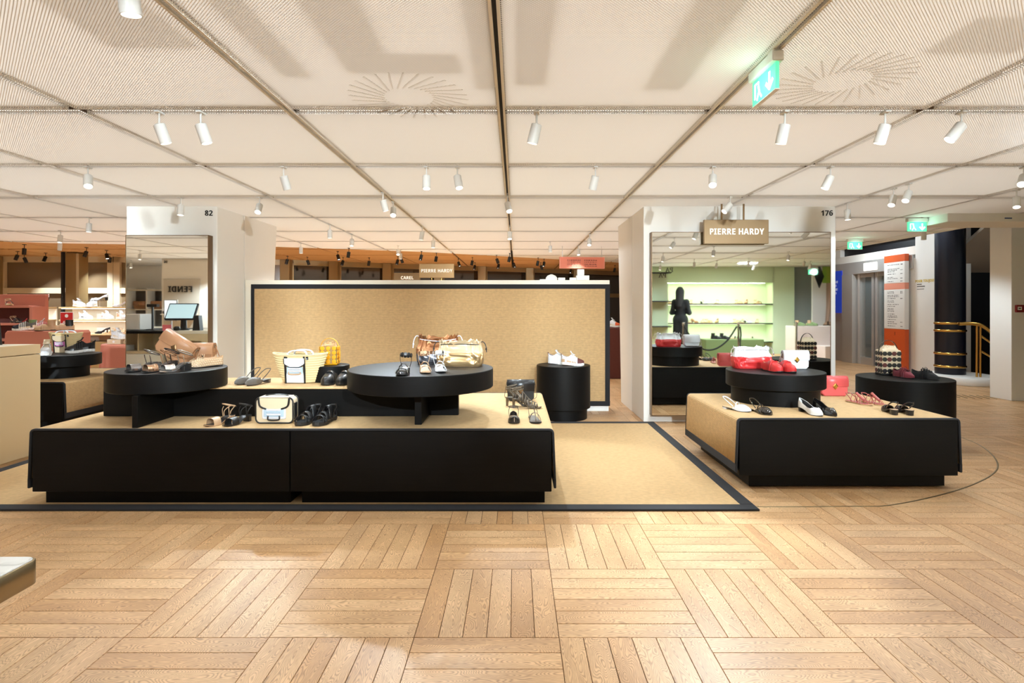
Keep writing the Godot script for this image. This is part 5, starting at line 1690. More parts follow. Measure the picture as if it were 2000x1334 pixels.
func loafer(t: Node3D, l: float, m: Material) -> void:
	part("sole", sole_shape(l, "round", 0.0, 0.0, 0.008, 1.05), M.sole_dark, t)
	part("heel", Shape.new().extrude(_heel_outline(l), 0.014, Transform3D(Basis(Vector3.RIGHT, Vector3.BACK, Vector3.UP), Vector3(0, 0, 0)), 0.001), M.sole_dark, t)
	var u := [[0.0, 0.27], [0.2, 0.28], [0.45, 0.33], [0.55, 0.33], [0.7, 0.26], [0.88, 0.2], [0.97, 0.13], [1.0, 0.06]]
	var o := [[0.0, 0.1], [0.1, 0.45], [0.3, 0.5], [0.44, 0.35], [0.5, 0.0], [1.0, 0.0]]
	part("upper", upper_shape(l, "round", 0.0, 0.008, 0.0, 1.0, u, o), m, t)
	part("lining", upper_shape(l, "round", 0.0, 0.009, 0.0, 0.6, u, o, 0.93, 0.001), M.insole, t)
	part("strap", Shape.new().sweep(_over(l, "round", 0.008, 0.6, 0.305), flat_sec(0.003, 0.028), Vector3(0, 0, 1)), m, t)
	# apron seam
	var pts := []
	for i in 13:
		var a := PI * i / 12.0
		pts.append(Vector3(cos(a) * 0.095 * l, 0.008 + l * (0.245 - 0.05 * sin(a)), (0.62 + 0.26 * sin(a) - 0.5) * l))
	part("apron_seam", Shape.new().tube(curve(pts, 24), 0.0022, 5), m, t)


func _heel_outline(l: float) -> PackedVector2Array:
	var p := PackedVector2Array()
	for i in 8:
		var t := lerpf(0.002, 0.24, i / 7.0)
		p.append(Vector2(-shoe_w(t, "round") * l * 1.05, (t - 0.5) * l))
	for i in 8:
		var t := lerpf(0.24, 0.002, i / 7.0)
		p.append(Vector2(shoe_w(t, "round") * l * 1.05, (t - 0.5) * l))
	return p


func _over(l: float, toe: String, y0: float, t: float, u: float, n := 14) -> PackedVector3Array:
	var out := PackedVector3Array()
	var w := shoe_w(t, toe) * l * 1.02
	for i in n + 1:
		var a := PI * i / n
		out.append(Vector3(-w * signf(cos(a)) * pow(absf(cos(a)), 0.62), y0 + u * l * pow(sin(a), 0.85) + 0.001, (t - 0.5) * l))
	return out


func sneaker(t: Node3D, l: float, m: Material, m_toe: Material, m_sole: Material, m_lace: Material, m_in: Material, side_m: Material) -> void:
	part("sole", sole_shape(l, "round", 0.012, 0.0, 0.03, 1.12, 0.004), m_sole, t)
	part("tread", sole_shape(l * 0.97, "round", 0.008, -0.0, 0.006, 1.02, 0.006), side_m, t)
	var u := [[0.0, 0.34], [0.1, 0.33], [0.3, 0.31], [0.42, 0.36], [0.55, 0.33], [0.7, 0.24], [0.88, 0.17], [0.97, 0.11], [1.0, 0.05]]
	var o := [[0.0, 0.1], [0.1, 0.4], [0.25, 0.5], [0.38, 0.35], [0.44, 0.0], [1.0, 0.0]]
	part("upper", upper_shape(l, "round", 0.014, 0.026, 0.0, 0.74, u, o), m, t)
	part("toe_cap", upper_shape(l, "round", 0.014, 0.026, 0.72, 1.0, u, o, 1.03), m_toe, t)
	part("lining", upper_shape(l, "round", 0.014, 0.028, 0.0, 0.5, u, o, 0.93, 0.001), m_in, t)
	part("heel_counter", upper_shape(l, "round", 0.014, 0.025, 0.0, 0.16, [[0, 0.24], [1, 0.2]], [[0, 0.2], [0.1, 0.5], [1, 0.7]], 1.05), side_m, t)
	part("tongue", Shape.new().sweep(curve([Vector3(0, 0.04 + 0.31 * l, 0.1 * l), Vector3(0, 0.045 + 0.36 * l, -0.03 * l), Vector3(0, 0.05 + 0.45 * l, -0.1 * l)], 8), flat_sec(0.055, 0.005), Vector3(1, 0, 0).cross(Vector3.FORWARD)), m, t)
	for i in 4:
		var tt := 0.46 + 0.075 * i
		part("lace", Shape.new().sweep(_over(l, "round", 0.027 + shoe_base(tt, 0.014), tt, interp(u, tt) + 0.012), flat_sec(0.003, 0.007), Vector3(0, 0, 1)), m_lace, t)
	part("pull_tab", Shape.new().sweep(curve([Vector3(0, 0.026 + 0.30 * l, -0.49 * l), Vector3(0, 0.03 + 0.40 * l, -0.505 * l), Vector3(0, 0.03 + 0.36 * l, -0.47 * l)], 10), flat_sec(0.016, 0.0022), Vector3(0, 0, 1)), m_in, t)
	part("side_panel", upper_shape(l, "round", 0.014, 0.026, 0.25, 0.66, [[0, 0.2], [1, 0.16]], [[0, 0.55], [1, 0.5]], 1.04), side_m, t)


func ghillie(t: Node3D, l: float, m: Material) -> void:
	part("sole", sole_shape(l, "point", 0.0, 0.0, 0.006), M.sole_dark, t)
	var u := [[0.0, 0.28], [0.2, 0.26], [0.45, 0.3], [0.6, 0.27], [0.75, 0.2], [0.9, 0.12], [1.0, 0.05]]
	var o := [[0.0, 0.1], [0.1, 0.4], [0.3, 0.45], [0.5, 0.3], [0.68, 0.14], [0.72, 0.0], [1.0, 0.0]]
	part("upper", upper_shape(l, "point", 0.0, 0.006, 0.0, 1.0, u, o), m, t)
	part("lining", upper_shape(l, "point", 0.0, 0.007, 0.0, 0.95, u, o, 0.93, 0.001), M.dark, t)
	for i in 4:
		var tt := 0.42 + 0.08 * i
		part("lace", Shape.new().sweep(_over(l, "point", 0.008, tt, interp(u, tt) + 0.01), flat_sec(0.004, 0.006), Vector3(0, 0, 1)), m, t)
		for s in [-1, 1]:
			part("lace_loop", Shape.new().tube(loop_at(Vector3(s * 0.02, 0.006 + interp(u, tt) * l * 0.97, (tt - 0.5) * l), 0.006), 0.002, 5, true), m, t)
	for s in [-1, 1]:
		part("bow", Shape.new().tube(curve([Vector3(0, 0.012 + 0.3 * l, -0.06 * l), Vector3(s * 0.02, 0.024 + 0.3 * l, -0.04 * l), Vector3(s * 0.035, 0.014 + 0.28 * l, -0.02 * l), Vector3(s * 0.012, 0.012 + 0.3 * l, -0.05 * l)], 14), 0.002, 5), m, t)


func loop_at(c: Vector3, r: float, n := 10) -> PackedVector3Array:
	var out := PackedVector3Array()
	for i in n:
		out.append(c + Vector3(0, cos(TAU * i / n) * r, sin(TAU * i / n) * r))
	return out


func woven_flat(t: Node3D, l: float) -> void:
	part("sole", sole_shape(l, "point", 0.004, 0.0, 0.005), M.sole_dark, t)
	var u := [[0.0, 0.26], [0.2, 0.25], [0.45, 0.26], [0.6, 0.23], [0.75, 0.18], [0.9, 0.11], [1.0, 0.05]]
	var o := [[0.0, 0.1], [0.1, 0.42], [0.3, 0.5], [0.46, 0.4], [0.56, 0.0], [1.0, 0.0]]
	part("upper", upper_shape(l, "point", 0.004, 0.005, 0.0, 1.0, u, o), M.leather_nude, t)
	part("lining", upper_shape(l, "point", 0.004, 0.006, 0.0, 0.9, u, o, 0.93, 0.001), M.insole, t)
	# plaited strips standing proud of the upper
	var s := Shape.new()
	for i in 15:
		for k in range(-6, 7):
			var tt := 0.05 + i * 0.06 + (0.03 if k % 2 else 0.0)
			if tt > 0.93 or (absf(k) < 3 and tt < 0.58):
				continue
			var w := shoe_w(tt, "point") * l
			var a := PI / 2 * (1.0 - absf(k) / 6.5)
			var sg := 1.0 if k >= 0 else -1.0
			var c := Vector3(sg * w * pow(cos(a), 0.62), 0.005 + shoe_base(tt, 0.004) + interp(u, tt) * l * pow(sin(a), 0.85), (tt - 0.5) * l)
			if absf(k) >= 3 and tt < 0.58 and sin(a) > 0.72:
				continue
			s.ball(c, Vector3(0.0048, 0.0035, 0.0065), 6, 4, Basis(Vector3.UP, 0.6 if (i + k) % 2 else -0.6))
	part("plaited_strips", s, M.leather_cream, t)
	for q in [-1, 1]:
		part("bow", Shape.new().tube(curve([Vector3(0, 0.01 + 0.25 * l, 0.05 * l), Vector3(q * 0.02, 0.026 + 0.25 * l, 0.06 * l), Vector3(q * 0.03, 0.008 + 0.22 * l, 0.1 * l), Vector3(q * 0.006, 0.012 + 0.245 * l, 0.06 * l)], 14), 0.0026, 5), M.leather_nude, t)
	part("tassel", Shape.new().ball(Vector3(0, 0.012 + 0.25 * l, 0.06 * l), Vector3(0.008, 0.006, 0.01), 8, 5), M.gunmetal, t)

# ---------------------------------------------------------------- what the mirrors show, behind the camera

func build_behind() -> void:
	# green shoe wall with a lit niche
	var zw := 3.04
	var gw := struct("wall_green", Shape.new().box(Vector3(5.1, 2.15, zw + 0.03), Vector3(3.8, 0.44, 0.06)).box(Vector3(7.26, 1.18, zw + 0.03), Vector3(0.58, 2.36, 0.06)).box(Vector3(5.1, 0.96, zw + 0.42), Vector3(3.9, 1.95, 0.04)).box(Vector3(6.98, 0.96, zw + 0.22), Vector3(0.03, 1.95, 0.4)).box(Vector3(5.1, 1.945, zw + 0.22), Vector3(3.8, 0.02, 0.4)), M.green)
	for y in [0.32, 0.82, 1.345]:
		part("shelf_board", Shape.new().box(Vector3(5.1, y, zw + 0.21), Vector3(3.74, 0.025, 0.38)), M.green, gw)
		part("dark_edge", Shape.new().box(Vector3(5.1, y, zw + 0.01), Vector3(3.74, 0.032, 0.016)), M.dark, gw)
	for a in [1.925, 1.325, 0.80]:  # unseen strips, placed to brighten the niche
		var t := thing("unseen_shelf_light", "unseen light strip brightening the green niche from under its %s" % ("top" if a > 1.9 else ("upper shelf" if a > 1 else "lower shelf")), "shelf light", Vector3(5.1, a, zw + 0.12))
		part("diffuser", Shape.new().box(Vector3.ZERO, Vector3(3.4, 0.008, 0.03)), glow(Color(1, 0.98, 0.93), 2.5), t)
		var l := AreaLight3D.new()
		l.name = "unseen_strip_light"
		l.area_size = Vector2(3.4, 0.05)
		l.light_energy = 3.2 if a > 1.9 else 1.6
		l.light_color = Color(1, 0.98, 0.93)
		l.shadow_enabled = true
		t.add_child(l)
		l.position.y = -0.008
		l.rotation.x = -PI / 2
	var gg := "shoes on the green shelves"
	var tints := [M.leather_nude, M.goldleather, M.leather_tan, M.leather_white, M.leather_grey, M.leather_black]
	var spots3 := [[4.2, 1.36, 0], [4.78, 1.36, 2], [5.15, 1.36, 3], [5.5, 1.36, 3], [6.1, 1.36, 0], [6.3, 1.36, 2], [6.62, 1.36, 2], [4.78, 0.835, 2], [4.9, 0.835, 2], [5.12, 0.835, 1], [5.28, 0.835, 1], [5.5, 0.835, 1], [6.05, 0.835, 0], [6.2, 0.835, 4], [6.35, 0.835, 3], [6.6, 0.835, 0], [4.9, 0.335, 2], [6.45, 0.335, 5]]
	for i in spots3.size():
		var a = spots3[i]
		var row := "upper" if a[1] > 1.2 else ("middle" if a[1] > 0.5 else "lowest")
		var nm := ["beige", "gold", "tan", "white", "grey", "black"]
		dup(proto.sandal if i % 3 != 2 else proto.pump, Vector3(a[0], a[1], zw + 0.14), PI + (0.6 if i % 2 else -0.5), "%s shoe, %s from the left on the %s green shelf in the mirror" % [nm[a[2]], ["first", "second", "third", "fourth", "fifth", "sixth", "seventh", "eighth", "ninth"][i - (0 if row == "upper" else (7 if row == "middle" else 16))], row], gg, {"strap": tints[a[2]], "upper": tints[a[2]]})
	# nearer shelf wing with black letters
	var wg := thing("shelf_wing", "pale green shelf wing with dark shelf edges and black letters on top", "shelving", Vector3(3.44, 0, 1.95))
	part("back_panel", Shape.new().box(Vector3(0, 1.06, 0.34), Vector3(0.95, 2.1, 0.03)), M.green, wg)
	for y in [0.77, 1.41, 2.13]:
		part("shelf_board", Shape.new().box(Vector3(0, y, 0.16), Vector3(0.95, 0.025, 0.34)), M.dark, wg)
	part("lettering", words("PA", 0.11, 0.02, false, true), M.print_black, wg, Vector3(0.42, 2.2, 0.0)).rotation.y = PI
	part("lettering", words("PA", 0.11, 0.02, false, true), M.print_black, wg, Vector3(0.25, 2.06, 0.0)).rotation.y = PI
	# dark green podium with boots
	var pd := thing("podium", "olive green podium with black boots, seen in the right mirror", "podium", Vector3(5.45, 0, 2.1))
	part("body", Shape.new().box(Vector3(0, 0.23, 0), Vector3(1.45, 0.46, 0.6), 0.01), M.greendark, pd)
	for a in [[5.05, 2.0, -1.2], [5.25, 1.95, -1.1]]:
		dup(proto.boot, Vector3(a[0], 0.461, a[1]), a[2] + PI, "black ankle boot on the olive podium, %s one" % ("left" if a[0] < 5.1 else "right"), "black boots in the mirror", {"upper": M.leather_black, "shaft": M.leather_black, "strap": M.leather_black})
	dup(proto.sandal, Vector3(5.5, 0.461, 1.95), 2.0, "dark sandal on the olive podium beside the boots", "", {"strap": M.leather_black})
	# rope posts
	for i in 3:
		var px: float = [4.03, 5.35, 6.74][i]
		var t := thing("rope_post", ["chrome rope post nearest the mirrored woman", "chrome rope post in the middle of the right mirror", "chrome rope post before the pink podium"][i], "rope post", Vector3(px, 0, 1.34), 0.0, "chrome rope posts")
		part("foot", Shape.new().lathe([Vector2(0.15, 0.001), Vector2(0.15, 0.012), Vector2(0.04, 0.03), Vector2(0, 0.03)], 32), M.chrome, t)
		part("pole", Shape.new().lathe([Vector2(0.024, 0.02), Vector2(0.024, 0.82), Vector2(0.034, 0.83), Vector2(0.034, 0.845), Vector2(0.02, 0.85)], 24), M.chrome, t)
		part("knob", Shape.new().ball(Vector3(0, 0.875, 0), Vector3(0.033, 0.033, 0.033), 18, 12), M.chrome, t)
	single("rope", Shape.new().tube(curve([Vector3(0.03, 0.8, 0), Vector3(0.18, 0.55, 0.02), Vector3(0.45, 0.27, 0.03), Vector3(0.75, 0.25, 0.03), Vector3(1.05, 0.45, 0.02), Vector3(1.28, 0.8, 0)], 40), 0.019, 10), M.suede_black, "thick black barrier rope sagging between two chrome posts", "rope", Vector3(4.03, 0, 1.34))
	single("rope", Shape.new().tube(curve([Vector3(0.04, 0.8, 0), Vector3(0.06, 0.6, 0.0), Vector3(0.05, 0.3, 0.02), Vector3(0.2, 0.03, 0.05), Vector3(0.5, 0.02, 0.12)], 40), 0.019, 10), M.suede_black, "loose black barrier rope hanging straight down from the middle post", "rope", Vector3(5.35, 0, 1.34))
	# pink-beige podium with loafers and the tall fashion poster
	var pk := thing("podium", "pale pink stepped podium with two loafers beside the fashion poster", "podium", Vector3(7.35, 0, 1.75))
	part("body", Shape.new().box(Vector3(0, 0.4, 0), Vector3(1.1, 0.8, 0.5), 0.006), M.pale_pink, pk)
	part("step", Shape.new().box(Vector3(0.3, 0.17, -0.45), Vector3(0.7, 0.34, 0.4), 0.006), M.pale_pink, pk)
	for a in [7.0, 7.3]:
		var t := shoe_at("loafer", "green-brown chunky loafer on the pale pink podium, %s one" % ("left" if a < 7.1 else "right"), a, 0.801, 1.68, 2.2, "loafers in the mirror")
		loafer(t, 0.27, M.greendark)
		part("sock", Shape.new().loft([_ring(0.034, 0.045, 0.06), _ring(0.034, 0.042, 0.14)]), M.leather_nude, t, Vector3(0, 0, -0.06))
	build_poster(Vector3(8.5, 1.25, 2.7))
	struct("wall_grey", Shape.new().box(Vector3(8.3, 1.2, 3.25), Vector3(1.9, 2.4, 0.06)), mat(c8(150, 156, 152), 0.6))
	exit_sign("green exit sign over the grey passage in the right mirror", Vector3(7.6, CEIL - 0.1, 2.2), PI)
	build_woman(Vector3(4.2, 0, 2.15))
	# left mirror: numbered column with a shop sign, white wall with shelves
	var fc := Node3D.new()
	fc.name = "column_002"
	add_child(fc)
	fc.set_meta("kind", "structure")
	tag(fc, "off-white column with a FENDI plaque seen in the left mirror", "column")
	part("casing", Shape.new().box(Vector3(-7.1, CEIL / 2, 1.1), Vector3(1.78, CEIL, 1.1), 0.004), M.wall, fc)
	part("plaque", Shape.new().box(Vector3(-7.53, 1.3, 0.535), Vector3(0.82, 1.2, 0.02), 0.002), M.taupe, fc)
	part("lettering", words("FENDI", 0.135, 0.02, true), M.print_black, fc, Vector3(-7.55, 1.665, 0.515)).rotation.y = PI
	part("number", words("96", 0.058, 0.004), M.print_black, fc, Vector3(-7.9, 2.285, 0.547)).rotation.y = PI
	var fs := thing("wall_shelf", "small shelf with white shoes below the FENDI lettering", "shelf", Vector3(-7.5, 1.1, 0.4))
	part("board", Shape.new().box(Vector3.ZERO, Vector3(0.7, 0.02, 0.24), 0.003), M.cream, fs)
	dup(proto.pump, Vector3(-7.55, 1.112, 0.42), 2.2, "white pump on the small shelf under the FENDI plaque")
	dup(proto.pump, Vector3(-7.8, 1.112, 0.42), 2.0, "white shoe at the end of the small FENDI shelf")
	struct("wall_white", Shape.new().box(Vector3(-9.6, 1.95, 2.6), Vector3(3.2, 0.8, 0.1)).box(Vector3(-9.6, 0.4, 2.6), Vector3(3.2, 0.8, 0.1)), M.white)
	var sv := thing("wall_shelving", "white framed shelving with tan bags seen in the left mirror", "shelving", Vector3(-9.3, 0, 2.3))
	for xx in [-0.6, -0.1, 0.4]:
		part("upright", Shape.new().box(Vector3(xx, 0.9, 0), Vector3(0.04, 1.7, 0.3)), M.white, sv)
	for y in [0.75, 1.2, 1.7]:
		part("shelf_board", Shape.new().box(Vector3(-0.1, y, 0), Vector3(1.06, 0.025, 0.3)), M.cream, sv)
	part("back_panel", Shape.new().box(Vector3(-0.1, 1.2, 0.16), Vector3(1.06, 1.0, 0.02)), M.darkglass, sv)
	for a in [-0.35, 0.1]:
		var t := thing("flap_bag", "tan bag on the white shelving in the left mirror, %s one" % ("left" if a < 0 else "right"), "handbag", Vector3(-9.3 + a, 1.213, 2.28), PI)
		flap_bag(t, 0.3, 0.2, 0.08, M.leather_tan, M.bronze, M.leather_tan)


func build_poster(at: Vector3) -> void:
	# photograph poster, flat in the place itself: a leg, green shorts, a black bag, a flat sandal on white
	var w := 256
	var h := 448
	var im := Image.create_empty(w, h, false, Image.FORMAT_RGBA8)
	im.fill(c8(238, 232, 230))
	for y in h:
		for x in w:
			var u := float(x) / w
			var v := float(y) / h
			# the leg runs from upper right to the foot low in the middle-left (seen from the front)
			var c := lerpf(0.60, 0.70, smoothstep(0.15, 0.62, v)) + 0.02 * sin(v * 9.0)
			var r := lerpf(0.10, 0.045, smoothstep(0.1, 0.66, v))
			if v > 0.12 and v < 0.70 and absf(u - c) < r:
				var k := 1.0 - 0.25 * absf(u - c) / r
				im.set_pixel(x, y, Color(0.90 * k, 0.74 * k, 0.64 * k))
			if v < 0.20 and u > 0.42 - v * 0.3 and u < 0.80:
				im.set_pixel(x, y, Color(0.60 + 0.05 * sin(u * 40), 0.72, 0.28))
			if v > 0.0 and v < 0.26 and absf(u - 0.86) < 0.10 * (1.0 - absf(v - 0.12) / 0.15):
				im.set_pixel(x, y, Color(0.10, 0.09, 0.10))
			var f := Vector2((u - 0.68) / 0.11, (v - 0.735) / 0.07)
			if f.length() < 1.0:
				im.set_pixel(x, y, Color(0.88, 0.72, 0.60) if absf(f.y + 0.2) > 0.25 and absf(f.x) > 0.2 else Color(0.35, 0.26, 0.20))
			if f.length() < 1.12 and f.y > 0.45:
				im.set_pixel(x, y, Color(0.30, 0.22, 0.17))
	var t := thing("fashion_poster", "tall poster of a leg in a flat sandal and green shorts", "poster", at, PI)
	part("board", Shape.new().box(Vector3(0, 0, -0.02), Vector3(1.3, 2.2, 0.04), 0.002), M.white, t)
	var p := print_plate(1.28, 2.18, mat(Color.WHITE, 0.5, 0.0, {"albedo_texture": ImageTexture.create_from_image(im)}))
	p.name = "printed_face"
	t.add_child(p, true)
	p.position.z = 0.001


# ---------------------------------------------------------------- the woman in the mirror

func capsule(p: Vector3, a: Vector3, b: Vector3, ra: float, rb: float) -> float:
	var ab := b - a
	var t := clampf((p - a).dot(ab) / maxf(ab.length_squared(), 1e-9), 0.0, 1.0)
	return (p - a - ab * t).length() - lerpf(ra, rb, t)


func nets(bones: Array, cell: float, k: float) -> Shape:
	# surface nets over the smooth union of tapered capsules
	var lo := Vector3.ONE * 1e9
	var hi := -lo
	for b in bones:
		var r: float = maxf(b[2], b[3]) + cell * 2
		for q in [b[0], b[1]]:
			lo = lo.min(q - Vector3.ONE * r)
			hi = hi.max(q + Vector3.ONE * r)
	var n := Vector3i(((hi - lo) / cell).ceil()) + Vector3i.ONE
	var f := PackedFloat32Array()
	f.resize(n.x * n.y * n.z)
	var i := 0
	for z in n.z:
		for y in n.y:
			for x in n.x:
				var p := lo + Vector3(x, y, z) * cell
				var s := 0.0
				for b in bones:
					s += exp(-k * capsule(p, b[0], b[1], b[2], b[3]))
				f[i] = -log(maxf(s, 1e-30)) / k
				i += 1
	var vert := {}
	var at := func(x: int, y: int, z: int) -> int: return (z * n.y + y) * n.x + x
	for z in n.z - 1:
		for y in n.y - 1:
			for x in n.x - 1:
				var c := Vector3.ZERO
				var m := 0
				for e in [[0, 1], [0, 2], [0, 4], [1, 3], [1, 5], [2, 3], [2, 6], [3, 7], [4, 5], [4, 6], [5, 7], [6, 7]]:
					var a: int = e[0]
					var b: int = e[1]
					var fa := f[at.call(x + (a & 1), y + (a >> 1 & 1), z + (a >> 2 & 1))]
					var fb := f[at.call(x + (b & 1), y + (b >> 1 & 1), z + (b >> 2 & 1))]
					if (fa < 0.0) != (fb < 0.0):
						var t := fa / (fa - fb)
						c += Vector3(a & 1, a >> 1 & 1, a >> 2 & 1).lerp(Vector3(b & 1, b >> 1 & 1, b >> 2 & 1), t)
						m += 1
				if m > 0:
					vert[at.call(x, y, z)] = lo + (Vector3(x, y, z) + c / m) * cell
	var sh := Shape.new()
	sh.begin()
	sh.g += 1
	for z in range(1, n.z - 1):
		for y in range(1, n.y - 1):
			for x in range(1, n.x - 1):
				var f0 := f[at.call(x, y, z)]
				for ax in 3:
					var d := Vector3i(1, 0, 0) if ax == 0 else (Vector3i(0, 1, 0) if ax == 1 else Vector3i(0, 0, 1))
					var f1 := f[at.call(x + d.x, y + d.y, z + d.z)]
					if (f0 < 0.0) == (f1 < 0.0):
						continue
					var u := Vector3i(0, 1, 0) if ax == 0 else (Vector3i(0, 0, 1) if ax == 1 else Vector3i(1, 0, 0))
					var v := Vector3i(0, 0, 1) if ax == 0 else (Vector3i(1, 0, 0) if ax == 1 else Vector3i(0, 1, 0))
					var q := []
					for w in [Vector3i.ZERO, u, u + v, v]:
						q.append(vert.get(at.call(x - w.x, y - w.y, z - w.z)))
					if q.has(null):
						continue
					if f0 < 0.0:
						sh.quad(q[0], q[1], q[2], q[3], sh.g)
					else:
						sh.quad(q[3], q[2], q[1], q[0], sh.g)
	sh.end()
	return sh


func build_woman(at: Vector3) -> void:
	# stands with folded arms, back half turned to the mirror, long dark hair, all in black
	var t := thing("person", "woman in black with long dark hair standing by the green shelves", "person", at, 0.7)
	var v := func(x: float, y: float, z: float) -> Vector3: return Vector3(x, y, z)
	var skin := [
		[v.call(0, 1.44, 0.0), v.call(0, 1.54, 0.01), 0.048, 0.045], [v.call(0, 1.62, 0.0), v.call(0, 1.665, -0.015), 0.078, 0.085], [v.call(0, 1.56, 0.05), v.call(0, 1.6, 0.05), 0.035, 0.055],
		[v.call(0, 1.605, 0.09), v.call(0, 1.585, 0.105), 0.008, 0.012],
		[v.call(-0.078, 1.62, 0), v.call(-0.078, 1.6, 0), 0.014, 0.01], [v.call(0.078, 1.62, 0), v.call(0.078, 1.6, 0), 0.014, 0.01],
		[v.call(-0.07, 0.3, 0), v.call(-0.07, 0.08, -0.01), 0.045, 0.033], [v.call(0.07, 0.3, 0), v.call(0.07, 0.08, -0.01), 0.045, 0.033]]
	part("head_and_legs", nets(skin, 0.012, 60.0), M.skin, t)
	var dress := [
		[v.call(0, 1.32, 0), v.call(0, 1.12, 0), 0.125, 0.105], [v.call(-0.15, 1.40, 0), v.call(0.15, 1.40, 0), 0.055, 0.055], [v.call(-0.06, 1.3, 0.03), v.call(0.06, 1.3, 0.03), 0.1, 0.1],
		[v.call(-0.06, 0.96, 0), v.call(0.06, 0.96, 0), 0.125, 0.125], [v.call(-0.07, 0.9, 0), v.call(-0.08, 0.42, 0), 0.115, 0.12], [v.call(0.07, 0.9, 0), v.call(0.08, 0.42, 0), 0.115, 0.12],
		[v.call(-0.17, 1.4, 0), v.call(-0.235, 1.12, 0.0), 0.055, 0.046], [v.call(0.17, 1.4, 0), v.call(0.235, 1.12, 0.0), 0.055, 0.046],
		[v.call(-0.235, 1.12, 0), v.call(-0.02, 1.14, 0.19), 0.046, 0.034], [v.call(0.235, 1.12, 0), v.call(0.03, 1.17, 0.2), 0.046, 0.034]]
	part("dress", nets(dress, 0.02, 45.0), M.cloth_black, t)
	part("hair", nets([[v.call(0, 1.68, -0.02), v.call(0, 1.7, -0.03), 0.095, 0.085], [v.call(0, 1.64, -0.06), v.call(0, 1.3, -0.11), 0.085, 0.07], [v.call(-0.06, 1.62, -0.03), v.call(-0.08, 1.36, -0.05), 0.04, 0.03], [v.call(0.06, 1.62, -0.03), v.call(0.08, 1.36, -0.05), 0.04, 0.03]], 0.016, 50.0), M.hair, t)
	for s in [-1.0, 1.0]:
		# hand: palm, four bent fingers and a thumb, resting on the other forearm
		var o := Vector3(s * -0.05, 1.15 + (0.025 if s > 0 else 0.0), 0.2)
		var b := [[o, o + Vector3(-s * 0.07, 0.005, 0.005), 0.02, 0.024]]
		for f in 4:
			var y := 0.026 - f * 0.017
			var k := o + Vector3(-s * 0.075, y, 0.006)
			b.append([k, k + Vector3(-s * (0.03 + 0.004 * (2 - absf(f - 1.3))), y * 0.2, 0.0), 0.0088, 0.0082])
			b.append([k + Vector3(-s * 0.034, y * 0.2, 0.0), k + Vector3(-s * 0.048, y * 0.2, -0.026), 0.0082, 0.007])
		b.append([o + Vector3(-s * 0.02, 0.02, 0.004), o + Vector3(-s * 0.04, 0.05, 0.006), 0.0125, 0.0095])
		b.append([o + Vector3(-s * 0.04, 0.05, 0.006), o + Vector3(-s * 0.062, 0.062, 0.002), 0.0095, 0.008])
		part("hand", nets(b, 0.004, 260.0), M.skin, t)
		part("shoe", sole_shape(0.25, "round", 0.0, 0.0, 0.06), M.leather_black, t, Vector3(s * 0.075, 0.0, 0.03))

# ---------------------------------------------------------------- copies and small helpers for the far parts

func dup(o: Node3D, at: Vector3, turn: float, label: String, group := "", swap := {}) -> Node3D:
	var r: Node3D = o.duplicate()
	r.name = numbered(String(o.name).rstrip("0123456789_"))
	add_child(r)
	r.position = at
	r.rotation = Vector3(0, turn, 0)
	r.set_meta("label", label)
	if group:
		r.set_meta("group", group)
	elif r.has_meta("group"):
		r.remove_meta("group")
	for c in r.get_children():
		var key := String(c.name).rstrip("0123456789")
		if swap.has(key):
			c.material_override = swap[key]
	return r


func print_plate(w: float, h: float, m: Material, th := 0.002) -> MeshInstance3D:
	# a thin flat plate in x/y whose front (+z) carries a picture over its whole face
	var s := Shape.new()
	var a := [Vector3(-w / 2, -h / 2, th), Vector3(w / 2, -h / 2, th), Vector3(w / 2, h / 2, th), Vector3(-w / 2, h / 2, th)]
	var uv := [Vector2(0, 1), Vector2(1, 1), Vector2(1, 0), Vector2(0, 0)]
	s.tri(a[0], a[2], a[1], -1, uv[0], uv[2], uv[1])
	s.tri(a[0], a[3], a[2], -1, uv[0], uv[3], uv[2])
	var o := Vector3(0, 0, -th)
	for k in 4:
		var n := (k + 1) % 4
		s.quad(a[k], a[n], a[n] + o, a[k] + o)
	s.quad(a[0] + o, a[1] + o, a[2] + o, a[3] + o)
	var mi := MeshInstance3D.new()
	mi.mesh = s.mesh()
	mi.material_override = m
	return mi


func lines_picture(w: int, h: int, paper: Color, ink: Color, rows: Array, seed_: int) -> ImageTexture:
	# small print too fine to read: rows of word-shaped marks; each row is [y, height, x0, x1]
	var im := Image.create_empty(w, h, false, Image.FORMAT_RGBA8)
	im.fill(paper)
	var r := RandomNumberGenerator.new()
	r.seed = seed_
	for a in rows:
		var x: int = a[2]
		while x < a[3]:
			var l := r.randi_range(3, 14)
			for q in range(x, mini(x + l, a[3])):
				for y in a[1]:
					if r.randf() < 0.72:
						im.set_pixel(q, a[0] + y, ink)
			x += l + 3
	return ImageTexture.create_from_image(im)


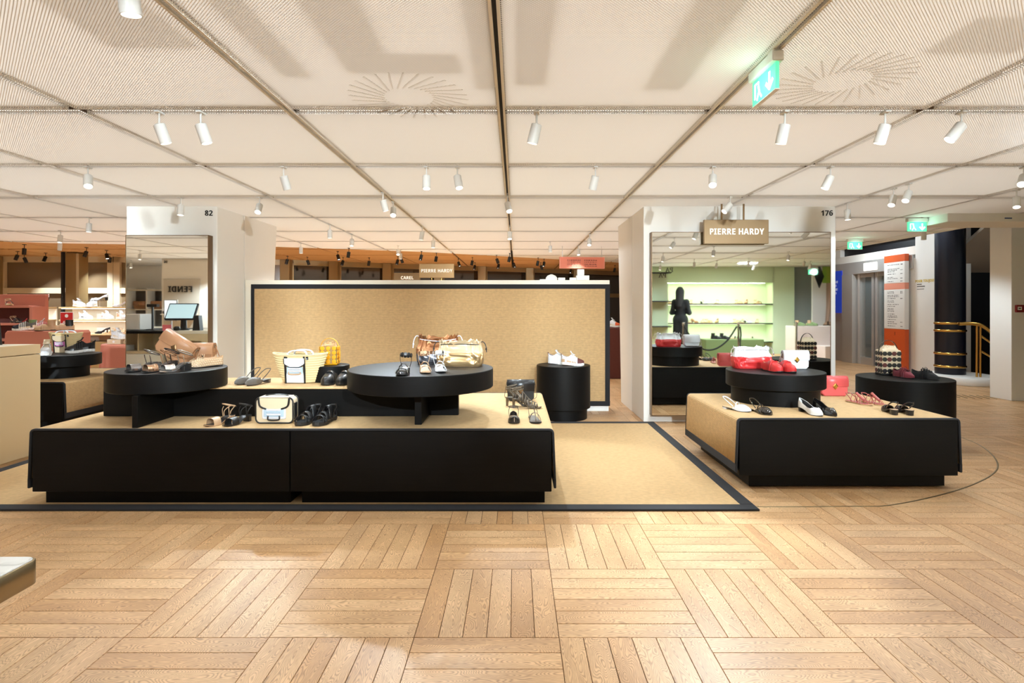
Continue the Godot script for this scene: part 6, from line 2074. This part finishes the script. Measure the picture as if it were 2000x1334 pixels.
func exit_sign(called_label: String, at: Vector3, turn: float) -> void:
	var t := thing("exit_sign", called_label, "exit sign", at, turn)
	part("housing", Shape.new().box(Vector3(0, -0.02, 0), Vector3(0.25, 0.045, 0.05), 0.004), M.white, t)
	part("mount", Shape.new().box(Vector3(0.09, 0.012, 0), Vector3(0.05, 0.03, 0.04), 0.003), M.white, t)
	part("lit_panel", Shape.new().box(Vector3(0, -0.102, 0), Vector3(0.236, 0.116, 0.016), 0.003), M.sign_green, t)
	part("rim", Shape.new().box(Vector3(0, -0.161, 0), Vector3(0.236, 0.004, 0.02)), M.white, t)
	for s in [-1, 1]:
		var pic := Shape.new()
		var z: float = s * 0.0095
		# running figure, door and arrow
		pic.box(Vector3(-0.085, -0.1, z), Vector3(0.012, 0.07, 0.002))
		pic.box(Vector3(-0.072, -0.068, z), Vector3(0.03, 0.008, 0.002))
		pic.box(Vector3(-0.045, -0.1, z), Vector3(0.014, 0.04, 0.002), 0.0, Basis(Vector3.BACK, 0.3))
		pic.lathe([Vector2(0, 0), Vector2(0.008, 0), Vector2(0.008, 0.002), Vector2(0, 0.002)], 12, Vector3(-0.05, -0.07, z - 0.001), Basis(Vector3.RIGHT, PI / 2))
		pic.box(Vector3(-0.03, -0.128, z), Vector3(0.01, 0.04, 0.002), 0.0, Basis(Vector3.BACK, 0.7))
		pic.box(Vector3(-0.056, -0.13, z), Vector3(0.01, 0.036, 0.002), 0.0, Basis(Vector3.BACK, -0.5))
		var arrow := Shape.new()
		arrow.box(Vector3(0.06, -0.092, z), Vector3(0.016, 0.056, 0.002))
		for q in [-1, 1]:
			arrow.box(Vector3(0.06 + q * 0.015, -0.122, z), Vector3(0.016, 0.05, 0.002), 0.0, Basis(Vector3.BACK, -q * 0.8))
		part("running_figure", pic, M.sign_white_lit, t)
		part("arrow", arrow, M.sign_white_lit, t)
	var l := OmniLight3D.new()
	l.name = "sign_glow"
	l.light_energy = 0.02
	l.light_color = Color(0.75, 1, 0.9)
	l.light_size = 0.08
	l.omni_range = 20.0
	l.omni_attenuation = 2.0
	l.shadow_enabled = true
	t.add_child(l)
	l.position = Vector3(0, -0.1, 0.06)


# ---------------------------------------------------------------- behind and beside: lifts, stairs, window wall, far shelves

func window_bay(n: int, a: Vector3, b: Vector3, split: float, glass: Material, frame: Material) -> void:
	# one tall window between two posts: frame, transom and panes of their own
	var c := Node3D.new()
	c.name = "window_%d" % n
	add_child(c)
	c.set_meta("kind", "structure")
	var w := (b - a).length()
	c.position = (a + b) / 2
	c.rotation.y = atan2(-(b - a).z, (b - a).x)
	var s := Shape.new()
	s.box(Vector3(-w / 2 + 0.06, 1.2, 0), Vector3(0.12, 2.4, 0.14))
	s.box(Vector3(w / 2 - 0.06, 1.2, 0), Vector3(0.12, 2.4, 0.14))
	s.box(Vector3(0, 2.3, 0), Vector3(w, 0.12, 0.14))
	s.box(Vector3(0, 1.62, 0), Vector3(w, 0.12, 0.12))
	s.box(Vector3(0, 0.3, 0), Vector3(w, 0.6, 0.12))
	s.box(Vector3(split, 1.1, 0), Vector3(0.09, 1.1, 0.1))
	part("frame", s, frame, c)
	part("pane", Shape.new().box(Vector3(0, 1.96, -0.03), Vector3(w - 0.2, 0.6, 0.012)), glass, c)
	part("pane", Shape.new().box(Vector3((-w / 2 + split) / 2, 1.1, -0.03), Vector3(w / 2 + split - 0.12, 0.98, 0.012)), glass, c)
	part("pane", Shape.new().box(Vector3((w / 2 + split) / 2, 1.1, -0.03), Vector3(w / 2 - split - 0.12, 0.98, 0.012)), glass, c)


var proto := {}

func build_far() -> void:
	# window wall, bending away from the camera towards the right
	var pl := [Vector3(-13.6, 0, -12.0), Vector3(-11.2, 0, -12.05), Vector3(-8.75, 0, -12.1), Vector3(-6.9, 0, -12.5), Vector3(-5.3, 0, -12.9), Vector3(-4.35, 0, -13.4), Vector3(-3.2, 0, -13.95), Vector3(-2.0, 0, -14.5), Vector3(-0.9, 0, -15.0), Vector3(0.4, 0, -15.6), Vector3(1.8, 0, -16.3), Vector3(3.6, 0, -17.2)]
	for i in pl.size() - 1:
		window_bay(i + 1, pl[i], pl[i + 1], 0.3 if i % 2 else -0.2, M.window_glass if i < 4 else M.darkglass, M.window_cream if i < 4 else M.olive)
		if i > 0 and i != 2:
			struct("trim_%d" % (10 + i), Shape.new().box(pl[i] + Vector3(0, 1.19, 0.1), Vector3(0.22, 2.34, 0.2), 0.01), M.olive)
	# olive-gold pillar with a black edge
	var pc := Node3D.new()
	pc.name = "pillar"
	add_child(pc)
	pc.set_meta("kind", "structure")
	part("casing", Shape.new().box(Vector3(-8.83, 1.18, -11.15), Vector3(0.27, 2.35, 0.3), 0.03), M.olive, pc)
	part("black_edge", Shape.new().box(Vector3(-8.985, 1.18, -11.0), Vector3(0.045, 2.35, 0.05)), M.dark, pc)
	# lit wall shelves
	for a in [[-8.05, 1.36, "lit wall shelving with white shoes right of the olive pillar"], [-9.4, 0.72, "narrow lit wall shelving left of the olive pillar"]]:
		var t := thing("wall_shelving", a[2], "shelving", Vector3(a[0], 0, -10.75))
		var w: float = a[1]
		part("back_panel", Shape.new().box(Vector3(0, 0.62, -0.17), Vector3(w, 1.22, 0.02)), M.cream, t)
		for y in [0.735, 1.008, 1.25]:
			part("shelf_board", Shape.new().box(Vector3(0, y, 0), Vector3(w, 0.028, 0.34), 0.003), M.shelf_gold, t)
		part("base", Shape.new().box(Vector3(0, 0.3, 0), Vector3(w, 0.6, 0.3)), M.olive, t)
	for a in [[-8.05, 1.3], [-9.4, 0.68]]:  # unseen strips, placed to brighten these shelves
		for y in [1.232, 0.99]:
			var t := thing("unseen_shelf_light", "unseen %s light strip under the %s board, brightening the %s lit shelving" % ["short" if a[0] < -9 else "long", "upper" if y > 1.1 else "middle", "narrow" if a[0] < -9 else "wide"], "shelf light", Vector3(a[0], y, -10.62))
			part("diffuser", Shape.new().box(Vector3.ZERO, Vector3(a[1], 0.006, 0.02)), M.bulb, t)
			var l := AreaLight3D.new()
			l.name = "unseen_strip_light"
			l.area_size = Vector2(a[1], 0.04)
			l.light_energy = 0.35
			l.light_color = LAMP_WHITE
			l.shadow_enabled = true
			t.add_child(l)
			l.position.y = -0.008
			l.rotation.x = -PI / 2
	# prototypes of small shoes for the far shelves
	var z := -10.66
	var gs := "shoes on the lit wall shelves"
	proto.sneaker = shoe_at("sneaker", "white low sneaker at the left end of the topmost lit shelf", -8.4, 1.265, z, 1.4, gs, "sneaker")
	sneaker(proto.sneaker, 0.27, M.leather_white, M.leather_white, M.white, M.white, M.white, M.leather_cream)
	proto.pump = shoe_at("pump", "white heeled pump on the topmost lit shelf near the mirrored column", -7.6, 1.265, z, -0.8, gs, "shoe")
	pump(proto.pump, 0.26, "point", 0.06, M.leather_white, M.leather_cream)
	proto.sandal = shoe_at("strap_sandal", "beige sandal on the topmost lit shelf left of the pillar", -9.25, 1.265, z, 0.9, gs, "sandal")
	strap_sandal(proto.sandal, 0.26, "round", 0.01, 0.016, M.leather_nude, M.insole, M.leather_cream, [["over", 0.75, 0.75, 0.05, 0.03], ["over", 0.55, 0.55, 0.06, 0.03], ["sling", 0.5, 0.07, 0.01], ["ankle", 0.2, 0.08, 0.036, 0.045, 0.3, 0.01]])
	proto.boot = shoe_at("ankle_boot", "tan ankle boot on the terracotta counter, third from the red sale card's left", -6.62, 0.9265, -7.8, -1.2, "boots and trainers on the terracotta counter", "boot")
	var bt: Node3D = proto.boot
	loafer(bt, 0.26, M.leather_nude)
	part("shaft", Shape.new().loft([_ring(0.036, 0.05, 0.06), _ring(0.034, 0.045, 0.11), _ring(0.038, 0.048, 0.15)]), M.leather_nude, bt, Vector3(0, 0, -0.07))
	dup(proto.sneaker, Vector3(-8.15, 1.265, z), 0.1, "white sneaker seen end-on on the topmost lit shelf", gs)
	dup(proto.sneaker, Vector3(-8.27, 1.023, z), 1.5, "white trainer on the middle lit shelf, left of two", gs, {"side_panel": M.leather_grey})
	dup(proto.sneaker, Vector3(-7.85, 1.023, z), 1.3, "white trainer with tan details on the middle lit shelf, right of two", gs, {"heel_counter": M.leather_tan})
	dup(proto.sneaker, Vector3(-7.58, 1.023, z), 1.2, "tan trainer at the right end of the middle lit shelf", gs, {"upper": M.leather_tan})
	dup(proto.pump, Vector3(-7.95, 0.75, z), -1.3, "black pump on the lowest lit shelf", gs, {"upper": M.leather_black})
	dup(proto.sandal, Vector3(-7.8, 0.75, z), -1.2, "tan sandal on the lowest lit shelf beside the black pump", gs)
	dup(proto.sandal, Vector3(-7.55, 0.75, z), 1.2, "sandal at the right end of the lowest lit shelf", gs)
	dup(proto.sandal, Vector3(-9.45, 1.265, z), 1.1, "sandal at the left end of the topmost narrow shelf", gs)
	dup(proto.sneaker, Vector3(-9.2, 1.023, z), 1.3, "grey and yellow shoe on the middle narrow shelf", gs, {"upper": M.leather_grey, "sole": M.yellow})
	for a in [[-8.0, 1.34, "white sandal raised on a thin stand above the topmost lit shelf"], [-9.14, 1.34, "pale shoe raised on a thin stand left of the olive pillar"]]:
		var st := single("shoe_stand", Shape.new().tube(PackedVector3Array([Vector3.ZERO, Vector3(0, 0.12, 0)]), 0.004, 6).box(Vector3(0, 0.003, 0), Vector3(0.06, 0.006, 0.06)).box(Vector3(0, 0.122, 0), Vector3(0.05, 0.004, 0.1)), M.steel, "thin display stand under the " + a[2].split(" raised")[0], "stand", Vector3(a[0], 1.265, z))
		dup(proto.pump, Vector3(a[0], 1.39, z), -1.0, a[2], gs)
	for a in [[-8.1, 1.08, "white price card on the middle lit shelf, left one"], [-7.7, 1.08, "white price card on the middle lit shelf, right one"], [-8.1, 0.805, "white price card on the lowest lit shelf"]]:
		var o := single("price_card", Shape.new().box(Vector3.ZERO, Vector3(0.22, 0.11, 0.004), 0.001), M.white, a[2], "card", Vector3(a[0], a[1], -10.86))
	# terracotta furniture
	var ts := thing("terracotta_shelving", "terracotta shelving unit with shoes at the far left edge", "shelving", Vector3(-8.0, 0, -8.5))
	part("back_panel", Shape.new().box(Vector3(0, 0.73, -0.14), Vector3(1.39, 1.455, 0.06), 0.006), M.terracotta, ts)
	part("side_panel", Shape.new().box(Vector3(0.665, 0.64, 0.0), Vector3(0.05, 1.26, 0.24), 0.004), M.terracotta, ts)
	part("inner_back", Shape.new().box(Vector3(-0.03, 0.64, -0.1), Vector3(1.3, 1.24, 0.02)), M.maroon, ts)
	for y in [0.5, 0.76, 1.0, 1.265]:
		part("shelf_board", Shape.new().box(Vector3(-0.03, y, 0.0), Vector3(1.34, 0.035, 0.25), 0.003), M.terracotta, ts)
	dup(proto.sandal, Vector3(-7.73, 1.284, -8.45), 0.9, "patterned sandal on top of the terracotta shelving", "", {"strap": M.leather_black})
	dup(proto.sandal, Vector3(-7.62, 1.019, -8.45), 1.2, "dark sandal on the upper terracotta shelf", "", {"strap": M.leather_black, "sole": M.leather_black})
	dup(proto.sandal, Vector3(-7.58, 0.779, -8.45), 1.2, "dark sandal on the lower terracotta shelf", "", {"strap": M.leather_black, "sole": M.leather_black})
	var tc := thing("terracotta_counter", "terracotta display counter with boots and a red sale card", "counter", Vector3(-6.7, 0, -7.95))
	part("body", Shape.new().extrude(PackedVector2Array([Vector2(-0.52, 0), Vector2(0.46, 0), Vector2(0.455, 0.89), Vector2(0.43, 0.925), Vector2(-0.42, 0.925), Vector2(-0.45, 0.89)]), 0.4, Transform3D(Basis(), Vector3(0, 0, -0.2)), 0.01), M.terracotta, tc)
	dup(proto.boot, Vector3(-6.45, 0.9265, -7.9), -1.15, "tan and black ankle boot right of the plain tan one", "boots and trainers on the terracotta counter", {"shaft": M.leather_black})
	dup(proto.boot, Vector3(-7.06, 0.9265, -8.0), -1.2, "olive green ankle boot at the left end of the terracotta counter", "boots and trainers on the terracotta counter", {"shaft": M.greendark, "upper": M.greendark})
	dup(proto.sneaker, Vector3(-6.95, 0.9265, -7.84), -1.0, "blue-grey trainer with red on the terracotta counter", "boots and trainers on the terracotta counter", {"upper": M.leather_grey, "tongue": M.red, "toe_cap": M.navy})
	dup(proto.sneaker, Vector3(-6.83, 0.9265, -7.99), -1.0, "white and pink trainer on the terracotta counter", "boots and trainers on the terracotta counter", {"upper": M.leather_rose})
	var rc := thing("sale_card", "red sale card with a white round logo reading -40%", "sign", Vector3(-6.52, 0.9265, -8.05), -0.06)
	part("board", Shape.new().box(Vector3(0, 0.13, 0), Vector3(0.2, 0.26, 0.008), 0.002), M.white, rc)
	part("red_print", Shape.new().box(Vector3(0, 0.13, 0.0045), Vector3(0.186, 0.246, 0.002)), M.red, rc)
	part("round_logo", Shape.new().lathe([Vector2(0, 0), Vector2(0.026, 0), Vector2(0.026, 0.001), Vector2(0, 0.001)], 20, Vector3(0, 0.205, 0.0055), Basis(Vector3.RIGHT, PI / 2)), M.print_white, rc)
	part("lettering", words("-40%", 0.06, 0.002), M.print_white, rc, Vector3(0, 0.1, 0.0065))
	var td := thing("terracotta_drum", "terracotta drum pedestal with a beige box and shoes, beside the mirrored column", "plinth", Vector3(-5.93, 0, -8.5))
	part("body", Shape.new().lathe([Vector2(0.47, 0.001), Vector2(0.45, 0.2), Vector2(0.375, 0.3), Vector2(0.36, 0.5), Vector2(0.35, 0.69), Vector2(0.335, 0.705)], 56), M.terracotta, td)
	var bx := thing("shoe_box", "beige shoe box with a round mark on the terracotta drum", "box", Vector3(-6.0, 0.706, -8.32))
	part("carton", Shape.new().box(Vector3(0, 0.035, 0), Vector3(0.2, 0.07, 0.1), 0.003), M.leather_cream, bx)
	part("round_mark", Shape.new().lathe([Vector2(0, 0), Vector2(0.018, 0), Vector2(0.018, 0.001), Vector2(0, 0.001)], 16, Vector3(0, 0.035, 0.051), Basis(Vector3.RIGHT, PI / 2)), M.white, bx)
	dup(proto.sneaker, Vector3(-5.97, 0.778, -8.33), 1.3, "white shoe lying on the beige box on the terracotta drum")
	dup(proto.sandal, Vector3(-5.83, 0.706, -8.3), 0.8, "tan sandal right of the beige box on the terracotta drum")
	# signs above and beyond the partition
	var cs := thing("standing_sign", "dark bronze sign reading CAREL far beyond the partition", "sign", Vector3(-1.76, 0, -9.0))
	part("plate", Shape.new().box(Vector3(0, 1.72, 0), Vector3(0.43, 0.19, 0.03), 0.002), M.bronze, cs)
	part("lettering", words("CAREL", 0.05, 0.004, true), M.sign_white_glow, cs, Vector3(0, 1.735, 0.017))
	for x in [-0.15, 0.15]:
		part("post", Shape.new().box(Vector3(x, 0.81, 0), Vector3(0.012, 1.62, 0.012)), M.bronze, cs)
	var os := thing("hanging_sign", "salmon pink direction sign hanging before the wooden ceiling", "sign", Vector3(1.20, 2.06, -10.0), 0.1)
	part("board", Shape.new().box(Vector3.ZERO, Vector3(0.83, 0.21, 0.03), 0.003), M.salmon, os)
	var rows := []
	for k in [[14, 6], [26, 4], [38, 6], [50, 4]]:
		rows.append([k[0], k[1], 40, 118])
		rows.append([k[0], k[1], 140, 214])
	var pp := print_plate(0.80, 0.19, mat(Color.WHITE, 0.55, 0.0, {"albedo_texture": lines_picture(256, 64, c8(232, 132, 104), c8(96, 44, 36), rows, 5)}))
	pp.name = "printed_face"
	os.add_child(pp, true)
	pp.position = Vector3(0, 0, 0.0155)
	for x in [-0.36, 0.36]:
		part("rod", Shape.new().box(Vector3(x, 0.2, 0), Vector3(0.008, 0.2, 0.008)), M.steel, os)
	single("terracotta_block", Shape.new().box(Vector3(0, 0.95, 0), Vector3(0.6, 1.9, 0.5), 0.01), M.terracotta, "terracotta display wall far behind the partition's right end", "display wall", Vector3(1.15, 0, -13.4))
	single("brown_plinth", Shape.new().box(Vector3(0, 0.45, 0), Vector3(0.7, 0.9, 0.5), 0.01), M.maroon, "reddish brown plinth glimpsed between partition and right column", "plinth", Vector3(1.75, 0, -10.0))
	dup(proto.sneaker, Vector3(1.75, 0.901, -9.95), 1.0, "white and orange shoe glimpsed between partition and right column", "", {"toe_cap": M.orange})
	build_right()


func build_right() -> void:
	var x := 7.62
	# lift wall, receding on the right: strips round the lift front
	struct("wall_right", Shape.new().box(Vector3(x + 0.15, 1.6, -14.5), Vector3(0.3, 3.2, 1.9)).box(Vector3(x + 0.15, 2.9, -12.0), Vector3(0.3, 0.54, 3.4)).box(Vector3(x + 0.15, 2.35, -12.0), Vector3(0.3, 0.16, 3.4)).box(Vector3(x + 0.15, 2.52, -13.3), Vector3(0.3, 0.2, 0.6)).box(Vector3(x + 0.15, 1.1, -10.72), Vector3(0.3, 2.2, 0.36)), M.wall)
	single("black_band", Shape.new().box(Vector3(x + 0.2, 2.53, -11.8), Vector3(0.2, 0.2, 2.4)), M.night, "long black recessed band in the wall above the lifts", "wall panel")
	var lift := thing("lift", "steel lift front with glass doors and a lit floor display", "lift", Vector3(x, 0, -11.95))
	part("header", Shape.new().box(Vector3(0.1, 2.135, -0.15), Vector3(0.26, 0.27, 3.0), 0.004), M.steel, lift)
	part("pillar_panel", Shape.new().box(Vector3(0.1, 1.0, -0.71), Vector3(0.3, 2.0, 0.4), 0.004), M.steel, lift)
	part("pillar_panel", Shape.new().box(Vector3(0.14, 1.0, -1.35), Vector3(0.2, 2.0, 0.62), 0.004), M.steel, lift)
	for zz in [-0.44, 0.04, 0.16, 0.72]:
		part("door_post", Shape.new().box(Vector3(0.1, 1.0, zz), Vector3(0.1, 2.0, 0.07), 0.003), M.steel, lift)
	for a in [[-0.2, 0.42], [0.44, 0.5]]:
		var dr := part("door_rail", Shape.new().box(Vector3(0.1, 0.08, a[0]), Vector3(0.06, 0.16, a[1])).box(Vector3(0.1, 1.96, a[0]), Vector3(0.06, 0.08, a[1])), M.steel, lift)
		part("door_glass", Shape.new().box(Vector3(0.1, 1.04, a[0]), Vector3(0.012, 1.76, a[1])), M.glass, lift)
	part("cabin", Shape.new().box(Vector3(1.3, 1.0, 0.1), Vector3(0.05, 2.0, 2.2)).box(Vector3(0.75, 1.0, -0.6), Vector3(1.1, 2.0, 0.05)).box(Vector3(0.75, 1.0, 1.0), Vector3(1.1, 2.0, 0.05)).box(Vector3(0.75, 2.02, 0.1), Vector3(1.1, 0.05, 1.7)), M.night, lift)
	part("cabin_rail", Shape.new().box(Vector3(1.25, 0.9, 0.1), Vector3(0.03, 0.06, 1.5)), M.brassdull, lift)
	var fd := part("floor_display", Shape.new().box(Vector3(-0.035, 2.13, 0.1), Vector3(0.012, 0.17, 0.44), 0.004), glow(Color(1, 0.99, 0.95), 1.2), lift)
	part("dial", Shape.new().box(Vector3(-0.008, 2.13, 0.1), Vector3(0.012, 0.09, 0.24), 0.002), M.navy, fd)
	part("notice", Shape.new().box(Vector3(0.09, 1.6, 0.58), Vector3(0.004, 0.24, 0.2)), M.white, lift)
	part("notice_print", Shape.new().box(Vector3(0.087, 1.53, 0.58), Vector3(0.003, 0.08, 0.18)), M.print_black, lift)
	# blue lit poster beside the lift
	var bp := thing("blue_poster", "bright blue lit poster with white lettering between the mirror and the lift", "poster", Vector3(x - 0.02, 1.62, -13.18), -PI / 2)
	part("screen", Shape.new().box(Vector3(0, 0, 0.005), Vector3(0.62, 0.98, 0.03), 0.003), glow(Color(0.06, 0.14, 0.62), 0.9), bp)
	for a in [["SOLDES", 0.18, 0.085], ["OUVERT", 0.07, 0.085]]:
		pass
	var rr := []
	for k in 4:
		rr.append([54 + k * 22, 14, 14, 96 - 10 * (k % 2)])
	for k in 4:
		rr.append([160 + k * 14, 8, 14, 76 - 8 * (k % 3)])
	var pr := print_plate(0.6, 0.96, mat(Color.WHITE, 0.5, 0.0, {"albedo_texture": lines_picture(128, 208 + 32, c8(40, 70, 190), c8(240, 244, 255), rr, 3), "emission_enabled": true, "emission": Color(0.5, 0.5, 0.5), "emission_operator": BaseMaterial3D.EMISSION_OP_MULTIPLY, "emission_texture": lines_picture(128, 208 + 32, c8(40, 70, 190), c8(240, 244, 255), rr, 3)}))
	pr.name = "poster_print"
	bp.add_child(pr, true)
	pr.position = Vector3(0, 0, 0.021)
	# directory totem
	var tt := thing("directory_totem", "tall orange and white store directory beside the lift", "directory", Vector3(x - 0.09, 0, -10.96))
	part("orange_base", Shape.new().box(Vector3(0, 0.415, 0), Vector3(0.08, 0.83, 0.6), 0.002), M.orange, tt)
	part("lower_panel", Shape.new().box(Vector3(0, 1.22, 0), Vector3(0.08, 0.78, 0.6), 0.002), M.white, tt)
	part("salmon_band", Shape.new().box(Vector3(0, 1.672, 0), Vector3(0.08, 0.124, 0.6), 0.002), M.salmon, tt)
	part("upper_panel", Shape.new().box(Vector3(0, 1.942, 0), Vector3(0.08, 0.416, 0.6), 0.002), M.white, tt)
	part("orange_header", Shape.new().box(Vector3(0, 2.22, 0), Vector3(0.08, 0.14, 0.6), 0.002), M.orange, tt)
	var rws := []
	for k in [6, 12, 22, 28, 36, 46, 52, 62, 70, 80, 86, 92, 104, 112, 118, 128, 138, 146, 156]:
		rws.append([k, 3, 22, 60 + (k * 7) % 40])
		if k % 3 == 0:
			rws.append([k, 4, 104, 118])
	var lp := print_plate(0.58, 0.76, mat(Color.WHITE, 0.55, 0.0, {"albedo_texture": lines_picture(128, 168, c8(238, 236, 232), c8(70, 64, 62), rws, 11)}))
	lp.name = "printed_list"
	tt.add_child(lp, true)
	lp.transform = Transform3D(Basis(Vector3.UP, -PI / 2), Vector3(-0.0405, 1.22, 0))
	rws = []
	for k in [8, 26, 32, 38, 48, 62, 68, 80]:
		rws.append([k, 3, 22, 56 + (k * 5) % 44])
		if k % 4 == 0:
			rws.append([k, 4, 104, 118])
	lp = print_plate(0.58, 0.4, mat(Color.WHITE, 0.55, 0.0, {"albedo_texture": lines_picture(128, 88, c8(238, 236, 232), c8(70, 64, 62), rws, 12)}))
	lp.name = "printed_list"
	tt.add_child(lp, true)
	lp.transform = Transform3D(Basis(Vector3.UP, -PI / 2), Vector3(-0.0405, 1.942, 0))
	part("small_arrow", Shape.new().box(Vector3(-0.041, 0.74, 0.02), Vector3(0.002, 0.07, 0.01)), M.print_black, tt)
	# white pier between lift and stairs, with its yellow lettering
	var pier := struct("wall_pier", Shape.new().box(Vector3(x + 0.3, 1.6, -10.28), Vector3(0.62, 3.2, 0.54), 0.003), M.white)
	var w1 := part("lettering", words("POUR TOUJOURS", 0.05, 0.003, true), M.yellow_print, pier, Vector3(x - 0.012, 1.75, -10.27))
	w1.rotation.y = -PI / 2
	w1.scale = Vector3(1.0, 1, 1)
	for a in [[1.69, 0.12, 0.02, 0.14], [1.65, 0.2, 0.02, 0.1], [1.60, 0.18, 0.012, 0.11]]:
		part("small_print", Shape.new().box(Vector3(x - 0.0115, a[0], -10.50 + a[1] / 2), Vector3(0.002, a[2], a[1])), M.print_grey, pier)
	# stairwell: dark walls, blue column with brass rings, brass rails, stone kerb
	struct("wall_stairs", Shape.new().box(Vector3(9.35, 0.9, -8.8), Vector3(0.3, 2.2, 3.4)).box(Vector3(8.6, 1.6, -10.35), Vector3(1.7, 3.2, 0.2)), M.night)
	struct("wall_stairs_upper", Shape.new().box(Vector3(8.6, 2.42, -9.45), Vector3(1.7, 0.05, 2.0), 0.0, Basis(Vector3.RIGHT, -0.55)), mat(c8(168, 156, 142), 0.8))
	struct("trim_3", Shape.new().box(Vector3(8.2, 2.33, -8.75), Vector3(1.7, 0.09, 0.1), 0.02, Basis(Vector3.BACK, -0.5)).box(Vector3(8.35, 2.52, -8.8), Vector3(1.8, 0.26, 0.04), 0.01, Basis(Vector3.BACK, -0.5)), mat(c8(128, 124, 120), 0.8, 0.0, {"heightmap_enabled": false}))
	struct("wall_pier_right", Shape.new().box(Vector3(8.1, 1.2, -7.6), Vector3(2.9, 2.4, 0.34), 0.004), M.white)
	var bc := Node3D.new()
	bc.name = "stair_column"
	add_child(bc)
	bc.set_meta("kind", "structure")
	tag(bc, "dark blue round column with brass rings by the stairs", "column")
	bc.position = Vector3(7.45, 0, -9.5)
	part("shaft", Shape.new().lathe([Vector2(0.215, 0.02), Vector2(0.215, 3.1)], 48), M.navy, bc)
	for y in [0.25, 0.47, 0.86, 0.985]:
		part("brass_ring", Shape.new().lathe([Vector2(0.216, y - 0.02), Vector2(0.228, y - 0.012), Vector2(0.23, y), Vector2(0.228, y + 0.012), Vector2(0.216, y + 0.02)], 48, Vector3.ZERO, Basis(), true), M.brass, bc)
	var kb := struct("trim_4", Shape.new().extrude(rrect(0.95, 1.2, 0.3, 6), 0.12, Transform3D(Basis(Vector3.RIGHT, Vector3.BACK, Vector3.UP), Vector3(7.55, 0.0, -9.35)), 0.01, true), M.white)
	var hr := thing("brass_handrail", "curving brass handrail descending beside the dark blue column", "handrail", Vector3(7.7, 0, -9.2))
	part("top_rail", Shape.new().tube(curve([Vector3(-0.42, 0.985, 0.1), Vector3(-0.2, 0.985, 0.15), Vector3(-0.06, 0.93, 0.18), Vector3(0.16, 0.72, 0.22), Vector3(0.4, 0.48, 0.28), Vector3(0.85, 0.03, 0.4)], 30), 0.03, 10), M.brass, hr)
	part("lower_rail", Shape.new().tube(curve([Vector3(-0.12, 0.8, 0.16), Vector3(0.1, 0.62, 0.2), Vector3(0.35, 0.37, 0.27), Vector3(0.7, 0.03, 0.36)], 24), 0.018, 8), M.brass, hr)
	part("lower_rail", Shape.new().tube(curve([Vector3(-0.12, 0.55, 0.16), Vector3(0.1, 0.4, 0.2), Vector3(0.3, 0.2, 0.25), Vector3(0.5, 0.03, 0.3)], 24), 0.018, 8), M.brass, hr)
	for a in [[-0.17, 0.97, 0.155], [-0.12, 0.95, 0.165], [0.1, 0.77, 0.21], [0.4, 0.48, 0.28]]:
		part("baluster", Shape.new().tube(PackedVector3Array([Vector3(a[0], 0.0, a[2]), Vector3(a[0], a[1], a[2])]), 0.016, 8), M.brass, hr)
	var gf := thing("gilt_frame", "narrow gilded ornamental strip on the dark stairwell wall", "frame", Vector3(9.17, 1.1, -8.85))
	part("bead", Shape.new().box(Vector3(0, 0.06, 0), Vector3(0.05, 0.42, 0.09), 0.012), M.brass, gf)
	for k in 8:
		part("ornament", Shape.new().ball(Vector3(-0.03, -0.12 + k * 0.052, 0), Vector3(0.012, 0.02, 0.03), 8, 6, Basis(Vector3.RIGHT, 0.6)), M.brass, gf)
	var fa := thing("fire_alarm", "dark red fire alarm box with a white label on the right pier", "fire alarm", Vector3(6.755, 1.238, -7.424))
	part("box", Shape.new().box(Vector3.ZERO, Vector3(0.12, 0.1, 0.03), 0.006), mat(c8(122, 26, 26), 0.4), fa)
	part("label_plate", Shape.new().box(Vector3(-0.012, 0.003, 0.0155), Vector3(0.056, 0.045, 0.002)), M.white, fa)
	part("label_print", Shape.new().box(Vector3(-0.012, 0.003, 0.017), Vector3(0.03, 0.014, 0.001)), M.print_black, fa)
	# exit signs
	exit_sign("large green exit sign seen side-on under the ceiling at upper right", Vector3(1.12, CEIL - 0.012, -2.485), -PI / 2)
	exit_sign("green exit sign facing the camera beside the white beam", Vector3(4.94, CEIL - 0.012, -6.82), 0.0)
	exit_sign("smallest green exit sign, near the lift wall", Vector3(5.45, CEIL - 0.012, -8.9), 0.0)
	# unseen ceiling lamps that brighten the stairwell and the lift lobby
	for a in [[8.6, 3.05, -8.3, 0.8], [6.9, 3.05, -11.5, 4.0], [6.9, 3.05, -9.4, 1.5]]:
		panel_light(a[0], a[2], 0.3, 0.3, a[3], "%s" % ["unseen ceiling light brightening the lift lobby", "unseen ceiling light brightening the brass stair rail", "dim unseen ceiling light brightening the stairwell"][0 if a[3] == 4.0 else (1 if a[3] == 1.5 else 2)], a[1])
